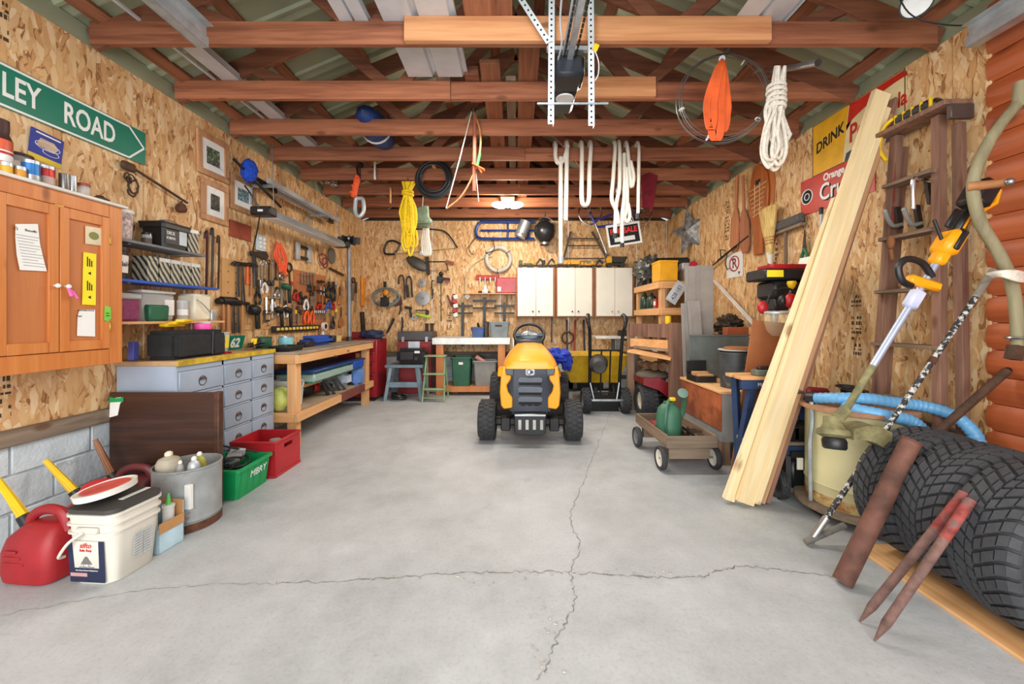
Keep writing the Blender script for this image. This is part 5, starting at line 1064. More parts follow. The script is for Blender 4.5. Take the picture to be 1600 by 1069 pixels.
for k, (px, py, wd, h) in enumerate(((723, 478, .36, .72), (757, 470, .42, .66), (788, 478, .36, .42))):
    t = thing('bar_clamp_stand', ['black T shaped pipe clamp on the back wall, leftmost of three', 'black T shaped pipe clamp on the back wall, middle of three', 'black T shaped pipe clamp on the back wall, behind the grey bin'][k], 'clamp', M=onB(px, py, .05)); part('post', MB().bar((0, .06, 0), (0, -h, 0), .045, .04), BLACK, t)
    part('arm', MB().bar((-wd/2, .0, 0), (wd/2, 0, 0), .035, .035), BLACK, t); part('arm', MB().bar((-wd/2, -.13, .0), (wd/2, -.13, 0), .03, .03), mat('dark_iron2', (72, 62, 54), .6, .4), t)
t = thing('red_white_tape', 'red and white flagging hanging beside the leftmost pipe clamp', 'tape', M=onB(711, 478, .1)); 
for k in range(5): part('tape_strip', MB().box((.01*(-1)**k, .16-.08*k, 0), (.08, .07, .02), (0, 0, .3*(-1)**k), bev=.006), RED if k % 2 else PAPER, t)
solo('wall_bracket_pair', MB().bar((-.08, .1, 0), (0, -.1, 0), .03, .02).bar((.04, .12, 0), (.02, -.08, 0), .05, .03), mat('red_brown2', (120, 50, 40), .6), 'red brown bracket left of the pipe clamps', 'bracket', M=onB(706, 470, .03))
# white cupboards
CW = mat('cupboard_edge', (150, 96, 60), .6)
b0 = at(0, 418, 6.68); z1c = b0.z; z0c = at(0, 496, 6.68).z
for k, (a, b_) in enumerate(((806.5, 868), (868.8, 929), (929.6, 992))):
    x0, x1 = at(a, 0, 6.68).x, at(b_, 0, 6.68).x
    t = thing('white_cupboard', ['white double door wall cupboard, left one of three', 'white double door wall cupboard in the middle, with a stained edge', 'white double door wall cupboard, right one of three'][k], 'cupboard', ((x0+x1)/2, 6.84, z0c), group='white wall cupboards')
    part('carcass', MB().bb((x0, 6.7, z0c), (x1, 6.997, z1c), bev=.003), CW, t, w=True); xm = (x0+x1)/2
    for s, (p, q) in enumerate(((x0+.025, xm-.002), (xm+.002, x1-.04))):
        d = part('door', MB().bb((p, 6.682, z0c+.02), (q, 6.699, z1c-.005), bev=.003), CREAM, t, w=True)
        kx = q-.05 if s == 0 else p+.05
        part('knob', MB().lathe([(.006, 0), (.013, .012), (.014, .02), (.001, .024)], (kx, 6.682, z0c+.1), (0, -1, 0), 12), (BROWNIRON, BROWNIRON, mat('brass', (190, 150, 70)))[k], d, w=True)
# toys on the cupboards
TY_, TB = mat('toy_yellow', (222, 162, 30), .5), mat('toy_dark', (46, 44, 40), .6)
def toy(lb, px, kind, col=TY_, s=1.):
    o = at(px, 418, 6.75); t = thing('toy_truck', lb, 'toy', (o.x, 6.78, z1c+.001), group='toy trucks on the white cupboards')
    for x in (-.07, .07): part('wheel', MB().cyl((x*s, -.05, .03*s), (x*s, .05, .03*s), .03*s), TB, t)
    part('chassis', MB().bb((-.11*s, -.035, .03*s), (.11*s, .035, .055*s), bev=.004), TB, t)
    part('cab', MB().box((-.07*s, 0, .095*s), (.06*s, .08, .08*s), bev=.01), col, t)
    if kind == 'dump': part('bed', MB().prism([(-.03*s, .06*s), (.1*s, .06*s), (.14*s, .13*s), (-.05*s, .13*s)], -.05, .05, Matrix(((1, 0, 0, 0), (0, 0, 1, 0), (0, 1, 0, 0), (0, 0, 0, 1))), bev=.004), col if s < 1.3 else TB, t)
    if kind == 'digger': part('boom', MB().bar((0, 0, .06*s), (.07*s, 0, .16*s), .03, .03).bar((.07*s, 0, .16*s), (.14*s, 0, .07*s), .03, .03), TB, t); part('bucket', MB().box((.15*s, 0, .06*s), (.05*s, .07, .05*s), bev=.01), col, t)
    if kind == 'flat': part('bed', MB().bb((-.02*s, -.04, .055*s), (.13*s, .04, .085*s), bev=.004), col, t)
toy('small dark green toy truck at the left end of the cupboard tops', 820, 'flat', mat('toy_green', (84, 92, 60), .6)); toy('yellow toy loader on the left white cupboard', 838, 'digger'); toy('black toy digger behind the yellow loader', 856, 'digger', TB)
toy('yellow toy dump truck left of the hanging white hose', 876, 'dump'); toy('yellow toy truck right of the hanging white hose', 895, 'dump'); toy('low yellow toy flatbed on the middle cupboard', 915, 'flat', s=.8)
toy('yellow toy grader on the middle cupboard', 932, 'digger', s=.9); toy('largest yellow toy dump truck, on the right cupboard', 962, 'dump', s=1.5)
# bench along the back wall
t = thing('back_bench', 'white metal topped bench on orange posts against the back wall', 'bench', (-1.0, 6.65, 0)); x0, x1 = at(675, 0, 6.35).x, at(797, 0, 6.35).x; zt_ = at(0, 528, 6.35).z
part('bench_top', MB().bb((x0, 6.34, zt_-.11), (x1, 6.96, zt_), bev=.006), mat('white_metal_top', (214, 216, 214), .35, .2), t, w=True)
for x in (x0+.06, x1-.2): part('leg', MB().bb((x, 6.37, 0), (x+.12, 6.46, zt_-.111), bev=.004), W_ORANGE, t, w=True)
part('low_shelf', MB().bb((x0+.18, 6.38, .12), (x1-.0, 6.95, .14)), W_PINEX, t, w=True); part('shelf_rail', MB().bb((x0+.18, 6.33, .06), (x1+.1, 6.369, .15), bev=.003), W_ORANGE, t, w=True); part('foot_block', MB().bb((x0+.3, 6.5, 0), (x0+.4, 6.6, .119)).bb((x1-.3, 6.5, 0), (x1-.2, 6.6, .119)), W_OLD, t, w=True)
def tote(lb, px0, px1, y, z, h, d, m, lip=.02, fill=None, nm='tote'):
    a, b_ = at(px0, 0, y).x, at(px1, 0, y).x; t = thing(nm, lb, 'tote', ((a+b_)/2, y+d/2, z)); part('tub', open_box(b_-a-2*lip, d-2*lip, h, .006, .88, lip), m, t)
    for s in (-1, 1): part('handle', MB().bb((s*(b_-a)/2-.01, -.06, h-.06), (s*(b_-a)/2+.012, .06, h-.01), bev=.004), m, t)
    return t
GT = tote('dark green tote of red things under the back bench', 703, 737, 6.36, .141, .48, .36, DGREEN); part('sticker', MB().bb((-.035, -.185, .36), (.035, -.179, .4)), PAPER, GT)
t = thing('red_bundle', 'bundle of orange red straps heaped in the dark green tote', 'straps', (GT.location.x, 6.54, .52)); b = MB(); random.seed(3)
for k in range(6): b.tube(spl([(random.uniform(-.1, .1), random.uniform(-.08, .08), .03+.03*random.random()) for _ in range(5)], 4), .02, 6, flat=.6)
part('strap', b, mat('red_orange', (206, 70, 40), .6), t)
GT = tote('light grey tote with a pink roll in it under the back bench', 738, 777, 6.36, .141, .42, .36, GREY)
solo('pink_roll', MB().cyl((-.14, 0, .0), (.02, .02, -.1), .035), mat('salmon_pink', (226, 160, 140), .6), 'pale pink cardboard roll lying in the grey tote', 'roll', (GT.location.x-.02, 6.5, .62))
tote('dark grey tote behind the light grey one', 745, 790, 6.75, .141, .5, .2, DK)
GB = tote('small blue bin on the white back bench', 736, 757, 6.45, zt_, .17, .25, mat('denim_blue_bin', (64, 92, 150), .5), .008); solo('black_ball_knob', MB().ring((0, 0, 0), .045, .014, (1, .3, .2), 16, 7), BLACK, 'dark strap ring in the small blue bin', 'strap', (GB.location.x, 6.55, zt_+.19))
GB = tote('tall grey bin with handle slots on the white back bench', 764, 796, 6.45, zt_, .26, .3, mat('blue_grey_bin', (126, 136, 140), .5), .006); part('dark_side', MB().bb((-.25, -.1, 0), (-.19, .14, .26), bev=.006), DK, GB); part('slot', MB().bb((-.07, -.15, .185), (.05, -.142, .21), bev=.003), RUST, GB)
solo('white_strip', MB().bb((-.03, -.02, 0), (.03, .02, .95), bev=.01), WHITE, 'tall white plastic strip standing right of the white back bench', 'strip', at(804, 0, 6.3)*1-V((0, 0, at(804, 0, 6.3).z)))
# sawhorse stand with compressor, tool chest, step stool
t = thing('sawhorse', 'blue grey wooden sawhorse table carrying a black generator', 'sawhorse', (-1.76, 6.1, 0)); BG = mat('blue_grey_paint', (118, 140, 152), .65, 0, .14, 8)
x0, x1 = at(603, 0, 5.95).x, at(658, 0, 5.95).x
part('sawhorse_top', MB().bb((x0-.02, 5.95, .5), (x1+.02, 6.35, .54), bev=.005), BG, t, w=True)
for x, s in ((x0+.06, -1), (x1-.06, 1)):
    for y, q in ((5.97, -1), (6.33, 1)): part('leg', MB().bar((x, y, .5), (x+s*.075, y+q*.03, 0), .06, .045), BG, t, w=True)
part('brace', MB().bb((x0+.02, 5.96, .2), (x1-.02, 5.99, .28), bev=.003), BG, t, w=True); part('low_board', MB().bb((x0+.03, 5.992, .21), (x1-.03, 6.32, .23)), BG, t, w=True)
t = thing('generator', 'black portable generator on the blue grey sawhorse', 'generator', (-1.62, 6.13, .541)); part('body', MB().box((0, 0, .13), (.44, .28, .24), bev=.05, seg=2), mat('glossy_black', (26, 28, 30), .2), t); part('panel', MB().box((-.05, -.145, .14), (.2, .012, .12), bev=.004), BLACK, t); part('sticker', MB().bb((.07, -.152, .18), (.15, -.146, .215)), PAPER, t); part('dial', MB().cyl((.1, -.14, .1), (.1, -.16, .1), .03).cyl((-.1, -.14, .1), (-.1, -.16, .1), .025), DK, t)
b = MB()
for k in range(4): b.ring((0, 0, .02+.018*k), .1+.01*(k % 2), .012, (.1*k, .1, 1), 20, 6)
solo('floor_hose_coil', b, BLACK, 'coil of dark hose on the floor under the sawhorse', 'hose', (-1.8, 6.02, 0))
t = thing('red_toolbox', 'tall red tool box with dark lid behind the generator', 'tool box', (-1.68, 6.68, 0)); a, b_ = at(622, 0, 6.5).x, at(674, 0, 6.5).x
part('box', MB().bb((a, 6.5, .0), (b_, 6.93, .88), bev=.01), mat('toolbox_red', (134, 38, 40), .45), t, w=True); part('lid', MB().bb((a-.01, 6.49, .885), (b_+.01, 6.94, 1.03), bev=.01), mat('charcoal_lid2', (74, 72, 76), .45), t, w=True)
for x in (a+.06, b_-.1): part('latch', MB().bb((x, 6.475, .86), (x+.05, 6.489, .95), bev=.004), STEEL, t, w=True)
part('label_sheet', MB().bb((a+.17, 6.494, .74), (a+.36, 6.4995, .87)), mat('pale_blue_paper', (206, 220, 232), .6), t, w=True); part('badge', MB().bb((b_-.14, 6.494, .78), (b_-.06, 6.4995, .83)), RED, t, w=True)
t = thing('red_tool_chest', 'tall red rolling tool chest behind the far end of the workbench', 'tool chest', (-2.3, 6.15, 0)); RC = mat('chest_red', (150, 28, 36), .4)
part('body', MB().bb((-2.68, 5.9, .06), (-2.1, 6.36, .94), bev=.008), RC, t, w=True)
for k in range(5): d = part('drawer', MB().bb((-2.65, 5.885, .1+.165*k), (-2.13, 5.899, .25+.165*k), bev=.004), RC, t, w=True); part('handle', MB().bb((-2.62, 5.872, .225+.165*k), (-2.16, 5.884, .24+.165*k)), DK, d, w=True)
for x in (-2.62, -2.16):
    for y in (5.95, 6.3): part('castor', MB().cyl((x-.015, y, .03), (x+.015, y, .03), .03), BLACK, t, w=True)
t = thing('gloves', 'heap of dark blue cloth gloves on the red tool chest', 'gloves', (-2.24, 6.08, .941)); part('cloth', MB().blob((0, 0, .055), .15, (1.15, .8, .5), .5, 8), mat('navy_cloth', (44, 54, 84), .9, 0, .3, 20, .6), t)
solo('red_tray_box', MB().bb((-.12, -.1, 0), (.12, .1, .1), bev=.008), mat('toolbox_red', (134, 38, 40)), 'small red metal box at the back of the tool chest', 'box', (-2.5, 6.2, .941))
t = thing('step_stool', 'pale green metal step stool in front of the back bench', 'step stool', (-1.2, 5.95, 0)); SG = mat('stool_green', (138, 164, 122), .5, .1, .1, 10, dirt=(110, 100, 70), dt=.72)
x0, x1 = -1.40, -1.07
for x, xt in ((x0, x0+.03), (x1, x1-.03)):
    part('front_leg', MB().tube([(x, 5.84, 0), (xt, 6.0, .66)], .014, 8), SG, t, w=True); part('rear_leg', MB().tube([(x, 6.2, 0), (xt, 6.06, .64)], .013, 8), SG, t, w=True)
for k, (z, y) in enumerate(((.18, 5.83), (.4, 5.88), (.665, 5.95))): part('step', MB().bb((x0+.0, y, z), (x1-.0, y+(.1 if k < 2 else .16), z+.022), bev=.006), SG, t, w=True)
part('brace', MB().cyl((x0, 6.2, .1), (x1, 6.2, .1), .008).cyl((x0, 5.85, .06), (x1, 5.85, .06), .007), SG, t, w=True)
# FOR SALE sign
sM = rz(uvn(at(975, 366, 4.95), (1, 0, 0), (0, 0, 1)), 9)
fs = thing('for_sale_sign', 'FOR SALE sign in red on black hanging tilted behind the white hoses', 'sign', M=sM)
part('plate', MB().bb((-.215, -.14, -.003), (.215, .14, .001), bev=.001), SWH, fs); part('black_field', MB().bb((-.19, -.115, .001), (.19, .11, .002)), INK, fs)
text(fs, 'FOR SALE', .098, mat('sign_red', (232, 52, 48), .5), T(0, .045, .0028), sx=.82, bold=.003); part('blank_field', MB().bb((-.13, -.085, .002), (.13, -.03, .003)), SWH, fs)
part('hang_wire', MB().cyl((-.1, .13, 0), (.02, .69, 0), .003, None, 5).cyl((.15, .13, 0), (.04, .69, 0), .003, None, 5), STEEL, fs)
# ======================= lawn tractor ================================================
XZ = Matrix(((1, 0, 0, 0), (0, 0, 1, 0), (0, 1, 0, 0), (0, 0, 0, 1)))   # prism drawn in x,z and extruded along y
def wheel(parent, c, r, wd, rim, ax='x', name='wheel', lugs=26, rimr=.55, tread=True, rimw=.9):
    """tyre with tread blocks and a dished rim, axle along x (or y), in the parent's axes"""
    b = MB(); a = (1, 0, 0) if ax == 'x' else (0, 1, 0); h = wd/2; q = min(.03, h*.5)
    b.lathe([(r*rimr, -h*.75), (r*.78, -h), (r-q, -h), (r-.006, -h+q), (r-.003, 0), (r-.006, h-q), (r-q, h), (r*.78, h), (r*rimr, h*.75), (r*rimr, -h*.75)], c, a, 36, cap=False)
    if tread:
        c_ = V(c)
        for k in range(lugs):
            for j, o in ((-.55, 0), (0, .5), (.55, 0)):
                t_ = 6.28319*(k+o)/lugs
                if ax == 'x': b.box(c_+V((h*j, r*math.cos(t_)*.995, r*math.sin(t_)*.995)), (h*.5, .006, r*3.6/lugs), (t_, 0, 0))
                else: b.box(c_+V((r*math.sin(t_)*.995, h*j, r*math.cos(t_)*.995)), (r*3.6/lugs, h*.5, .006), (0, t_, 0))
    w_ = part(name, b, RUBBER, parent)
    part('rim', MB().lathe([(.001, -h*.35), (r*.16, -h*.35*rimw), (r*.2, -h*.2), (r*rimr*.9, -h*.5*rimw), (r*rimr*1.04, -h*.78), (r*rimr*1.04, h*.78), (r*rimr*.9, h*.5*rimw), (r*.2, h*.2), (r*.16, h*.35), (.001, h*.35)], c, a, 26), rim, w_)
    return w_
TYEL = mat('tractor_yellow', (246, 164, 22), .28, 0, .04, 2); CHAR = mat('tractor_charcoal', (56, 62, 74), .4, 0, .08); CHAR2 = mat('tractor_slat', (82, 90, 102), .4, 0, .06)
TX, TYY = .146, 3.86
tr = thing('lawn_tractor', 'yellow riding lawn tractor with charcoal grille in the middle of the garage', 'tractor', (TX, 4.06, 0), (0, 0, R(-1.5)))
for s in (-1, 1):
    wheel(tr, (s*.44, 0, .205), .205, .175, mat('rim_white', (216, 210, 190), .4), name='front_wheel')
    wheel(tr, (s*.40, 1.3, .26), .26, .24, mat('rim_white', (216, 210, 190)), name='rear_wheel')
part('axle', MB().bb((-.36, -.04, .16), (.36, .05, .23), bev=.01).bar((0, 0, .2), (0, .5, .3), .1, .08).bb((-.3, -.06, .1), (-.2, .06, .24), bev=.01).bb((.2, -.06, .1), (.3, .06, .24), bev=.01), BLACK, tr)
part('chassis', MB().bb((-.2, .05, .24), (.2, 1.6, .36), bev=.01).bb((-.32, .95, .3), (.32, 1.6, .42), bev=.02), BLACK, tr)
part('mower_deck', MB().bb((-.5, .45, .1), (.52, 1.0, .2), bev=.04), BLACK, tr)
b = MB(); rs = []
for y, wb, wm, wt, z0, z1 in ((-.235, .16, .165, .16, .345, .8), (-.2, .2, .225, .18, .335, .815), (.5, .25, .26, .2, .33, .86)):
    rs.append([b.b.verts.new(p) for p in ((-wb, y, z0), (wb, y, z0), (wm, y, (z0+z1)/2+.04), (wt, y, z1), (-wt, y, z1), (-wm, y, (z0+z1)/2+.04))])
b.rings(rs); part('grille', b, CHAR, tr)
sl = tr.children[-1]
for k, (z, h) in enumerate(((.655, .05), (.56, .055), (.465, .05))):
    part('grille_slat', MB().prism([(-.115, z-h/2), (.115, z-h/2), (.125, z+h/2-.012), (.1, z+h/2), (-.1, z+h/2), (-.125, z+h/2-.012)], -.256, -.2, XZ, bev=.004), CHAR2, sl)
    part('slot', MB().bb((-.11, -.2385, z-h/2-.028), (.11, -.23, z-h/2-.004)), INK, sl)
for k in range(3): part('slot', MB().bb((-.09+.065*k, -.2385, .4), (-.045+.065*k, -.23, .412)), INK, sl)
b = MB(); rs = []
for y, wt, ws, zt_, zs in ((-.262, .14, .19, .80, .765), (-.25, .17, .235, .835, .765), (-.1, .185, .275, .875, .775), (.25, .17, .285, .925, .78), (.6, .145, .27, .955, .78), (.68, .14, .26, .95, .78)):
    rs.append([b.b.verts.new(p) for p in ((-ws, y, zs), (ws, y, zs), (ws*.98, y, zs+.02), (ws*.86, y, (zs*.5+zt_*.5)), (wt, y, zt_), (wt*.4, y, zt_+.012), (-wt*.4, y, zt_+.012), (-wt, y, zt_), (-ws*.86, y, (zs*.5+zt_*.5)), (-ws*.98, y, zs+.02))])
b.rings(rs); part('hood', b, TYEL, tr)
HL = mat('headlight_smoke', (96, 104, 108), .12, .2, .1)
for s in (-1, 1):
    part('headlight', MB().prism([(s*.155, .768), (s*.245, .768), (s*.234, .71), (s*.18, .70), (s*.165, .68)], -.25, -.1, XZ, bev=.012), HL, tr)
    P = [(.235, .77), (.265, .785), (.285, .72), (.297, .53), (.287, .40), (.257, .365), (.172, .378), (.172, .476), (.216, .533), (.23, .60), (.19, .655), (.184, .70), (.235, .70)]
    part('side_panel', MB().prism([(s*x, z) for x, z in P], -.235, .3, XZ, bev=.01), TYEL, tr)
    part('side_panel', MB().prism([(s*.27, .775), (s*.31, .7), (s*.31, .45), (s*.27, .4)], .3, .62, XZ, bev=.008), TYEL, tr)
    part('fender', MB().prism([(.98, .5), (1.05, .58), (1.2, .6), (1.45, .58), (1.62, .46), (1.55, .46), (1.4, .56), (1.2, .58), (1.05, .5)], s*.26, s*.41, Matrix(((0, 0, 1, 0), (1, 0, 0, 0), (0, 1, 0, 0), (0, 0, 0, 1))), bev=.01), TYEL, tr)
part('bumper', MB().prism([(-.155, .34), (.155, .34), (.15, .16), (.12, .13), (-.12, .13), (-.15, .16)], -.3, -.24, XZ, bev=.008), BLACK, tr)
bp = tr.children[-1]
part('bumper_lip', MB().bb((-.15, -.308, .315), (.15, -.3, .335), bev=.003), GALV, bp)
for k in range(4): part('slot', MB().bb((-.115+.07*k, -.3035, .185), (-.085+.07*k, -.2995, .28), bev=.002), mat('slot_silver', (176, 178, 176), .5), bp)
part('badge', MB().prism([(-.045, .70), (.045, .70), (.045, .765), (-.045, .765)], -.262, -.225, XZ, bev=.012), WHITE, tr)
bd_ = tr.children[-1]
bm = MB(); bm.ring((-.008, -.264, .735), .022, .004, (0, 1, 0), 18, 5); part('badge_mark', bm, mat('badge_navy', (40, 60, 110), .5), bd_)
part('badge_mark', MB().prism([(-.002, .72), (.03, .72), (.03, .745), (.012, .752), (-.002, .74)], -.2635, -.261, XZ), mat('badge_navy', (40, 60, 110)), bd_)
part('dash', MB().prism([(.6, .7), (.95, .7), (.9, .98), (.72, 1.0)], -.17, .17, Matrix(((0, 0, 1, 0), (1, 0, 0, 0), (0, 1, 0, 0), (0, 0, 0, 1))), bev=.02), BLACK, tr)
Mw = Matrix.Translation((-.0, .86, 1.045)) @ Euler((R(48), 0, 0)).to_matrix().to_4x4()
b = MB().ring((0, 0, 0), .185, .02, (0, 0, 1), 32, 10); b.b.transform(Mw); part('steering_wheel', b, BLACK, tr)
sw = tr.children[-1]; b = MB().lathe([(.075, -.02), (.08, 0), (.06, .014), (.001, .016)], n=20, sx=1.5).bar((-.17, 0, 0), (.17, 0, 0), .045, .02).bar((0, -.17, 0), (0, 0, 0), .04, .02); b.b.transform(Mw); part('spoke', b, mat('wheel_hub_blue', (64, 82, 98), .3), sw)
text(sw, 'Cub Cadet', .045, WHITE, Mw @ T(0, 0, .018), shear=.25)
part('column', MB().cyl((0, .84, .9), (0, .86, 1.04), .03), BLACK, tr)
part('seat', MB().box((0, 1.3, .64), (.44, .42, .1), bev=.03).box((0, 1.5, .82), (.42, .1, .36), (R(-12), 0, 0), bev=.03), BLACK, tr)
t = thing('blue_jacket', 'crumpled royal blue jacket thrown over the tractor seat', 'jacket', (TX+.34, 5.08, .68)); b = MB(); random.seed(9)
b.blob((0, 0, .08), .2, (1.1, .8, .5), .5, 8, 28, 18).blob((.17, -.04, .02), .09, (.8, .7, 1.3), .4); part('cloth', b, mat('royal_blue_cloth', (36, 62, 176), .85, 0, .25, 14, .4), t)
# ======================= hand truck, yellow cart, table behind ========================
HB = mat('black_tube', (30, 30, 32), .4, .3)
ht = thing('hand_truck', 'black two wheeled hand truck standing right of the tractor', 'hand truck', (1.19, 5.2, 0), (0, 0, math.pi))
for s, x in ((-1, .93), (1, 1.45)): wheel(ht, (x-1.19, 0, .165), .165, .11, mat('rim_grey', (150, 150, 148), .4, .4), lugs=20)
for s in (-1, 1):
    x = s*.2; part('rail', MB().tube(spl([(x, -.09, .06), (x, -.03, .5), (x+s*.015, .05, 1.0), (x+s*.035, .1, 1.16), (x+s*.055, .06, 1.26), (x+s*.03, .0, 1.3)], 5), .022, 10), HB, ht)
    part('brace', MB().cyl((x, -.04, .42), (s*.15, .0, .17), .012), GALV, ht); part('grip', MB().tube([(x+s*.045, .09, 1.2), (x+s*.05, .05, 1.27), (x+s*.03, -.0, 1.3)], .028, 10), BLACK, ht)
for x in (-.07, .05): part('slat', MB().cyl((x, -.1, .06), (x, .0, .83), .011), HB, ht)
part('crossbar', MB().cyl((-.2, .0, .83), (.2, .0, .83), .014).cyl((-.2, -.07, .25), (.2, -.07, .25), .012), HB, ht); part('axle', MB().cyl((-.26, 0, .165), (.26, 0, .165), .018), GALV, ht)
part('toe_plate', MB().bb((-.21, -.26, .0), (.21, -.08, .012)).bb((-.2, -.09, .0), (.2, -.07, .22)), HB, ht)
t = thing('black_pail', 'dark round pail hung bottom out on the hand truck', 'pail', at(936, 572, 5.08)); part('pail', MB().lathe([(.001, -.05), (.08, -.055), (.095, -.04), (.125, .12), (.13, .12)], (0, 0, 0), (.1, 1, .15), 24), mat('worn_black', (62, 62, 60), .55, 0, .25, 12), t)
YC = mat('cart_yellow', (206, 164, 30), .5, 0, .14, 6, dirt=(130, 100, 50), dt=.7)
yc = thing('yellow_dump_cart', 'mustard yellow dump cart behind the hand truck', 'cart', (1.12, 5.85, 0))
b = MB(); rs = []
for z, x, y in ((.34, .34, .28), (.72, .46, .4), (.735, .47, .41), (.735, .45, .39), (.36, .33, .27)): rs.append([b.b.verts.new(p) for p in ((-x, -y, z), (x, -y, z), (x, y, z), (-x, y, z))])
b.rings(rs); part('tub', b, YC, yc)
for s in (-1, 1): wheel(yc, (s*.4, .1, .17), .17, .1, mat('rim_grey', (150, 150, 148)), lugs=18)
part('axle', MB().cyl((-.35, .1, .17), (.35, .1, .17), .015).bb((-.2, .05, .17), (.2, .15, .345)), HB, yc); part('tow_bar', MB().bar((0, -.3, .32), (0, -.5, .1), .05, .04), HB, yc)
t = thing('grey_stand', 'grey legged stand with white top behind the hand truck', 'stand', (1.72, 6.35, 0)); part('stand_top', MB().bb((-.46, -.2, .93), (.2, .2, .97), bev=.006), mat('white_metal_top', (214, 216, 214)), t)
for x in (-.1, .16):
    for y in (-.17, .17): part('leg', MB().bar((x, y, 0), (x, y, .93), .07, .05), mat('stand_grey', (104, 116, 126), .5, .3), t)
part('brace', MB().bb((-.1, -.2, .3), (.16, -.16, .36)), mat('stand_grey', (104, 116, 126)), t); part('motor', MB().cyl((-.05, 0, .98), (.12, 0, .98), .09), DK, t)
for k, (a, b_, hc, lb) in enumerate(((899, 895, mat('handle_red', (150, 50, 34), .5), 'red handled shovel leaning under the white cupboards'), (886, 886, BROWNIRON, 'dark spade standing blade down under the white cupboards'), (912, 913, BLACK, 'black handled rake standing under the white cupboards'), (862, 862, BLACK, 'short dark iron bar hung under the white cupboards'))):
    p1, p0 = at(a, 500, 6.9), at(b_, 560, 6.75); t = thing(['long_shovel', 'garden_spade', 'rake', 'iron_bar'][k], lb, ['shovel', 'spade', 'rake', 'bar'][k], p0*1)
    if k == 3: part('bar', MB().bar(at(862, 490, 6.96), at(862, 535, 6.96), .03, .02), hc, t, w=True); continue
    g = V((p0.x, 6.66, 0)); part('handle', MB().cyl(g+V((0, 0, .3)), p1, .017), hc, t, w=True)
    part('blade', MB().prism([(-.1, .3), (-.09, .05), (0, .0), (.09, .05), (.1, .3), (0, .33)], -.01, .01, Matrix.Translation(g) @ XZ, bev=.003), mat('blade_grey', (112, 108, 102), .5, .5), t, w=True)
    if k == 1: part('grip', MB().ring(at(887, 528, 6.8), .1, .018, (0, 1, 0), 18, 7), BROWNIRON, t, w=True)
# child's bicycle hanging upside down from the last trusses
bk = thing('hanging_bicycle', 'blue framed bicycle hung upside down above the white cupboards', 'bicycle', at(960, 340, 6.35))
for px in (922, 1000):
    c = at(px, 333, 6.35); w_ = part('wheel', MB().ring(c, .185, .013, (0, 1, 0), 36, 8), CHROME, bk, w=True)
    sp_ = MB()
    for k in range(12): a_ = k*.5236; sp_.cyl(c, c+V((.18*math.cos(a_), 0, .18*math.sin(a_))), .0018, None, 4)
    part('spoke', sp_, STEEL, w_, w=True, kind='stuff'); part('hub', MB().cyl(c-V((0, .04, 0)), c+V((0, .04, 0)), .02), DK, w_, w=True)
    part('hanger', MB().cyl(c+V((0, 0, .185)), V((c.x, c.y, ZT+.02)), .006, None, 5), STEEL, bk, w=True)
A = lambda px, py, dy=0: at(px, py, 6.35+dy)
part('frame', MB().tube([A(922, 333), A(932, 355)], .02, 8).tube([A(932, 355), A(975, 350)], .022, 8).tube([A(930, 345), A(970, 330)], .02, 8).tube([A(970, 330), A(975, 352)], .018, 8).tube([A(1000, 333), A(972, 332)], .014, 8).tube([A(1000, 333), A(975, 350)], .014, 8), mat('bike_blue', (40, 60, 140), .35), bk, w=True)
part('handlebar', MB().tube(spl([A(930, 350, -.02), A(940, 375, -.06), A(948, 398, -.1), A(944, 405, -.25)], 5), .013, 7), STEEL, bk, w=True); part('seat', MB().ball(A(978, 362), .06, (1.5, .8, .5)), BLACK, bk, w=True)
ga = thing('dark_a_frame', 'dark open A frame trestle standing on the white cupboards', 'frame', at(905, 400, 6.85)); b = MB()
for s, p, q in ((0, (878, 415), (892, 362)), (1, (955, 415), (925, 362))): b.bar(at(*p, 6.9), at(*q, 6.92), .05, .03)
for y in (373, 384, 404): b.bar(at(882+(y-404)*-.15, y, 6.9), at(945-(404-y)*.3, y, 6.9), .025, .02)
part('frame', b, mat('dark_bronze', (84, 70, 60), .6, .3), ga, w=True)
# ======================= right hand shelves, rack, old mower ==========================
su = thing('lumber_shelf', 'tall open shelf of pine studs along the right wall near the back', 'shelf', (2.3, 5.9, 0)); X0, X1, Y0, Y1 = 2.0, 2.62, 5.4, 6.5
for x in (X0, X1-.07):
    for y in (Y0, Y1-.09): part('post', MB().bb((x, y, 0), (x+.07, y+.09, 1.76), bev=.003), W_PINEZ, su, w=True)
for z in (.62, 1.3, 1.67):
    part('side_rail', MB().bb((X0-.038, Y0, z), (X0-.001, Y1, z+.09), bev=.003), W_PINEY, su, w=True); part('end_rail', MB().bb((X0, Y0-.038, z), (X1, Y0-.001, z+.09), bev=.003), W_PINEX, su, w=True)
    part('shelf_board', MB().bb((X0+.001, Y0+.001, z+.091), (X1, Y1, z+.105)), PLY, su, w=True)
z = 1.776
def boxy(name, lb, c, loc, sz, m, bev=.01, rot=(0, 0, 0), lidm=None):
    t = thing(name, lb, c, loc, rot); part('body', MB().box((0, 0, sz[2]/2), sz, bev=bev), m, t)
    if lidm: part('lid', MB().box((0, 0, sz[2]+.012), (sz[0]*1.03, sz[1]*1.03, .024), bev=.006), lidm, t)
    return t
t = boxy('yellow_metal_box', 'bright yellow square box on top of the tall pine shelf', 'box', (2.13, 5.6, z), (.26, .3, .29), mat('box_yellow', (238, 172, 26), .45, 0, .06), .008); part('lid_knob', MB().ball((0, 0, .295), .02), CREAM, t); part('lid_edge', MB().box((0, 0, .275), (.268, .308, .03), bev=.004), mat('box_yellow', (238, 172, 26)), t)
t = thing('silver_engine', 'grey metal engine part in a bag on the tall shelf beside the yellow box', 'engine', (2.2, 6.32, z)); b = MB(); random.seed(21)
b.blob((-.06, 0, .24), .24, (.9, .7, 1), .45, 9, 36, 24)
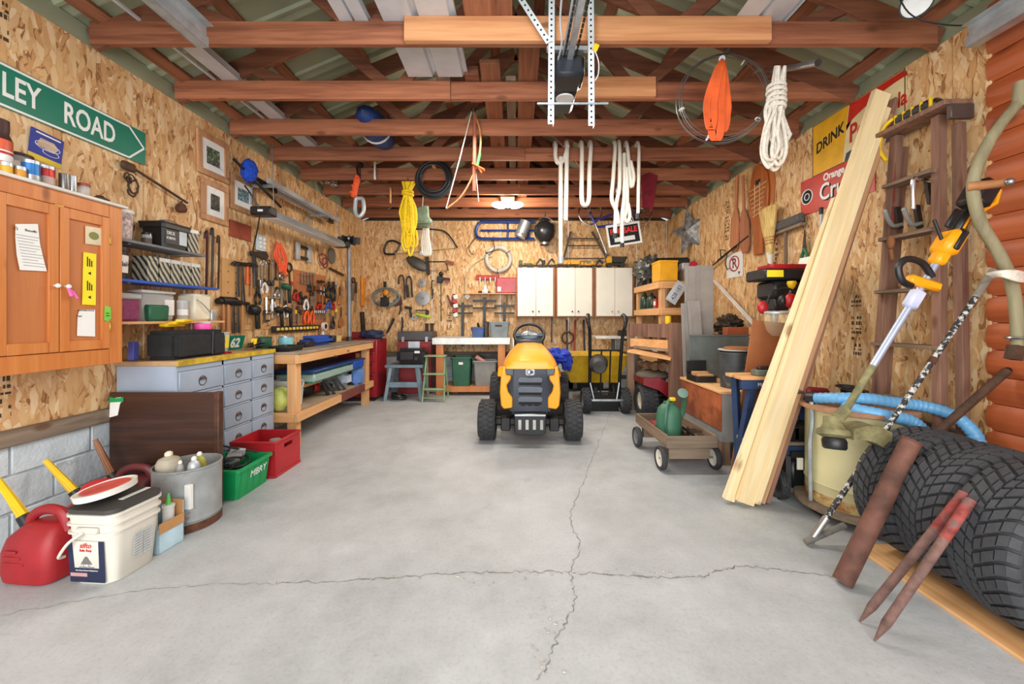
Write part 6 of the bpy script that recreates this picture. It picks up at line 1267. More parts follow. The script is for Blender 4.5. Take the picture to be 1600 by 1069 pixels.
part('housing', b, mat('crumpled_silver', (128, 130, 126), .3, .75, .3, 14, .5), t); part('flywheel', MB().cyl((.15, -.05, .22), (.3, -.05, .24), .1), DK, t); part('foot', MB().bb((-.2, -.1, 0), (.1, .1, .12)), DK, t)
t = boxy('brown_crate', 'small brown wooden box on the tall shelf right of the yellow box', 'box', (2.44, 5.55, z), (.22, .24, .15), W_OLDX, .004); part('rim', MB().box((0, 0, .145), (.23, .25, .02), bev=.003), W_OLDX, t)
t = thing('camera_gauge', 'pale metal gauge with red dial on the small brown box', 'gauge', (2.44, 5.52, z+.156)); part('case', MB().box((0, 0, .05), (.24, .14, .1), bev=.015), LGREY, t); part('dial', MB().cyl((.03, -.07, .06), (.03, -.09, .06), .06), mat('dial_red', (196, 30, 60), .4), t); part('stem', MB().bar((-.09, 0, .1), (-.03, 0, .1), .03, .04), BLACK, t)
t = thing('black_tube', 'long black tube lying behind the yellow box', 'tube', (2.35, 5.95, z+.31)); part('tube', MB().cyl((-.24, 0, .02), (.24, -.05, .02), .065, .07, 18), BLACK, t); part('cap', MB().cyl((.235, -.05, .02), (.26, -.055, .02), .055), DK, t); part('stand', MB().bb((-.05, -.05, -.31), (.05, .05, -.04)), DK, t)
z = 1.406
bottle('tall dark green bottle on the upper pine shelf', (2.06, 6.25, z), .075, .26, mat('bottle_green', (44, 64, 48), .3), BLACK, .02); bottle('dark green bottle near the front of the upper pine shelf', (2.08, 5.98, z), .075, .24, mat('bottle_green', (44, 64, 48)), BLACK, .02)
t = boxy('red_white_carton', 'red and white carton between the bottles on the pine shelf', 'carton', (2.09, 5.76, z), (.1, .12, .14), RED, .006); part('label_sheet', MB().bb((-.053, -.05, .04), (-.0505, .03, .1)), PAPER, t)
tin('white_labelled_jar', 'dark jar with white label at the near end of the pine shelf', (2.1, 5.58, z), .04, .2, BLACK, CARD, 'jar', band=PAPER, bandz=(.1, .55))
bottle('dark oil bottle on the lower pine shelf', (2.1, 6.1, .726), .07, .26, mat('bottle_green', (44, 64, 48)), BLACK, .02); boxy('pale_carton', 'pale carton on the lower pine shelf', 'carton', (2.12, 5.75, .726), (.16, .2, .2), CREAM, .006)
lp = thing('licence_plate', 'tilted white licence plate hung on the tall pine shelf', 'plate', M=rz(uvn((at(1057, 457, 5.34).x, 5.345, at(1057, 457, 5.34).z), (1, 0, 0), (0, 0, 1)), 57)); part('plate', MB().bb((-.155, -.078, -.001), (.155, .078, .001), bev=.0005), mat('plate_white', (206, 214, 220), .4), lp); text(lp, '428\u00b7183', .085, mat('plate_blue', (40, 60, 120), .5), T(0, -.005, .0016), sx=.8)
t = boxy('dark_red_engine', 'dark red machine standing behind the licence plate', 'engine', (2.35, 5.1, .0), (.3, .3, 1.2), mat('maroon_machine', (74, 34, 36), .6, .2, .3, 9), .03); part('cylinder', MB().cyl((-.1, -.05, 1.2), (-.1, -.05, 1.36), .1), DK, t)
rk = thing('timber_rack', 'low rack of weathered posts and planks in front of the tall shelf', 'rack', (1.75, 5.0, 0))
part('post', MB().bb((1.53, 5.33, 0), (1.62, 5.4, 1.2), bev=.004), W_OLD, rk, w=True); part('post', MB().bb((1.85, 4.66, 0), (1.99, 4.75, 1.2), bev=.004), W_LADDER, rk, w=True); part('post', MB().bb((1.91, 5.2, 0), (1.99, 5.28, 1.15), bev=.004), W_OLD, rk, w=True)
part('top_plank', MB().bar((1.55, 5.30, 1.1), (1.9, 4.84, 1.1), .04, .17), W_LADDER, rk, w=True); part('plank', MB().bar((1.56, 5.3, .93), (1.9, 4.86, .93), .04, .11), W_PINEX, rk, w=True)
part('sloped_board', MB().bar((1.52, 5.1, .84), (1.94, 4.77, .77), .34, .03), W_PINEX, rk, w=True); part('grey_board', MB().bar((1.6, 5.2, .875), (1.95, 4.8, .86), .14, .03), W_OLDX, rk, w=True)
tin('yellow_can', 'small yellow can on the weathered rack', (1.9, 4.88, 1.0+.187), .035, .09, YEL, YEL)
for k, (x, y, r, l) in enumerate(((1.74, 5.05, .05, .3), (1.82, 4.96, .055, .26), (1.68, 5.16, .045, .25))): solo('firewood_log', MB().cyl((0, -l/2, r), (0, l/2, r), r, r*.9, 12), mat('bark', (120, 86, 60), .9, 0, .3, 12, .5), ['short log on the red mower, in the middle', 'short log on the red mower, nearest the thick post', 'short log on the red mower, farthest left'][k], 'log', (x, y, .60))
om = thing('old_red_mower', 'old red mower with cream rimmed wheel tucked under the rack', 'mower', (1.68, 5.1, 0)); MR = mat('mower_red', (136, 28, 40), .4, .1, .14, 8)
wheel(om, (-.0, -.06, .2), .2, .22, mat('rim_cream', (206, 198, 170), .5), lugs=24); wheel(om, (.1, .5, .2), .2, .2, mat('rim_cream', (206, 198, 170)), lugs=24)
b = MB(); rs = []
for x, z0, z1, y in ((-.08, .42, .5, .2), (.1, .36, .52, .24), (.25, .24, .44, .26), (.34, .2, .34, .22)): rs.append([b.b.verts.new(p) for p in ((x, -y, z0), (x, y, z0), (x, y, z1), (x, -y, z1))])
b.rings(rs); part('body', b, MR, om); part('seat_pad', MB().ball((.1, 0, .52), .2, (1.1, 1., .35)), mat('old_seat', (110, 96, 84), .8), om); part('frame', MB().bb((0, -.05, .15), (.3, .5, .22)), DK, om)
# grey boards, slate, rusty box
for k, (px0, px1, y0, Y, lb) in enumerate(((1070, 1088, 416, 4.62, 'grey siding board, leftmost of the tall pair'), (1088, 1114, 415, 4.6, 'wide grey siding board, rightmost and tallest'), (1064, 1078, 474, 4.55, 'narrow grey board in front of the tall pair, at the left'), (1074, 1093, 470, 4.5, 'grey board in front of the tall pair, leaning right'))):
    a, b_ = at(px0, y0, Y), at(px1, y0, Y); h = a.z; dx = .1 if k == 3 else (.05 if k == 2 else 0); wd = b_.x-a.x; nm = mat('siding_grey', (158, 152, 146), .55, 0, .08, 5)
    t = thing('siding_board', lb, 'board', (a.x+wd/2+dx, Y, 0), group='grey siding boards by the rack'); b = MB()
    b.prism([(-wd/2, 0), (wd/2, 0), (wd/2-dx, h), (-wd/2-dx, h)], -.008, .008, XZ); part('board', b, nm, t)
    part('bead', MB().bar((-wd/2+.02, -.012, 0.01), (-wd/2+.02-dx, -.012, h-.01), .02, .008, up=(0, 1, 0)), nm, t)
rb_ = thing('rusty_plywood_box', 'rust stained plywood chest with grey end, behind the wagon', 'chest', (2.0, 3.7, 0)); RP = mat('rust_stained_ply', (168, 92, 52), .7, 0, .25, 5, dirt=(120, 60, 36), dt=.55)
part('body', MB().bb((1.756, 3.335, .2), (2.38, 4.1, .615)), mat('chest_grey_end', (150, 152, 150), .6, 0, .08), rb_, w=True); part('front_board', MB().bb((1.742, 3.33, .3), (1.755, 4.11, .615)), RP, rb_, w=True); part('lid', MB().bb((1.73, 3.31, .616), (2.4, 4.13, .64), bev=.003), W_PINEY, rb_, w=True)
for x in (1.76, 2.3):
    for y in (3.34, 4.02): part('leg', MB().bb((x, y, 0), (x+.07, y+.07, .199)), W_OLD, rb_, w=True)
p = at(1078, 525, 4.02); q = at(1177, 590, 4.02)
t = thing('slate_panel', 'grey slate panel standing on the rusty chest', 'panel', ((p.x+q.x)/2, 4.04, .641)); SLT = mat('slate', (92, 100, 98), .7, 0, .18, 4, dirt=(120, 128, 126), dt=.66); part('panel', MB().bb((p.x, 4.03, .641), (q.x, 4.05, p.z), bev=.003), SLT, t, w=True); part('edge', MB().bb((p.x, 4.025, p.z), (q.x, 4.055, p.z+.012)), SLT, t, w=True)
t = thing('black_pail_tall', 'tall scuffed black pail on the rusty chest', 'pail', (1.97, 3.5, .641)); part('pail', MB().lathe([(.125, 0), (.14, .3), (.146, .3), (.146, .318), (.134, .318), (.12, .02), (.001, .015)], n=30), mat('scuffed_black', (62, 66, 68), .5, 0, .2, 7, dirt=(120, 122, 122), dt=.66), t)
t = thing('paint_tray', 'copper coloured lid and white tray on the tall black pail', 'tray', (1.97, 3.5, .96)); part('tray', MB().lathe([(.1, 0), (.145, .012), (.15, .02)], n=24, sy=.9), WHITE, t); part('lid', MB().lathe([(.12, .018), (.13, .024), (.1, .042), (.001, .046)], (.02, 0, 0), n=24), mat('copper', (176, 116, 70), .4, .4), t)
t = thing('black_open_case', 'small black open case with bits beside the tall pail', 'case', (1.83, 3.86, .641)); part('case', open_box(.2, .24, .06, .006, 1., 0), BLACK, t); part('lid', MB().bb((-.1, .1, .06), (.1, .115, .19), bev=.004), BLACK, t); part('contents', MB().bb((-.07, -.1, .01), (.08, -.03, .075), bev=.006).bb((-.08, -.02, .02), (.07, .05, .09), bev=.006), CARD, t)
t = thing('ledge_board', 'red brown board and box on the ledge above the slate panel', 'ledge', (2.45, 4.5, 1.05)); part('board', MB().bb((2.25, 4.15, 1.04), (2.695, 5.0, 1.06)), W_OLDY, t, w=True); part('box', MB().bb((2.27, 4.2, 1.061), (2.6, 4.3, 1.16), bev=.003), mat('mahogany', (150, 76, 44), .5, 0, .12, 6), t, w=True); part('divider', MB().bb((2.5, 4.18, 1.061), (2.52, 4.199, 1.165)), W_PINEX, t, w=True)
b = MB(); random.seed(31)
b.blob((2.5, 4.6, 1.17),   .14, (.8, 1.5, .85), .45, 12, 36, 24)
soloW('dark_fittings_heap', b, mat('dark_fittings', (70, 60, 48), .6, .4, .3, 20), 'heap of dark metal fittings on the ledge', 'fittings', (2.5, 4.6, 1.062))
t = thing('leaning_white_strip', 'white trim strip leaning diagonally on the right wall', 'strip', rw(1180, 512, .06)); part('strip', MB().bar(rw(1116, 438, .03), rw(1190, 520, .1), .015, .05, up=(1, 0, 0), bev=.002), WHITE, t, w=True); part('foot', MB().bar(rw(1190, 520, .1), rw(1215, 548, .12), .015, .05, up=(1, 0, 0)), WHITE, t, w=True)
# ======================= wagon and watering can =======================================
wg = thing('wooden_wagon', 'small weathered wooden wagon with white rimmed wheels', 'wagon', (1.42, 3.55, 0), (0, 0, R(1.5)))
for s in (-1, 1):
    part('side_board', MB().bb((s*.2-.011, -.36, .215), (s*.2+.011, .36, .305), bev=.003), W_OLDY, wg)
part('front_board', MB().bb((-.21, -.383, .205), (.21, -.361, .3), bev=.003), W_OLDX, wg); part('rear_board', MB().bb((-.21, .361, .215), (.21, .383, .305), bev=.003), W_OLDX, wg)
for k in range(4): part('floor_plank', MB().bb((-.187+.094*k, -.36, .195), (-.097+.094*k, .36, .214)), W_OLDY, wg)
for y in (-.3, .28):
    part('axle', MB().cyl((-.24, y, .1), (.24, y, .1), .008), STEEL, wg); part('axle_block', MB().bb((-.17, y-.03, .1), (.17, y+.03, .195)), W_OLDX, wg)
    for s in (-1, 1): wheel(wg, (s*.225, y, .1), .1, .045, mat('rim_white2', (226, 222, 206), .45) if y < 0 else mat('rim_old_grey', (120, 122, 124), .6), lugs=8, rimr=.68, tread=False)
wc = thing('watering_can', 'green plastic watering can with yellow valve standing in the wagon', 'watering can', (1.36, 3.48, .2155), (0, 0, R(-20))); WG = mat('can_green', (62, 112, 88), .5, 0, .08, 4)
part('body', MB().lathe([(.1, 0), (.108, .01), (.104, .18), (.092, .24), (.06, .275), (.045, .285), (.045, .3), (.001, .3)], n=30), WG, wc)
part('handle', MB().tube(spl([(-.02, -.1, .06), (-.03, -.135, .14), (-.02, -.12, .25), (0, -.04, .315), (.02, .02, .31)], 6), .014, 8), WG, wc)
part('spout', MB().tube(spl([(.07, .06, .08), (.12, .1, .2), (.13, .06, .32), (.1, .0, .37)], 6), [.022]*19, 9), WG, wc); part('rose', MB().lathe([(.016, 0), (.04, .06), (.044, .065), (.001, .068)], (.1, 0, .36), (.2, -.8, .5), 20), mat('rose_grey_green', (110, 140, 126), .5), wc)
part('valve', MB().box((.03, -.03, .33), (.05, .035, .03), (0, 0, .4), bev=.006), YEL, wc)
t = thing('hand_tools', 'bundle of rusty hand tools lying in the wagon', 'tools', (1.52, 3.5, .216)); b = MB(); random.seed(8)
for k in range(7): b.cyl((random.uniform(-.08, .06), random.uniform(-.25, .0), .02+.008*k), (random.uniform(-.06, .06), random.uniform(.05, .28), .03+.008*k), .012, .009, 7)
part('tool_bar', b, DK, t); part('tool_head', MB().prism([(-.05, -.03), (.05, -.03), (.03, .05), (-.03, .05)], .06, .075, T(.02, -.12)), BROWNIRON, t)
t = thing('red_dish', 'dull red dish lying in the back of the wagon', 'dish', (1.34, 3.76, .216)); part('dish', MB().lathe([(.06, 0), (.085, .03), (.09, .035), (.08, .03), (.055, .008), (.001, .008)], n=24, sy=1.1), mat('dull_red', (150, 60, 62), .6), t)
# ======================= lettered signs on the right wall ============================
def wsign(name, lb, y0, y1, z0, z1, m, off=.006):
    M = uvn((XR-off, (y0+y1)/2, (z0+z1)/2), (0, -1, 0), (0, 0, 1)); t = thing(name, lb, 'sign', M=M); w_, h = y1-y0, z1-z0
    part('plate', MB().bb((-w_/2, -h/2, -.002), (w_/2, h/2, .002)), m, t); return t, w_, h
SY = mat('enamel_yellow', (226, 172, 36), .35, 0, .1, 5, dirt=(110, 90, 40), dt=.68); SCR = mat('enamel_cream', (226, 208, 160), .4, 0, .08, 5, dirt=(150, 120, 70), dt=.7)
SR = mat('enamel_red', (190, 44, 30), .35, 0, .1, 6, dirt=(120, 40, 26), dt=.7); SB = mat('enamel_navy', (40, 66, 84), .4)
t, w_, h = wsign('drink_sign', 'yellow and cream enamel sign reading DRINK PEPSI-COLA high on the right wall', 2.70, 3.545, 2.535, 2.99, SCR)
part('yellow_field', MB().prism([(-w_/2+.006, -h/2+.006), (-.1, -h/2+.006), (-.04, h/2-.006), (-w_/2+.006, h/2-.006)], .002, .003), SY, t)
part('red_arc', MB().prism([(-.06, .02)]+[(-.06+.5*k/10, +.04+.13*math.sin(.2+1.5*k/10)) for k in range(11)]+[(.42, h/2-.01), (-.03, h/2-.01)], .003, .004), SR, t)
part('blue_arc', MB().prism([(-.08, -h/2+.008), (.41, -h/2+.008), (.41, -.1), (.2, -.12), (.0, -.15), (-.06, -.16)], .003, .004), SB, t)
part('border', MB().bb((-w_/2, h/2-.006, .002), (w_/2, h/2, .005)).bb((-w_/2, -h/2, .002), (w_/2, -h/2+.006, .005)).bb((-w_/2, -h/2, .002), (-w_/2+.006, h/2, .005)).bb((w_/2-.006, -h/2, .002), (w_/2, h/2, .005)), mat('sign_edge', (90, 84, 60), .6), t)
text(t, 'DRINK', .125, INK, T(-.24, .03, .0035, 12), sx=.8, shear=.3, bold=.003)
text(t, 'Pepsi', .2, SR, T(.11, -.02, .0045, 4), sx=.72, shear=.15, bold=.004); text(t, 'Cola', .15, SR, T(.33, .02, .0045, 4), sx=.7, shear=.15, bold=.003)
t, w_, h = wsign('soda_sign', 'red enamel sign reading Orange Crush below the yellow drink sign', 2.93, 3.695, 2.215, 2.54, SR)
text(t, 'Orange', .085, SWH, T(.0, .105, .003), sx=.85, bold=.003); text(t, 'Crush', .2, INK, T(.062, -.032, .003), sx=.82, bold=.004); text(t, 'Crush', .2, SWH, T(.05, -.022, .0042), sx=.82, bold=.003)
part('round_mark', MB().lathe([(.001, .004), (.06, .004), (.062, .002)], (-.3, -.0, 0), n=20), INK, t); mk = MB(); mk.ring((-.3, 0, .004), .066, .005, n=24, m=5).ring((-.3, 0, .005), .03, .004, n=16, m=5); part('round_mark_edge', mk, SWH, t)
t, w_, h = wsign('no_parking_sign', 'white no parking sign with red ring on the right wall', 4.64, 4.99, 1.76, 2.06, WHITE)
b = MB(); b.ring((0, .02, .003), .1, .008, n=30, m=5, sx=.9).bar((-.065, .09, .003), (.065, -.05, .003), .014, .003, up=(0, 0, 1)); part('red_ring', b, mat('sign_red2', (170, 34, 40), .5), t); text(t, 'R', .17, mat('ink_soft', (50, 48, 60), .7), T(0, .02, .0025), bold=.003); text(t, '\u25bc', .05, INK, T(.1, -.11, .0025))
# ======================= things hung on the right wall ================================
st_ = thing('tin_star', 'large dull galvanised star hung on the right wall near the back corner', 'star', M=rz(uvn(at(1077, 362, 5.95), (.35, -1, 0), (0, 0, 1)), 8)); P = []
b = MB(); pts = [((.4 if k % 2 == 0 else .17)*math.sin(.6283*k), (.4 if k % 2 == 0 else .17)*math.cos(.6283*k)) for k in range(10)]
vs = [b.b.verts.new((x, y, 0)) for x, y in pts]; c = b.b.verts.new((0, 0, .07)); c2 = b.b.verts.new((0, 0, -.01))
for k in range(10): b.face((vs[k], vs[(k+1) % 10], c)); b.face((vs[(k+1) % 10], vs[k], c2))
part('star_face', b, mat('mottled_galv', (138, 140, 142), .5, .5, .4, 16, .2), st_); part('hanger', MB().ring((0, .41, 0), .02, .004, n=12, m=5), STEEL, st_)
sn = thing('snowshoe', 'varnished wooden snowshoe with rawhide lacing hung on the right wall', 'snowshoe', M=onR(1184, 330, .03)); SW_ = wood('snowshoe_wood', (160, 84, 40), (196, 118, 62), 'y', rough=.35, knots=False)
part('board', MB().prism([(-.06, -.48), (.09, -.48), (.1, -.2), (.17, -.02), (.19, .2), (.16, .38), (.06, .5), (-.02, .52), (-.1, .44), (-.16, .2), (-.13, .0), (-.07, -.2)], -.01, .01, bev=.004), SW_, sn)
b = MB()
for k in range(7): b.bar((-.13+.01*k, .25-.05*k, .014), (.17-.015*k, .27-.05*k, .014), .012, .006, up=(0, 0, 1))
for x in (-.03, .06): b.bar((x, .3, .016), (x, -.06, .016), .012, .006, up=(0, 0, 1))
part('rawhide_lacing', b, mat('rawhide', (206, 168, 120), .8), sn); part('toe_hole', MB().bb((-.02, .29, .01), (.06, .34, .0125)), INK, sn)
sn2 = thing('snowshoe', 'second varnished snowshoe overlapping behind the first', 'snowshoe', M=onR(1193, 318, .008)); part('board', MB().prism([(-.06, -.4), (.09, -.4), (.17, -.02), (.19, .2), (.16, .34), (.06, .44), (-.1, .4), (-.16, .2), (-.13, 0)], -.006, .006, bev=.003), SW_, sn2)
PW = wood('paddle_wood', (146, 84, 54), (186, 122, 84), 'y', knots=False)
for k, (px, lb, dg) in enumerate(((1150, 'red brown wooden paddle left of the snowshoes', -4), (1162, 'red brown wooden paddle just beside the snowshoes', 3))):
    t = thing('canoe_paddle', lb, 'paddle', M=rz(onR(px, 318, .02+.02*k), dg)); part('shaft', MB().cyl((0, -.1, 0), (0, .33, 0), .016), PW, t); part('blade', MB().prism([(-.02, -.05), (.02, -.05), (.09, -.22), (.09, -.5), (.05, -.58), (-.05, -.58), (-.09, -.5), (-.09, -.22)], -.008, .008, bev=.004), PW, t)
STRAW = NT('broom_straw'); v = STRAW.coord((60, 4, 60)); STRAWM = STRAW.fin(STRAW.ramp(STRAW.noise(v, 2., 3.), (.3, (176, 140, 74)), (.65, (224, 196, 126))), .85)
br = thing('corn_broom', 'corn broom hung head up on the right wall', 'broom', M=rz(onR(1203, 395, .1), 4)); b = MB()
b.rings([[b.b.verts.new((w1*math.cos(6.28319*j/22)+random.uniform(-.004, .004), y, d1*math.sin(6.28319*j/22))) for j in range(22)] for y, w1, d1 in ((-.02, .035, .03), (.06, .045, .032), (.14, .062, .034), (.26, .1, .038), (.4, .128, .04), (.46, .135, .04), (.47, .12, .03))])
part('straw_head', b, STRAWM, br); 
bs = MB(); random.seed(14)
for k in range(60): x = random.uniform(-.12, .12); bs.cyl((x*.6, .3, random.uniform(-.03, .04)), (x, .47+random.uniform(0, .03), random.uniform(-.03, .04)), .002, .001, 4)
part('straw_tip', bs, STRAWM, br, kind='stuff')
for y in (.09, .12, .15): part('stitch', MB().ring((0, y, 0), .05+(y-.06)*.32, .003, (0, 1, 0), 22, 5, sy=.72), mat('red_thread', (170, 70, 50), .7), br)
part('ferrule', MB().cyl((0, -.12, 0), (0, 0, 0), .02, .034), WHITEP, br); part('handle', MB().cyl((0, -.52, 0), (0, -.1, 0), .014), W_GRIP, br)
pb = thing('push_broom', 'grey bristled push broom head hung across the right wall behind the corn broom', 'broom', M=rz(onR(1224, 352, .05), 2)); part('bristles', MB().bb((-.27, -.045, -.03), (.27, .05, .03), bev=.02), mat('grey_bristle', (92, 90, 88), .95, 0, .25, 60, .5), pb); part('block', MB().bb((-.27, -.075, -.025), (.27, -.045, .025), bev=.006), W_OLDY, pb); part('handle', MB().cyl((.03, -.08, 0), (.02, -.42, 0), .016), mat('weathered_wood_y', (104, 84, 68)), pb)
for k, (px, py, x1, y1, lb) in enumerate(((1133, 400, -.5, -.13, 'thin dark iron rod bracket left of the no parking sign'), (1150, 386, -.42, -.1, 'thin dark iron rod above the no parking sign'))):
    t = thing('iron_rod', lb, 'rod', M=onR(px, py, .05)); part('rod', MB().bar((.25, .08, 0), (x1, y1, 0), .014, .014), DK, t); 
    if k == 0: part('hook', MB().tube([(-.1, .0, 0), (-.12, .1, 0), (.0, .07, 0)], .007, 6).tube([(.05, .02, 0), (.0, -.1, 0), (.05, -.18, 0), (.1, -.17, 0)], .006, 6), DK, t)
t = thing('hedge_shears', 'green handled hedge shears hung on the right wall behind the lumber', 'shears', M=onR(1257, 388, .04))
for s in (-1, 1): part('grip', MB().tube([(0, .0, 0), (s*.03, -.06, 0), (s*.045, -.17, 0)], .014, 8), mat('shear_green', (40, 110, 70), .5), t); part('blade', MB().prism([(0, 0), (s*.03, 0), (s*.01, .16), (0, .17)], .004*s-.002, .004*s+.002), DK, t)
t = thing('grey_downrod', 'grey rod with black end hung in front of the red soda sign', 'rod', M=onR(1283, 335, .05)); part('rod', MB().cyl((0, -.26, 0), (0, .0, 0), .012), LGREY, t); part('cap', MB().cyl((0, 0, 0), (0, .06, 0), .016), BLACK, t)
# grade stamps printed on the boards
wl, wr = C.objects['wall_left'], C.objects['wall_right']
def stamp(parent, M, n, seed, wd=.075):
    random.seed(seed); b = MB(); y = 0
    for k in range(n):
        hh = random.uniform(.012, .03)
        if random.random() < .8:
            x = -wd/2
            while x < wd/2:
                q = random.uniform(.006, .03)
                if random.random() < .72: b.prism([(x, y), (min(x+q, wd/2), y), (min(x+q, wd/2), y+hh), (x, y+hh)], 0, .0006, M)
                x += q+.006
        y += hh+random.uniform(.008, .03)
    part('grade_stamp', b, mat('stamp_ink', (74, 60, 44), .8), parent, kind='stuff')
stamp(wr, uvn(rw(1212, 500, .0003), (0, -1, 0), (0, 0, 1)), 24, 4); stamp(wr, uvn(rw(1395, 470, .0003), (0, -1, 0), (0, 0, 1)), 24, 6, .09); stamp(wr, uvn(rw(1136, 375, .0003), (0, -1, 0), (0, 0, 1)), 14, 7, .09); stamp(wr, uvn(rw(1338, 560, .0003), (0, -1, 0), (0, 0, 1)), 14, 8, .09)
stamp(wl, uvn(lw(4, 62, .0003), (0, 1, 0), (0, 0, 1)), 10, 9, .05); stamp(wl, uvn(lw(6, 652, .0003), (0, 1, 0), (0, 0, 1)), 8, 10, .06); stamp(C.objects['wall_back'], uvn(bw(702, 515, .0003), (1, 0, 0), (0, 0, 1)), 8, 11, .09)
# ======================= drill press, safety gear, workbench =========================
dp = thing('drill_press', 'black drill press with yellow knob standing behind the leaning lumber', 'drill press', (2.3, 3.25, 0)); c = V((2.3, 3.25, 0))
part('base', MB().bb((2.12, 3.05, 0), (2.5, 3.45, .05), bev=.01), DK, dp, w=True); part('column', MB().cyl((2.4, 3.3, .05), (2.4, 3.3, 1.5), .035), STEEL, dp, w=True)
part('table', MB().bb((2.0, 3.1, 1.08), (2.42, 3.38, 1.105), bev=.01), STEEL, dp, w=True); part('head', MB().bb((2.06, 3.12, 1.42), (2.46, 3.36, 1.56), bev=.02).bb((2.08, 3.14, 1.32), (2.2, 3.34, 1.42), bev=.01), BLACK, dp, w=True); part('belt_cover', MB().bb((1.98, 3.1, 1.565), (2.5, 3.38, 1.655), bev=.015), BLACK, dp, w=True)
part('warning_sticker', MB().bb((1.99, 3.096, 1.585), (2.12, 3.0985, 1.64)), YLAB, dp, w=True); part('chuck', MB().cyl((2.14, 3.24, 1.2), (2.14, 3.24, 1.32), .02, .035), STEEL, dp, w=True)
k0 = at(1237, 445, 3.05); part('feed_rod', MB().cyl(k0, k0+V((0, .05, -.16)), .009), STEEL, dp, w=True); part('knob', MB().lathe([(.001, .03), (.03, .028), (.034, .01), (.022, -.02), (.01, -.035), (.001, -.035)], k0, n=16), YEL, dp, w=True)
part('motor', MB().cyl((2.52, 3.24, 1.4), (2.52, 3.24, 1.56), .09), DK, dp, w=True)
t = thing('red_tray', 'red tray of tools on top of the drill press', 'tray', (2.2, 3.22, 1.656)); part('tray', open_box(.32, .2, .035, .005, .95, 0), RED, t); 
for k in range(5): part('tool', MB().cyl((-.12+.05*k, -.06, .02), (-.09+.05*k, .05, .05), .01), RED, t)
boxy('cream_block', 'cream block on the drill press beside the red tray', 'block', (2.42, 3.22, 1.656), (.1, .18, .1), CREAM, .004, (0, .3, 0))
t = thing('ear_muffs', 'red ear muffs hung on the drill press', 'ear muffs', at(1226, 468, 3.0)); 
b = MB().tube(spl([(-.11, .03, -.03), (-.09, .02, .05), (0, .02, .09), (.09, .02, .06), (.1, .02, -.02)], 5), .008, 7); part('headband', b, BLACK, t); part('ear_cup', MB().ball((.03, -.02, -.01), .052, (.85, .7, 1.1)), RED, t); part('ear_cup', MB().ball((-.15, .03, -.06), .05, (.8, .6, 1)), RED, t); part('cushion', MB().ball((-.02, .0, -.01), .045, (.6, .7, 1)), BLACK, t)
t = thing('face_shield', 'clear face shield with yellow knob hung below the ear muffs', 'face shield', at(1218, 490, 2.98)); b = MB(); rs = []
for z, r in ((0, .11), (-.06, .12), (-.13, .1), (-.17, .06)): rs.append([b.b.verts.new((r*math.cos(a_), -r*.7*math.sin(a_), z)) for a_ in [math.pi*j/14 for j in range(15)]])
for p, q in zip(rs, rs[1:]):
    for j in range(14): b.face((p[j], p[j+1], q[j+1], q[j]))
part('visor', b, glass('visor_yellowed', (224, 214, 180), .24, .12), t); part('brow_band', MB().tube([(.11*math.cos(math.pi*j/14), -.08*math.sin(math.pi*j/14), .005) for j in range(15)], .012, 7), LGREY, t); part('knob', MB().cyl((.05, -.08, -.02), (.05, -.1, -.02), .02), YEL, t)
hp = thing('hardboard_sheet', 'brown hardboard sheet standing on edge behind the folding bench', 'sheet', (2.1, 3.12, 0)); pts = [at(*p, 3.08) for p in ((1176, 500), (1240, 506), (1236, 690), (1140, 680))]; part('sheet', MB().prism([(p.x, max(.001, p.z) if i < 2 else 0.001) for i, p in enumerate(pts)], 3.075, 3.085, XZ), mat('hardboard_brown', (160, 98, 58), .65, 0, .08, 5), hp, w=True)
part('edge_strip', MB().bar(at(1240, 506, 3.07), at(1236, 600, 3.07), .012, .02), W_PINEZ, hp, w=True)
wm = thing('folding_bench', 'navy blue folding workbench behind the leaning lumber', 'workbench', (2.0, 2.95, 0)); NV = mat('navy_steel', (44, 66, 104), .45, .2, .12, 8)
a, b_ = at(1156, 588, 2.85).x, 2.12
part('bench_top', MB().bb((a, 2.83, .81), (b_, 2.93, .835), bev=.003).bb((a, 2.97, .81), (b_, 3.05, .835), bev=.003), W_PINEX, wm, w=True); part('beam', MB().bb((a+.01, 2.84, .74), (b_, 2.88, .808), bev=.004), NV, wm, w=True)
part('leg', MB().bar((a+.09, 2.86, .74), (a-.06, 2.83, 0), .04, .05), NV, wm, w=True); part('leg', MB().bar((b_-.05, 2.86, .74), (b_+.03, 2.83, 0), .04, .05), NV, wm, w=True); part('leg', MB().bar((a+.06, 3.02, .8), (a+.12, 3.06, 0), .04, .05).bar((b_-.05, 3.02, .8), (b_, 3.06, 0), .04, .05), NV, wm, w=True)
part('step', MB().bb((a-.0, 2.72, .37), (b_, 2.9, .395), bev=.004), W_OLDX, wm, w=True); part('step_rail', MB().bb((a-.0, 2.715, .31), (b_, 2.74, .369)), NV, wm, w=True); text(wm, 'MASTER', .035, WHITE, Matrix.Translation((1.96-2.0+.0, 2.8385-2.95, .775)) @ uvn((-.14, 0, 0), (1, 0, 0), (0, 0, 1)) )
boxy('blue_small_box', 'small blue box on the folding bench', 'box', (1.98, 2.98, .836), (.1, .06, .06), mat('box_blue', (50, 60, 140), .5), .004); part('handle', MB().bb((-.02, -.02, .06), (.02, .02, .07)), BLACK, bpy.data.objects['blue_small_box'])
t = boxy('sanding_block', 'grey green sanding block on the folding bench', 'block', (1.83, 2.88, .836), (.16, .08, .045), mat('grey_green', (96, 104, 92), .6), .006); part('grip', MB().box((0, 0, .055), (.1, .04, .03), bev=.008), DK, t)
boxy('black_case_small', 'small black case on the step of the folding bench', 'case', (1.93, 2.8, .396), (.13, .12, .1), BLACK, .012, lidm=BLACK)
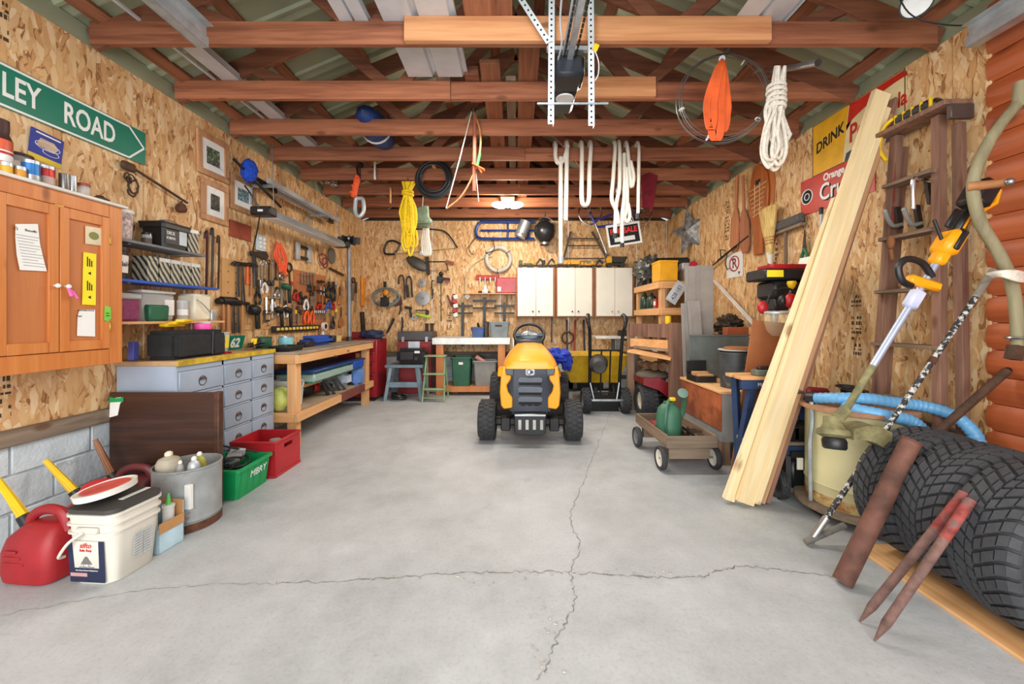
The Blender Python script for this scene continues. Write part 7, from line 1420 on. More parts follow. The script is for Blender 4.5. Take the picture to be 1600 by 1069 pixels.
pw = thing('pressure_washer', 'black wheeled machine in the shadow behind the lumber', 'machine', (2.03, 2.62+.12, 0)); part('frame', MB().bar((-.12, .0, .05), (-.1, .05, .75), .03, .03).bar((.1, 0, .05), (.1, .05, .75), .03, .03).bb((-.13, -.05, .3), (.12, .06, .34)), BLACK, pw); part('body', MB().box((0, .06, .44), (.2, .12, .16), bev=.03), DK, pw); part('lower_body', MB().bb((-.1, -.0, .06), (.1, .1, .26), bev=.02), BLACK, pw); wheel(pw, (-.19, .0, .1), .1, .05, BLACK, lugs=10); part('red_cover', MB().box((.0, .05, .72), (.22, .1, .1), (0, .3, 0), bev=.02), mat('dark_red_cover', (120, 24, 34), .5), pw); part('tag', MB().bb((-.1, -.06, .22), (-.06, -.052, .3)), CREAM, pw)
# ======================= leaning lumber ===============================================
def lumber(lb, b0, b1, w_, th, m, grp='boards leaning on the right wall', dirx=(0, 1, 0)):
    t = thing('lumber_board', lb, 'board', b0, group=grp); d = (V(b1)-V(b0)).normalized(); n = d.cross(V((0, 1, 0))).normalized()
    b = MB().bar(b0, b1, w_, th, up=n, bev=.003) if False else MB(); x = n; y_ = V((0, 1, 0)); y_ = (y_-d*y_.dot(d)).normalized(); x = d.cross(y_)
    L = (V(b1)-V(b0)).length; M = Matrix((x, y_, d)).transposed().to_4x4(); M.translation = V(b0); q = MB().bb((-w_/2, -th/2, 0), (w_/2, th/2, L), bev=.003)
    part('board', q, m, t); o = t.children[-1]; r = M.to_3x3().to_4x4(); o.matrix_local = Matrix.Translation((0, 0, 0)) @ r
    return t
PB2 = wood('brown_edge_pine', (164, 122, 86), (206, 162, 120), 'z', rv=.06)
lumber('pale pine board, foremost and tallest of the leaning lumber', (1.53, 2.62, .02), (2.56, 2.74, 2.84), .115, .038, W_PALE)
lumber('pale pine board left of the foremost one, its top cut lower', (1.445, 2.665, .02), (2.275, 2.765, 2.1), .072, .038, W_PALE)
lumber('pale pine board along the right of the foremost one', (1.605, 2.635, .02), (2.59, 2.755, 2.72), .034, .09, W_PALE)
lumber('brown edged board right of the pale ones', (1.645, 2.65, .02), (2.62, 2.765, 2.68), .034, .09, PB2)
lumber('weathered brown board, rightmost of the leaning lumber', (1.685, 2.66, .02), (2.665, 2.78, 2.8), .03, .1, W_LADDER)
# ======================= barrel, hose =================================================
BRX, BRY = 2.185, 2.52
bl = thing('pale_barrel', 'pale yellow barrel with wooden lid and rusty foot behind the tyres', 'barrel', (BRX, BRY, 0)); PBL = mat('barrel_yellow', (214, 206, 158), .45, 0, .07, 3, dirt=(176, 150, 100), dt=.74)
part('base_board', MB().lathe([(.31, .05), (.325, .055), (.325, .08), (.31, .085), (.001, .085)], n=40), W_OLDX, bl); part('foot', MB().bb((-.25, -.05, .001), (-.17, .05, .049)).bb((.17, -.05, .001), (.25, .05, .049)).bb((-.05, -.25, .001), (.05, -.17, .049)), DK, bl)
part('shell', MB().lathe([(.262, .086), (.262, .2), (.268, .21), (.262, .22), (.262, .66), (.27, .672), (.001, .672)], n=44), PBL, bl); part('rust_band', MB().lathe([(.2635, .088), (.2635, .15)], n=44, cap=False), mat('rust_ring', (206, 180, 120), .6, 0, .1, 8, dirt=(150, 90, 44), dt=.56), bl)
part('lid', MB().lathe([(.285, .673), (.3, .678), (.3, .7), (.29, .704), (.001, .704)], n=40), wood('lid_wood', (150, 104, 74), (190, 144, 108), 'x'), bl)
part('side_tube', MB().tube([(-.285, -.0, .06), (-.29, -.0, .45), (-.275, .0, .6), (-.28, 0, .72)], .012, 8), GALV, bl)
t = thing('steel_dish', 'stack of steel rings on the barrel lid', 'dish', (BRX+.1, BRY+.12, .705)); part('lower_ring', MB().lathe([(.09, 0), (.1, .03), (.07, .034), (.001, .034)], n=24), STEEL, t); part('upper_ring', MB().lathe([(.07, .035), (.075, .07), (.05, .075), (.001, .07)], n=24), DK, t); part('black_lip', MB().ring((-.04, .02, .09), .05, .008), BLACK, t)
HM = NT('hose_blue'); HM.p.inputs['Base Color'].default_value = lin((104, 168, 214)); HOSE = HM.fin(None, .4)
def hose(pts, r):
    P = spl(pts, 14); q = []
    L = 0
    for i, p in enumerate(P): q.append(r*(1+.07*math.sin(i*2.2)))
    return MB().tube(P, q, 12)
t = thing('blue_hose', 'pale blue ribbed vacuum hose draped over the barrel and tyres', 'hose', (BRX, BRY, .74))
part('hose', hose([(1.94, 2.56, .735), (2.0, 2.44, .76), (2.12, 2.38, .77), (2.28, 2.36, .75), (2.42, 2.34, .735), (2.52, 2.26, .70), (2.55, 2.18, .62), (2.57, 2.16, .5)], .034), HOSE, t, w=True); part('hose', hose([(2.1, 2.5, .75), (2.02, 2.36, .72), (2.12, 2.26, .70), (2.26, 2.24, .67), (2.33, 2.22, .6), (2.4, 2.2, .5), (2.42, 2.18, .4)], .034), HOSE, t, w=True)
part('cuff', MB().cyl((1.93, 2.58, .733), (1.95, 2.54, .737), .042), BLACK, t, w=True)
t = thing('red_nozzle_tool', 'dark red tool lying at the back of the barrel lid', 'tool', (2.05, 2.68, .705)); part('body', MB().box((0, 0, .05), (.2, .07, .06), (0, .1, .3), bev=.015), mat('dark_red_cover', (120, 24, 34)), t); part('tip', MB().cyl((-.1, -.02, .05), (-.16, -.04, .06), .018), STEEL, t)
# ======================= step ladder ==================================================
sl_ = thing('wooden_step_ladder', 'tall weathered wooden step ladder folded against the right wall', 'ladder', (2.56, 2.5, 0))
RB0 = lambda y, z, o=0: V((2.535+.06*z/2.5+o, y, z))
for (yb, yt) in ((2.80, 2.665), (2.335, 2.40)):
    part('front_rail', MB().bar(RB0(yb, 0), RB0(yt, 2.5), .05, .05, up=(1, 0, 0), bev=.003), W_LADDER, sl_, w=True)
    part('rear_rail', MB().bar(RB0(yb-(.0 if yb > 2.5 else .085), 0, .05), RB0(yt-(.0 if yb > 2.5 else .07), 2.42, .045), .045, .045, up=(1, 0, 0), bev=.003), W_LADDER, sl_, w=True)
    hn = MB()
    for dz in (0, .05, .1): hn.bar(RB0(yt, 2.2-dz*3, -.018), RB0(yt, 2.32-dz*3, -.018), .03, .006, up=(1, 0, 0))
    part('hinge_plate', hn, mat('red_iron', (140, 64, 54), .7, .2), sl_, w=True)
for k in range(6):
    z = .36+.36*k; f = z/2.5; y0, y1 = 2.335+.065*f, 2.80-.135*f; c = RB0(0, z)
    part('step', MB().bb((c.x-.07, y0-.01, z-.012), (c.x+.045, y1+.01, z+.012), bev=.003), W_OLDY, sl_, w=True)
    for y in (y0, y1): part('bolt', MB().lathe([(.001, .0), (.012, .0), (.013, .004), (.006, .008), (.001, .008)], (c.x-.015, y, z-.03), (-1, 0, 0), 10), GALV, sl_, w=True)
part('top_cap', MB().bb((2.49, 2.27, 2.505), (2.66, 2.715, 2.535), bev=.004), W_LADDER, sl_, w=True); part('cap_block', MB().bb((2.52, 2.262, 2.42), (2.655, 2.29, 2.504), bev=.003), mat('dark_cap_metal', (90, 80, 74), .5, .5), sl_, w=True)
cs = thing('striped_roll', 'yellow and black striped strap bundle on top of the step ladder', 'strap', (2.58, 2.52, 2.536)); part('bundle', MB().box((0, 0, .04), (.1, .28, .08), bev=.025), BLACK, cs)
for k in range(5): part('stripe', MB().box((-.003, -.11+.055*k, .04), (.104, .02, .084), (0, 0, .35), bev=.01), YEL, cs)
b = MB().tube(spl([(-.05, .1, .06), (-.06, .16, 0.02), (-.05, .2, -.1), (-.04, .16, -.2)], 4), .012, 6); part('strap_tail', b, YEL, cs)
def hk(lb, px, py, Y, chrome=False):
    o = at(px, py, Y); t = thing('utility_hook', lb, 'hook', o, group=None)
    part('arm', MB().tube(spl([(.06, .0, .09), (-.02, -.01, .1), (-.05, -.01, .09), (-.05, -.01, -.08)] if chrome else [(.08, .0, -.02), (.02, -.005, -.03), (-.03, -.02, .01), (-.06, -.03, .06)], 5), .013, 9), CHROME if chrome else GREY, t); part('tip', MB().ball((-.05, -.01, -.08) if chrome else (-.06, -.03, .06), .014), CHROME if chrome else GREY, t)
    part('mount', MB().bar((.07, .0, -.05), (.07, .02, .1), .03, .02), DK, t)
hk('bent chrome hook hung between the ladder rails', 1437, 306, 2.45, True); hk('grey rubber hook on the ladder, left one', 1390, 346, 2.62); hk('grey rubber hook on the ladder, right one', 1420, 344, 2.5)
solo('brown_glove_tip', MB().ball((0, 0, 0), .03, (.7, .8, 1.6)).cyl((0, 0, -.05), (.01, 0, -.12), .012), mat('tan_leather', (150, 96, 58), .8), 'tan leather thumb stall hung on the ladder step', 'glove', at(1392, 378, 2.62))
# ======================= string trimmer ===============================================
tr_ = thing('string_trimmer', 'yellow and black battery string trimmer leaning head down against the ladder', 'trimmer', at(1298, 690, 2.12))
A_ = at(1536, 292, 2.06); B_ = at(1322, 640, 2.10); D = (B_-A_).normalized(); ax = lambda f, dx=0, dz=0: A_.lerp(B_, f)+V((dx, 0, dz))
SH = mat('shaft_silver', (176, 186, 206), .35, .5, .05); OLV = mat('grass_stained', (128, 122, 84), .8, 0, .25, 16, .3)
part('shaft', MB().cyl(ax(.33), ax(.8), .017), SH, tr_, w=True); part('dirty_shaft', MB().tube([ax(.8), ax(1.0)], .0175, 12), OLV, tr_, w=True)
up_ = D.cross(V((0, 1, 0))).normalized()
part('motor_body', MB().bar(ax(.2), ax(.3), .11, .085, bev=.02).bar(ax(.29), ax(.345), .07, .06, bev=.014), TYEL, tr_, w=True); part('black_inlay', MB().bar(ax(.205)+V((0, -.05, .0)), ax(.285)+V((0, -.05, 0)), .03, .03, bev=.006), BLACK, tr_, w=True)
part('rear_grip', MB().bar(ax(.1), ax(.21), .06, .05, bev=.014).bar(ax(.12)+up_*-.05, ax(.2)+up_*-.05, .02, .03, bev=.006), BLACK, tr_, w=True); part('grip_stripe', MB().bar(ax(.12)+V((0, -.028, 0)), ax(.19)+V((0, -.028, 0)), .012, .01), TYEL, tr_, w=True)
part('battery', MB().bar(ax(-.02), ax(.09), .12, .1, bev=.02), BLACK, tr_, w=True); part('battery_guard', MB().tube([ax(-.02)+up_*.08, ax(.03)+up_*.1, ax(.08)+up_*.06], .012, 7), TYEL, tr_, w=True); part('trigger', MB().cyl(ax(.25)+up_*-.04, ax(.2)+up_*-.13, .008), BLACK, tr_, w=True)
g0 = ax(.425); b = MB().tube(spl([g0+V((.03, -.01, .03)), g0+V((-.03, -.02, .1)), g0+V((-.12, -.03, .12)), g0+V((-.165, -.03, .08)), g0+V((-.15, -.03, .01)), g0+V((-.09, -.02, -.02))], 6), .017, 9); part('front_handle', b, BLACK, tr_, w=True)
part('handle_base', MB().bar(g0+V((-.1, -.01, .02)), g0+V((.06, -.02, -.03)), .045, .05, bev=.012), TYEL, tr_, w=True); part('clamp', MB().bar(ax(.46), ax(.54), .055, .06, bev=.012), mat('pale_lilac', (190, 196, 224), .4), tr_, w=True)
hc = at(1302, 672, 2.1); hd = V((-.12, -.25, -1)).normalized()
part('gear_head', MB().lathe([(.001, -.075), (.04, -.07), (.045, -.03), (.055, -.01), (.075, 0), (.078, .025), (.05, .04), (.001, .04)], hc, hd, 24), OLV, tr_, w=True); part('neck', MB().tube([B_, B_+V((-.03, 0, -.03)), hc-hd*.02], .03, 10), OLV, tr_, w=True)
part('spool', MB().lathe([(.001, .04), (.05, .042), (.056, .055), (.054, .09), (.046, .1), (.001, .102)], hc, hd, 24), BLACK, tr_, w=True)
b = MB(); rs = []
for k in range(9):
    f = k/8; c = hc+V((.05+.2*f, -.02, -.0-.04*f+.03*math.sin(f*3))); h_ = .035+.035*f; rs.append([b.b.verts.new(c+V((0, y, z))) for y, z in ((-.05, -h_), (.05, -h_), (.05, h_*.6), (-.05, h_*.6))])
b.rings(rs); part('guard', b, OLV, tr_, w=True)
# ======================= scythe handle, twine =========================================
sc_ = thing('scythe_snath', 'curved grey green scythe handle with two grips hung on the log siding', 'scythe handle', at(1545, 300, 1.98)); Pq = lambda px, py, Y=1.98: at(px, py, Y)
SN = wood('snath_wood', (112, 104, 78), (150, 142, 110), 'z', rough=.75, knots=False)
part('snath', MB().tube(spl([Pq(1593, 160), Pq(1575, 180), Pq(1545, 222), Pq(1524, 270), Pq(1521, 305), Pq(1533, 350), Pq(1560, 395), Pq(1580, 440), Pq(1588, 490), Pq(1590, 540)], 6), [.023]*10+[.025]*45, 12), SN, sc_, w=True)
part('heel_knob', MB().cyl(Pq(1593, 168), Pq(1594, 128), .03, .022), SN, sc_, w=True); part('grip', MB().tube([Pq(1514, 292), Pq(1560, 287, 1.9), Pq(1578, 284, 1.86)], [.024, .02, .018], 10), W_GRIP, sc_, w=True); part('grip_end', MB().ball(Pq(1578, 284, 1.855), .018), STEEL, sc_, w=True)
part('ring', MB().ring(Pq(1590, 528), .04, .007, (0, 0, 1), 18, 6), STEEL, sc_, w=True); part('tang', MB().bar(Pq(1588, 540), Pq(1583, 562), .05, .04), BROWNIRON, sc_, w=True)
b = MB(); random.seed(17)
for k in range(6): b.tube(spl([Pq(1542+k*2, 428+k, 1.99), Pq(1565, 424+k*1.5, 1.93), Pq(1590, 424+k*3, 1.92), Pq(1608, 430+k*2, 1.96)], 5), .006, 6)
soloW('white_twine', b, ROPE_W, 'white twine wound around the pole and scythe handle', 'twine', Pq(1575, 428, 1.95))
# ======================= tyres ========================================================
TRM = mat('tyre_tread_rubber', (62, 64, 68), .72, 0, .12, 24, .1)
def make_tyre(loc, lb, spin):
    r, h = .335, .1175; t = thing('snow_tyre', lb, 'tyre', loc, (0, spin, 0), group='winter tyres along the right wall')
    part('carcass', MB().lathe([(.2, -h*.8), (.215, -h*.98), (.27, -h*1.02), (.305, -h*.94), (.318, -h*.8), (.3225, -h*.4), (.3235, 0), (.3225, h*.4), (.318, h*.8), (.305, h*.94), (.27, h*1.02), (.215, h*.98), (.2, h*.8), (.205, h*.5), (.205, -h*.5), (.2, -h*.8)], (0, 0, 0), (0, 1, 0), 64, cap=False), RUBBER, t)
    b = MB(); N = 38; p = 6.28319/N
    def rad(v): a_ = abs(v)/h; return r-(.004*a_*a_)-(.02*max(0, a_-.8)/.2)
    def blk(poly):
        lo, hi = [], []
        for u, v in poly:
            R_ = rad(v); a_ = u*p; hi.append(b.b.verts.new((R_*math.sin(a_), v, R_*math.cos(a_)))); R2 = R_-.014; lo.append(b.b.verts.new((R2*math.sin(a_), v, R2*math.cos(a_))))
        b.face(hi); n = len(hi)
        for i in range(n): b.face((lo[i], lo[(i+1) % n], hi[(i+1) % n], hi[i]))
    for k in range(N):
        for s in (-1, 1):
            o = k+(.5 if s > 0 else 0)
            blk([(o+.06, s*.004), (o+.8, s*.004), (o+1.05, s*.024), (o+.3, s*.024)])
            blk([(o+.42, s*.03), (o+1.16, s*.03), (o+1.62, s*.064), (o+.9, s*.064)])
            blk([(o+1.02, s*.07), (o+1.74, s*.07), (o+2.0, s*.098), (o+1.26, s*.098)]); blk([(o+1.28, s*.0995), (o+2.0, s*.0995), (o+2.0, s*.119), (o+1.28, s*.119)])
    part('tread', b, TRM, t, kind='stuff'); return t
ty = make_tyre((2.14, 2.005, .352), 'studded winter tyre, farthest of the row, beside the barrel', .1)
dup(ty, Matrix.Translation((2.13, 1.76, .352)) @ Euler((0, .9, 0)).to_matrix().to_4x4(), label='studded winter tyre in the middle of the row'); dup(ty, Matrix.Translation((2.10, 1.515, .352)) @ Euler((0, 2.1, 0)).to_matrix().to_4x4(), label='studded winter tyre nearest the camera, cut by the frame')
solo('pine_plank', MB().bb((-.35, -.48, 0), (.42, .36, .016), bev=.002), W_PINEY, 'thin pine plank under the winter tyres', 'plank', (2.2, 1.75, 0))
C.objects['pine_plank'].scale = (1, 1.12, 1)
# ======================= poles, pipes, stakes =========================================
sp_ = NT('splattered'); PAINTED = sp_.fin(sp_.ramp(sp_.noise(sp_.coord(), 34., 5., .7), (.5, (36, 36, 38)), (.56, (206, 206, 200))), .6)
a = at(1266, 856, 2.175); a.z = .016; e = at(1553, 422, 2.15)
t = thing('painted_pole', 'long black pole splattered with white paint leaning across the tyres', 'pole', a); Ld = e-a
part('pole', MB().cyl(a, a+Ld*.97, .0135), PAINTED, t, w=True); part('grey_tip', MB().cyl(a+Ld*.9, e, .0175), mat('pale_grey_wood', (150, 146, 134), .8, 0, .2, 20), t, w=True); part('ferrule', MB().cyl(a, a+Ld*.09, .018), STEEL, t, w=True); part('joint', MB().cyl(a+Ld*.66, a+Ld*.68, .018), RUST, t, w=True)
a = fl(1262, 858); soloW('grey_pipe', MB().cyl((a.x+.01, a.y+.03, .02), (1.84, 2.19, .10), .016), mat('grey_pipe', (130, 126, 118), .6, .4, .2, 14), 'short grey pipe lying behind the foot of the painted pole', 'pipe', (a.x, a.y, .0))
a = fl(1316, 914); a.z = .0; e = at(1424, 693, 1.9)
solo('rusty_pipe', MB().lathe([(.034, 0), (.04, 0), (.04, (e-a).length-.01), (.05, (e-a).length), (.038, (e-a).length+.003), (.001, (e-a).length-.02)], (0, 0, .012), (e-a), 20), mat('rusty_pipe_brown', (112, 76, 64), .75, .3, .25, 10, .2), 'thick rusty pipe leaning on the tyres', 'pipe', a)
def stake(lb, f, tpx, tY, r):
    a = fl(*f); a.z = .003; e = at(*tpx, tY); d = e-a; t = thing('iron_stake', lb, 'stake', a, group='rusty stakes leaning on the tyres')
    part('shaft', MB().tube([a, a+d*.12, a+d*.72], [.003, r, r*1.06], 10), mat('stake_rust', (122, 92, 84), .8, .2, .25, 16, .3), t, w=True); part('painted_end', MB().tube([a+d*.72, e], [r*1.08, r*1.14], 10), mat('stake_red', (150, 66, 60), .75, .1, .3, 22, .3, (110, 90, 84), .55), t, w=True)
stake('rusty red tipped iron stake, farther one leaning on the middle tyre', (1343, 973), (1507, 770), 1.6, .0155); stake('rusty red tipped iron stake, nearer one leaning on the middle tyre', (1366, 1003), (1517, 781), 1.545, .0155)
a, e = at(1440, 694, 2.1), at(1573, 580, 2.12)
t = thing('iron_bar', 'dark iron bar leaning between the tyres and the log siding', 'bar', a); part('bar', MB().cyl((a.x-.1, a.y, a.z-.1), e, .02), BROWNIRON, t, w=True); part('tip', MB().cyl(e, e+(e-a).normalized()*.02, .02, .012), DK, t, w=True)
# ======================= garage door hardware =========================================
for k, (x, s, lb) in enumerate(((-1.72, 1, 'left galvanised garage door track, its end below the nearest truss'), (2.5, -1, 'right galvanised garage door track, in front of the log siding'))):
    t = thing('door_track', lb, 'track', (x, 1.2, 2.76)); y1 = 2.15
    b = MB(); P = [(-.028, -.03), (.028, -.03), (.028, .03)]
    b.bb((x-.03, -.6, 2.745), (x+.03, y1, 2.748)).bb((x+s*.03-.0015, -.6, 2.745), (x+s*.03+.0015, y1, 2.80)).bb((x-s*.03-.0015, -.6, 2.745), (x-s*.03+.0015, y1, 2.757)).bb((x+s*.008, -.6, 2.80), (x+s*.03, y1, 2.8025))
    part('channel', b, GALV, t, w=True)
    b = MB().bb((x+s*.032, -.6, 2.79), (x+s*.035, y1-.02, 2.85)).bb((x+s*.035, -.6, 2.847), (x+s*.075, y1-.02, 2.85)); part('angle', b, GALV, t, w=True)
    for j in range(9): part('bolt', MB().cyl((x+s*.03, .3+.21*j, 2.77), (x+s*.022, .3+.21*j, 2.77), .007), DK, t, w=True)
    part('hanger', MB().bb((x+s*.036, 1.86, 2.85), (x+s*.04, 1.89, 3.0)), GALV, t, w=True)
PERF = mat('perforated_white', (216, 224, 228), .4, .35, .05)
op = thing('door_opener', 'black garage door opener hung from white perforated straps', 'door opener', (.33, 2.56, 2.76))
part('motor_housing', MB().bb((.235, 2.42, 2.765), (.425, 2.62, 2.90), bev=.02), mat('opener_black', (34, 38, 44), .3), op, w=True); part('rear_housing', MB().bb((.25, 2.62, 2.765), (.41, 2.9, 2.87), bev=.02), mat('opener_black', (34, 38, 44)), op, w=True)
part('chrome_trim', MB().bb((.231, 2.43, 2.775), (.236, 2.6, 2.885), bev=.002), CHROME, op, w=True); part('chrome_trim', MB().bb((.424, 2.43, 2.775), (.429, 2.6, 2.885), bev=.002), CHROME, op, w=True); part('lens', MB().lathe([(.001, 2.756-2.76), (.06, 2.757-2.76), (.062, .006)], (.335, 2.68, 2.76), n=26), mat('lens_white', (210, 212, 210), .3), op, w=True)
part('rail', MB().bb((.318, -.2, 2.86), (.352, 2.42, 2.895)), GALV, op, w=True); part('rail', MB().bb((.285, -.2, 2.885), (.312, 2.42, 2.89)), LGREY, op, w=True)
ch_ = MB()
for k in range(60): ch_.box((.30, 2.4-.04*k, 2.875), (.012, .026, .008)); ch_.box((.37, 2.4-.04*k, 2.875), (.012, .026, .008))
part('chain', ch_, DK, op, w=True, kind='stuff')
part('cable', MB().tube(spl([(.245, 2.0, 3.0), (.25, 2.2, 2.95), (.27, 2.3, 2.88), (.262, 2.42, 2.86)], 5), .006, 6), LGREY, op, w=True)
def perf(a, b_, name, hook=True):
    a, b_ = V(a), V(b_); t = part(name, MB().bar(a, b_, .036, .003, up=(0, 1, 0)).bar(a+V((.018, .018, 0)), b_+V((.018, .018, 0)), .036, .003, up=(1, 0, 0)), PERF, op, w=True)
    h = MB(); n = int((b_-a).length/.034)
    for k in range(n): q = a.lerp(b_, (k+.5)/n); h.cyl(q+V((0, -.0028, 0)), q+V((0, -.001, 0)), .0065, None, 8)
    part('strap_hole', h, INK, t, w=True, kind='stuff')
perf((.213, 2.38, 2.44), (.218, 2.38, 3.3), 'strap'); perf((.46, 2.38, 2.43), (.455, 2.38, 3.3), 'strap'); perf((.2, 2.37, 2.93), (-.05, 2.37, 3.32), 'diagonal_strap')
part('crossbar', MB().bb((.13, 2.366, 2.555), (.56, 2.375, 2.565)), GALV, op, w=True); part('crossbar', MB().bb((.19, 2.39, 2.9), (.48, 2.42, 2.925)), GALV, op, w=True)
part('pull_tag', MB().box((.485, 2.37, 2.9), (.03, .008, .04), (0, .4, 0)), YEL, op, w=True); part('pull_cord', MB().tube(spl([(.47, 2.37, 2.9), (.5, 2.37, 2.82), (.5, 2.37, 2.74), (.48, 2.37, 2.7)], 4), .003, 5), WHITE, op, w=True)
wlp = thing('spot_lamp', 'round black rimmed spot lamp at the top right above the door track', 'lamp', at(1432, 4, 2.2)); dv = V((-.35, -.6, -.55)).normalized()
part('shade', MB().lathe([(.025, -.08), (.055, -.05), (.072, 0), (.076, .01), (.068, .01)], (0, 0, 0), dv, 28, cap=False), BLACK, wlp); part('lens', MB().lathe([(.001, .01), (.068, .006)], (0, 0, 0), dv, 28), mat('lamp_face', (224, 228, 226), .25), wlp); part('socket', MB().cyl(dv*-.09, dv*-.15, .03), BLACK, wlp); part('arm', MB().cyl(dv*-.15, V((.1, .1, .3)), .01), BLACK, wlp)
part('cable', MB().tube(spl([at(1398, -20, 2.2)-at(1432, 4, 2.2), at(1420, 20, 2.18)-at(1432, 4, 2.2), at(1460, 36, 2.15)-at(1432, 4, 2.2), at(1520, 38, 2.15)-at(1432, 4, 2.2), at(1580, 10, 2.12)-at(1432, 4, 2.2)], 5), .004, 6), BLACK, wlp)
# bulb fixture
bf = thing('ceiling_bulb', 'lit three lobed fluorescent bulb fixture on the last but one truss', 'light', (-.12, 5.75, 2.97)); part('base', MB().lathe([(.06, .03), (.05, -.0), (.03, -.03), (.001, -.03)], n=20), WHITE, bf); part('mount_board', MB().bb((-.1, -.12, .031), (.1, .3, .05)), W_OLDX, bf)
BE = emit('bulb_glow', (255, 240, 214), 9.)
for a_ in (200, 340, 270): part('bulb', MB().ball((.13*math.cos(R(a_)), .1*math.sin(R(a_)), -.06), .055, (2.1, .8, .9), 14, 9, (0, 0, R(a_))), BE, bf)
# ======================= sheets, planks and gutters stored on the chords ==============
ZC_ = ZT+TH+.002; WS = mat('white_sheet_metal', (206, 212, 216), .4, .3, .05)
def ribbed(name, lb, x0, x1, y0, y1, cat='sheet', z=ZC_):
    b = MB(); rows = []; n = max(2, round((x1-x0)/.2)); prof = []
    for k in range(n):
        x = x0+(x1-x0)*k/n; q = (x1-x0)/n; prof += [(x, 0), (x+q*.8, 0), (x+q*.86, .022), (x+q*.95, .022)]
    prof.append((x1, 0)); 
    for x, h in prof: rows.append([b.b.verts.new((x, y, z+dz+h)) for y, dz in ((y0, 0), (y1, 0), (y1, .004), (y0, .004))])
    b.rings(rows); return soloW(name, b, WS, lb, cat, ((x0+x1)/2, (y0+y1)/2, z))
ribbed('siding_sheet', 'wide ribbed white siding sheet lying on the front trusses, left of centre', -.84, -.37, .9, 3.06); ribbed('siding_sheet', 'narrow white siding sheet left of the wide one on the front trusses', -1.12, -.92, .9, 2.58, z=ZC_+.001); ribbed('siding_sheet', 'white siding sheet on the front trusses at the right', 1.38, 1.72, .9, 2.56)
t = thing('gutter_length', 'long white gutter length stored over the trusses along the left side', 'gutter', (-2.25, 3.2, ZC_)); b = MB().bb((-2.33, 2.52, ZC_), (-2.19, 4.6, ZC_+.004)).bb((-2.33, 2.52, ZC_), (-2.326, 4.6, ZC_+.06)).bb((-2.194, 2.52, ZC_), (-2.19, 4.6, ZC_+.05)); part('channel', b, WS, t, w=True); part('rod', MB().bb((-2.40, 2.2, ZC_), (-2.38, 3.9, ZC_+.015)), WS, t, w=True)
part('cross_tie', MB().bb((-2.41, 2.6, ZC_+.0601), (-2.18, 2.62, ZC_+.066)), GALV, t, w=True)
for k, (x0, x1, y0, y1, lb) in enumerate(((.02, .17, 2.56, 6.2, 'plank lying along the trusses at the centre, under the opener'), (-.27, -.12, 2.9, 6.4, 'plank lying along the trusses left of the centre'), (-.08, .0, 3.1, 5.6, 'narrow grey plank between the two centre planks'), (-.32, -.02, 1.2, 2.45, 'wide plank lying along the front trusses'))): soloW('stored_plank', MB().bb((x0, y0, ZC_), (x1, y1, ZC_+.036), bev=.003), W_LONG if k != 2 else W_OLDY, lb, 'plank', ((x0+x1)/2, (y0+y1)/2, ZC_))
for k, (x, y, lb) in enumerate(((-.33+.0, 3.13, 'short timber block lying on the second truss, left one'), (-.42-.14, 3.13, 'short timber block lying on the second truss, farther left'))): soloW('timber_block', MB().bb((x-.07, y-.1, ZC_+.037 if False else ZC_+.0), (x+.04, y+.3, ZC_+.07), bev=.004), (W_TOP, W_OLDY)[k], lb, 'block', (x, y, ZC_))
t = thing('blue_tarp_bundle', 'dark blue rolled tarp resting on the third and fourth trusses', 'tarp', at(588, 205, 4.0)); part('bundle', MB().ball((0, 0, .02), .15, (1.0, 2.6, .9), 16, 10), mat('tarp_blue', (28, 60, 120), .5, 0, .3, 8, .5), t); part('tie', MB().ring((0, 0, .02), .145, .01, (0, 1, 0), 20, 5), WHITE, t)
# hung conduits, strap, coil, rope
t = thing('conduit_stub', 'grey pipe stub jutting from the second truss through the orange strap', 'pipe', at(1150, 75, 2.95)); P0, P1 = at(1128, 92, 2.75), at(1146, 72, 3.1); part('pipe', MB().cyl(P0, P1+V((.02, .1, .05)), .018), GALV, t, w=True); part('collar', MB().cyl(P0, P0.lerp(P1, .1), .022), GALV, t, w=True)
t = thing('conduit_stub', 'grey pipe stub jutting from the second truss through the white rope', 'pipe', at(1235, 105, 2.95)); P0, P1 = at(1278, 98, 2.6), at(1205, 112, 3.12); part('pipe', MB().cyl(P0, P1, .021), GALV, t, w=True); part('end_cap', MB().cyl(P0, P0+(P0-P1).normalized()*.004, .0225), DK, t, w=True)
ORS = mat('strap_orange', (226, 96, 40), .7, 0, .1, 8)
t = thing('orange_strap', 'folded orange webbing strap hung over the pipe inside the wire coil', 'strap', at(1120, 150, 2.76)); o = lambda px, py, Y=2.76: at(px, py, Y)
for k, (a, b_, c_) in enumerate(((1103, 1112, 206), (1110, 1124, 222), (1118, 1120, 190), (1122, 1136, 206), (1133, 1139, 188))):
    q = MB(); P = spl([o(1128, 92, 2.78), o((a+1128)/2, 118), o(a-1, 160), o(a, c_-14), o((a+b_)/2, c_), o(b_, c_-14), o(b_+1, 160), o((b_+1130)/2, 115), o(1129, 92, 2.79)], 5)
    FF = [min(1, .25+.2*min(i, len(P)-1-i)) for i in range(len(P))]
    lo = [[q.b.verts.new(p+V((y*f, .012*k-.03, 0))) for y in (-.024, .024)] for p, f in zip(P, FF)]; hi = [[q.b.verts.new(p+V((y*f, .012*k-.025, 0))) for y in (-.024, .024)] for p, f in zip(P, FF)]
    q.rings([[l[0], l[1], h[1], h[0]] for l, h in zip(lo, hi)]); part('strap_fold', q, ORS, t, w=True)
b = MB(); cc = at(1128, 154, 2.86)
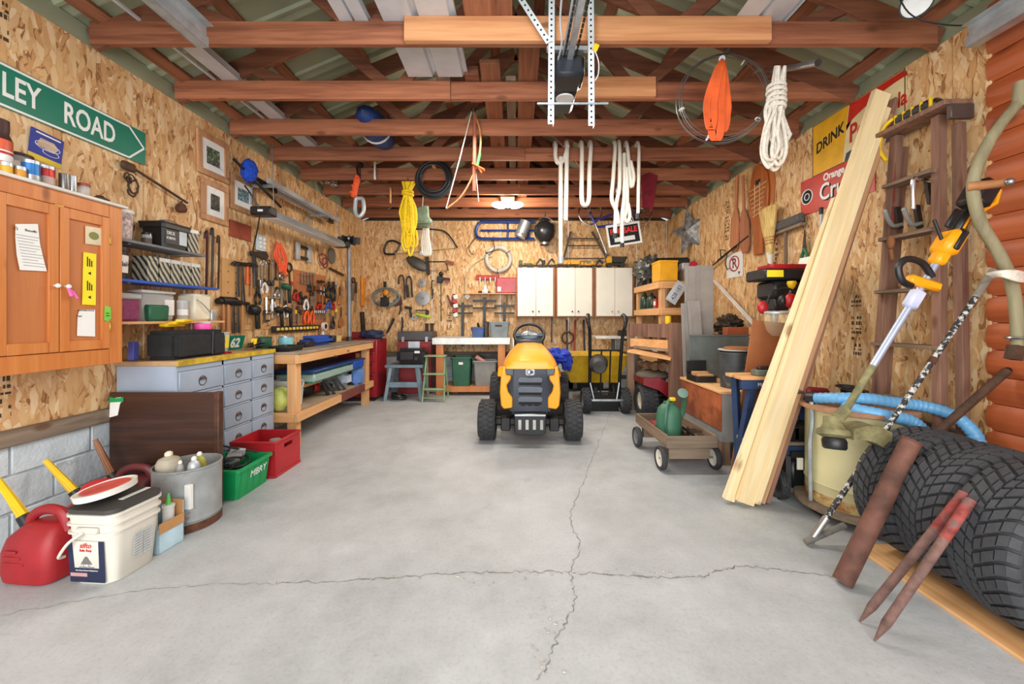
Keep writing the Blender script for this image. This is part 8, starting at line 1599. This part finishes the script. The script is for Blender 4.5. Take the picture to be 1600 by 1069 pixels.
for k in range(6): b.ring(cc+V((.012*math.sin(k*2.3), .008*k-.03, .012*math.cos(k*1.9))), .295+.009*(k % 3), .0022, (.12+.03*math.sin(k), 1, .05-.03*math.cos(k)), 48, 5)
wcq = thing('wire_coil', 'large loose coil of grey wire hung around the orange strap', 'coil', cc); part('wire', b, mat('grey_wire', (120, 122, 120), .4, .7), wcq, w=True)
for a_ in (60, 195, 330, 250): part('tie', MB().ring(cc+V((.305*math.cos(R(a_)), 0, .305*math.sin(R(a_)))), .018, .005, (-math.sin(R(a_)), 0, math.cos(R(a_))), 10, 5), WHITE, wcq, w=True)
wr_ = thing('white_rope', 'coiled white rope hung over the pipe near the right wall', 'rope', at(1214, 180, 2.72)); o = lambda px, py, d=0: at(px, py, 2.72+d)
for k, (a, b_, yb, d) in enumerate(((1190, 1212, 262, 0), (1197, 1222, 266, .02), (1206, 1228, 258, -.02), (1204, 1234, 232, .03), (1194, 1217, 250, -.03), (1212, 1226, 246, .01))): part('rope_loop', MB().tube(spl([o(1212+k, 104, d), o(1207+k*2, 135, d), o(1205+k*2, 165, d), o(a+4, 205, d), o(a, 240 if yb > 245 else 215, d), o((a+b_)/2, yb, d), o(b_, yb-20, d), o(b_-2, 205, d), o(1213+k*2, 165, d), o(1215+k*2, 130, d), o(1226, 104, d)], 5), .0115, 8), ROPE_W, wr_, w=True)
for k in range(5): part('wrap', MB().ring(o(1213, 136+k*8), .05+.003*(k % 2), .013, (.1, .05, 1), 20, 7), ROPE_W, wr_, w=True)
part('loose_end', MB().tube(spl([o(1203, 150), o(1196, 172), o(1198, 192)], 5), .0115, 8), ROPE_W, wr_, w=True)
# ======================= white hoses over the fourth truss ============================
WH = mat('white_hose', (224, 220, 206), .5, 0, .05, 8); YH = 4.25
def hang(px, a, b_): return [at(px, a, YH), at(px, b_, YH)]
def whose(lb, strands, r=.03, group='white hoses draped over the fourth truss'):
    t = thing('white_hose', lb, 'hose', (strands[0][0].x, 4.32, ZT+TH), group=group)
    for P in strands: part('hose_length', MB().tube(spl(P, 6), r, 9, flat=.8), WH, t, w=True)
    return t
top = lambda px: [V((at(px, 0, YH).x, 4.37, 3.05)), V((at(px, 0, YH).x, 4.32, 3.185)), V((at(px, 0, YH).x, YH, 3.12))]
w1 = whose('longest white hose, hanging down to the white cupboards', [top(868)+[at(868, 245, YH), at(872, 254, YH), at(879, 252, YH), at(884, 240, YH), at(887, 228, YH)], top(886)+[at(885, 280, YH), at(884, 345, YH)], [at(876, 246, YH), at(876, 300, YH), at(876, 405, YH)]])
part('end_fitting', MB().cyl(at(876, 402, YH), at(876, 412, YH), .036), LGREY, w1, w=True)
whose('white hose looped double beside the long one', [top(909)+[at(909, 270, YH), at(909, 312, YH), at(914, 321, YH), at(920, 312, YH), at(921, 270, YH)]+top(923)[::-1]])
w3 = whose('bundle of white hose loops hanging in front of the sign', [top(961)+[at(958, 280, YH), at(956, 312, YH), at(964, 332, YH), at(966, 350, YH)], top(968)+[at(968, 290, YH), at(963, 320, YH), at(961, 365, YH)], [at(975, 240, YH)]+[at(976, 300, YH), at(972, 340, YH), at(972, 380, YH)], top(980)+[at(984, 270, YH), at(987, 292, YH), at(990, 276, YH), at(985, 252, YH)], [at(979, 262, YH), at(980, 320, YH), at(976, 340, YH), at(980, 347, YH), at(984, 338, YH), at(981, 318, YH)]], r=.026)
part('end_fitting', MB().cyl(at(961, 362, YH), at(961, 372, YH), .022), BLACK, w3, w=True); part('end_fitting', MB().cyl(at(972, 378, YH), at(972, 386, YH), .022), BLACK, w3, w=True)
w4 = whose('single straight white hose at the right of the bundle', [top(998)+[at(998, 270, YH), at(997, 335, YH)]], r=.022); part('end_fitting', MB().cyl(at(997, 334, YH), at(997, 342, YH), .024), BLACK, w4, w=True)
solo('maroon_cloth', MB().prism([(-.09, -.3), (.05, -.33), (.11, .1), (.0, .14), (-.1, .1)], -.01, .01, XZ, bev=.004), mat('maroon_cloth', (120, 24, 40), .9, 0, .2, 12), 'dark red cloth hung beside the white hoses', 'cloth', at(1014, 287, 4.9))
# ======================= left hung things =============================================
YR = 4.86
yr = thing('yellow_rope', 'long hank of yellow rope hung from the fifth truss', 'rope', at(638, 300, YR)); o = lambda px, py, d=0: at(px, py, YR+d); YRM = mat('yellow_rope', (240, 206, 20), .7, 0, .1, 40)
random.seed(2)
for k in range(9):
    a, b_ = 626+k*1.7, 634+k*1.9; yb = 352+random.randint(-6, 16)+(22 if k in (4, 6) else 0); d = random.uniform(-.03, .03)
    part('rope_loop', MB().tube(spl([o(629+k*1.6, 284, d), o(632+k*.9, 302, d), o(a, 325, d), o(a-1, yb-12, d), o((a+b_)/2, yb, d), o(b_+1, yb-14, d), o(b_, 325, d), o(634+k*.9, 302, d), o(640+k*1.2, 284, d)], 5), .0125, 7), YRM, yr, w=True)
for k, (x, yb) in enumerate(((634, 392), (642, 400), (647, 386))): part('tail_loop', MB().tube(spl([o(x-4, 360), o(x-6, 378), o(x-1, yb), o(x+5, 380), o(x+3, 360)], 5), .0125, 7), YRM, yr, w=True)
part('wrap', MB().ring(o(637, 300), .06, .016, (0, 0, 1), 18, 7).ring(o(637, 304), .062, .016, (0.1, 0, 1), 18, 7), YRM, yr, w=True); part('hook', MB().tube([o(636, 284), V((o(636, 284).x, 4.9, 3.02))], .006, 6), STEEL, yr, w=True)
b = MB(); cc = at(678, 280, 4.84)
for k in range(6): b.ring(cc+V((.008*math.sin(k*2), .018*(k % 3)-.02, .01*math.cos(k*1.7))), .165+.012*k, .016, (.05*(k % 2), 1, .04), 40, 8)
bh = thing('black_hose_coil', 'thick coil of black hose hung under the fifth truss', 'hose', cc); part('coil', b, mat('black_hose', (40, 42, 46), .45), bh, w=True); part('hook', MB().bb(cc+V((-.02, -.03, .15)), cc+V((.02, .06, .26))), W_PINEX, bh, w=True)
oc = thing('orange_winch_strap', 'orange cord bundle with white shackle hung from the fifth truss', 'strap', at(555, 290, 4.88)); o = lambda px, py, d=0: at(px, py, 4.88+d)
part('bundle', MB().bar(o(559, 274), o(552, 309), .085, .05, bev=.014), mat('bright_orange', (244, 92, 44), .6, 0, .14, 12), oc, w=True)
for k in range(3): part('wrap', MB().bar(o(558-k*3, 280+k*10), o(557-k*3, 284+k*10), .1, .06, bev=.01), mat('bright_orange', (244, 92, 44)), oc, w=True)
part('white_loop', MB().tube(spl([o(556, 312), o(555, 330), o(561, 338), o(568, 330), o(567, 312), o(561, 310)], 5, True), .024, 9, True), LGREY, oc, w=True); part('hook', MB().tube(spl([o(560, 274), o(558, 262), o(564, 255), o(566, 262)], 5), .012, 7).tube([o(562, 256), V((o(562, 256).x, 4.9, 3.0))], .006, 6), DK, oc, w=True)
gc = thing('green_cloth_bag', 'grey green folded cloth bag hung behind the yellow rope', 'bag', at(663, 340, 5.45)); o = lambda px, py, d=0: at(px, py, 5.45+d); GCM = mat('sage_cloth', (128, 146, 122), .8, 0, .16, 10, .3)
part('cloth', MB().prism([(p.x, p.z) for p in (o(650, 325), o(670, 322), o(671, 340), o(677, 346), o(668, 356), o(652, 356), o(648, 345))], 5.4, 5.46, XZ, bev=.015), GCM, gc, w=True); part('hanger', MB().cyl(o(660, 324), V((o(660, 0).x, 5.5, 3.0)), .006), WHITE, gc, w=True)
part('fold', MB().bar(o(650, 348, -.06), o(674, 346, -.06), .04, .05, bev=.012), GCM, gc, w=True)
wcx = thing('white_cord_hank', 'hank of white cord hung below the sage cloth bag', 'cord', at(666, 375, 5.5)); o = lambda px, py, d=0: at(px, py, 5.5+d)
for k in range(4): part('cord_loop', MB().tube(spl([o(662+k*2, 357), o(659+k*3, 375), o(660+k*3, 392), o(664+k*2.6, 399), o(668+k*1.6, 390), o(667+k, 372), o(666+k, 357)], 5), .014, 7), ROPE_W, wcx, w=True)
part('end_plug', MB().box(o(658, 396), (.05, .04, .07), bev=.01), LGREY, wcx, w=True)
ab = thing('toy_bow', 'wooden bow with slack string and brown stick hung from the third truss', 'bow', at(740, 240, 3.66)); o = lambda px, py, d=0: at(px, py, 3.66+d)
part('stick', MB().cyl(o(742, 178), o(741, 299), .016, .018, 9), mat('stick_brown', (170, 96, 70), .6), ab, w=True); part('bow_limb', MB().tube(spl([o(741, 178), o(749, 200), o(751, 225), o(746, 255), o(734, 285), o(718, 310), o(698, 326)], 5), .009, 7), W_GRIPZ, ab, w=True)
part('string', MB().tube([o(737, 174), o(718, 250), o(697, 326)], .005, 5).tube([o(740, 174), o(743, 262), o(748, 315)], .004, 5), ROPE_W, ab, w=True); part('hook', MB().ring(o(740, 172), .02, .006, (0, 1, 0), 14, 6), DK, ab, w=True); part('green_wrap', MB().bar(o(750, 240, -.01), o(746, 258, -.01), .025, .02), mat('wrap_green', (60, 190, 80), .6), ab, w=True)
part('fletching', MB().bar(o(738, 256, -.03), o(757, 266, -.03), .05, .012).bar(o(745, 258, -.03), o(753, 270, -.03), .03, .012), ORANGE, ab, w=True)
for k, (px, py, Y, s, lb) in enumerate(((513, 286, 5.45, .1, 'crumpled foil wad stuck behind the fifth truss'), (612, 306, 5.5, .06, 'small pale wooden peg on the sixth truss, left of the yellow rope'), (588, 268, 4.9, .05, 'thin white clip hung on the fifth truss')))  :
    b = MB(); random.seed(50+k)
    if k == 0:
        for j in range(7): b.ball((random.uniform(-.09, .09), random.uniform(-.05, .05), random.uniform(-.04, .04)), .05, (1.2, 1, .9), 7, 5)
    else: b.bar((0, -.05, .1), (0, -.05, -.12), .03, .02, bev=.004)
    solo(['foil_wad', 'wooden_peg', 'white_clip'][k], b, [mat('foil', (196, 196, 196), .25, .9), W_PINEX, WHITE][k], lb, ['foil', 'peg', 'clip'][k], at(px, py, Y))
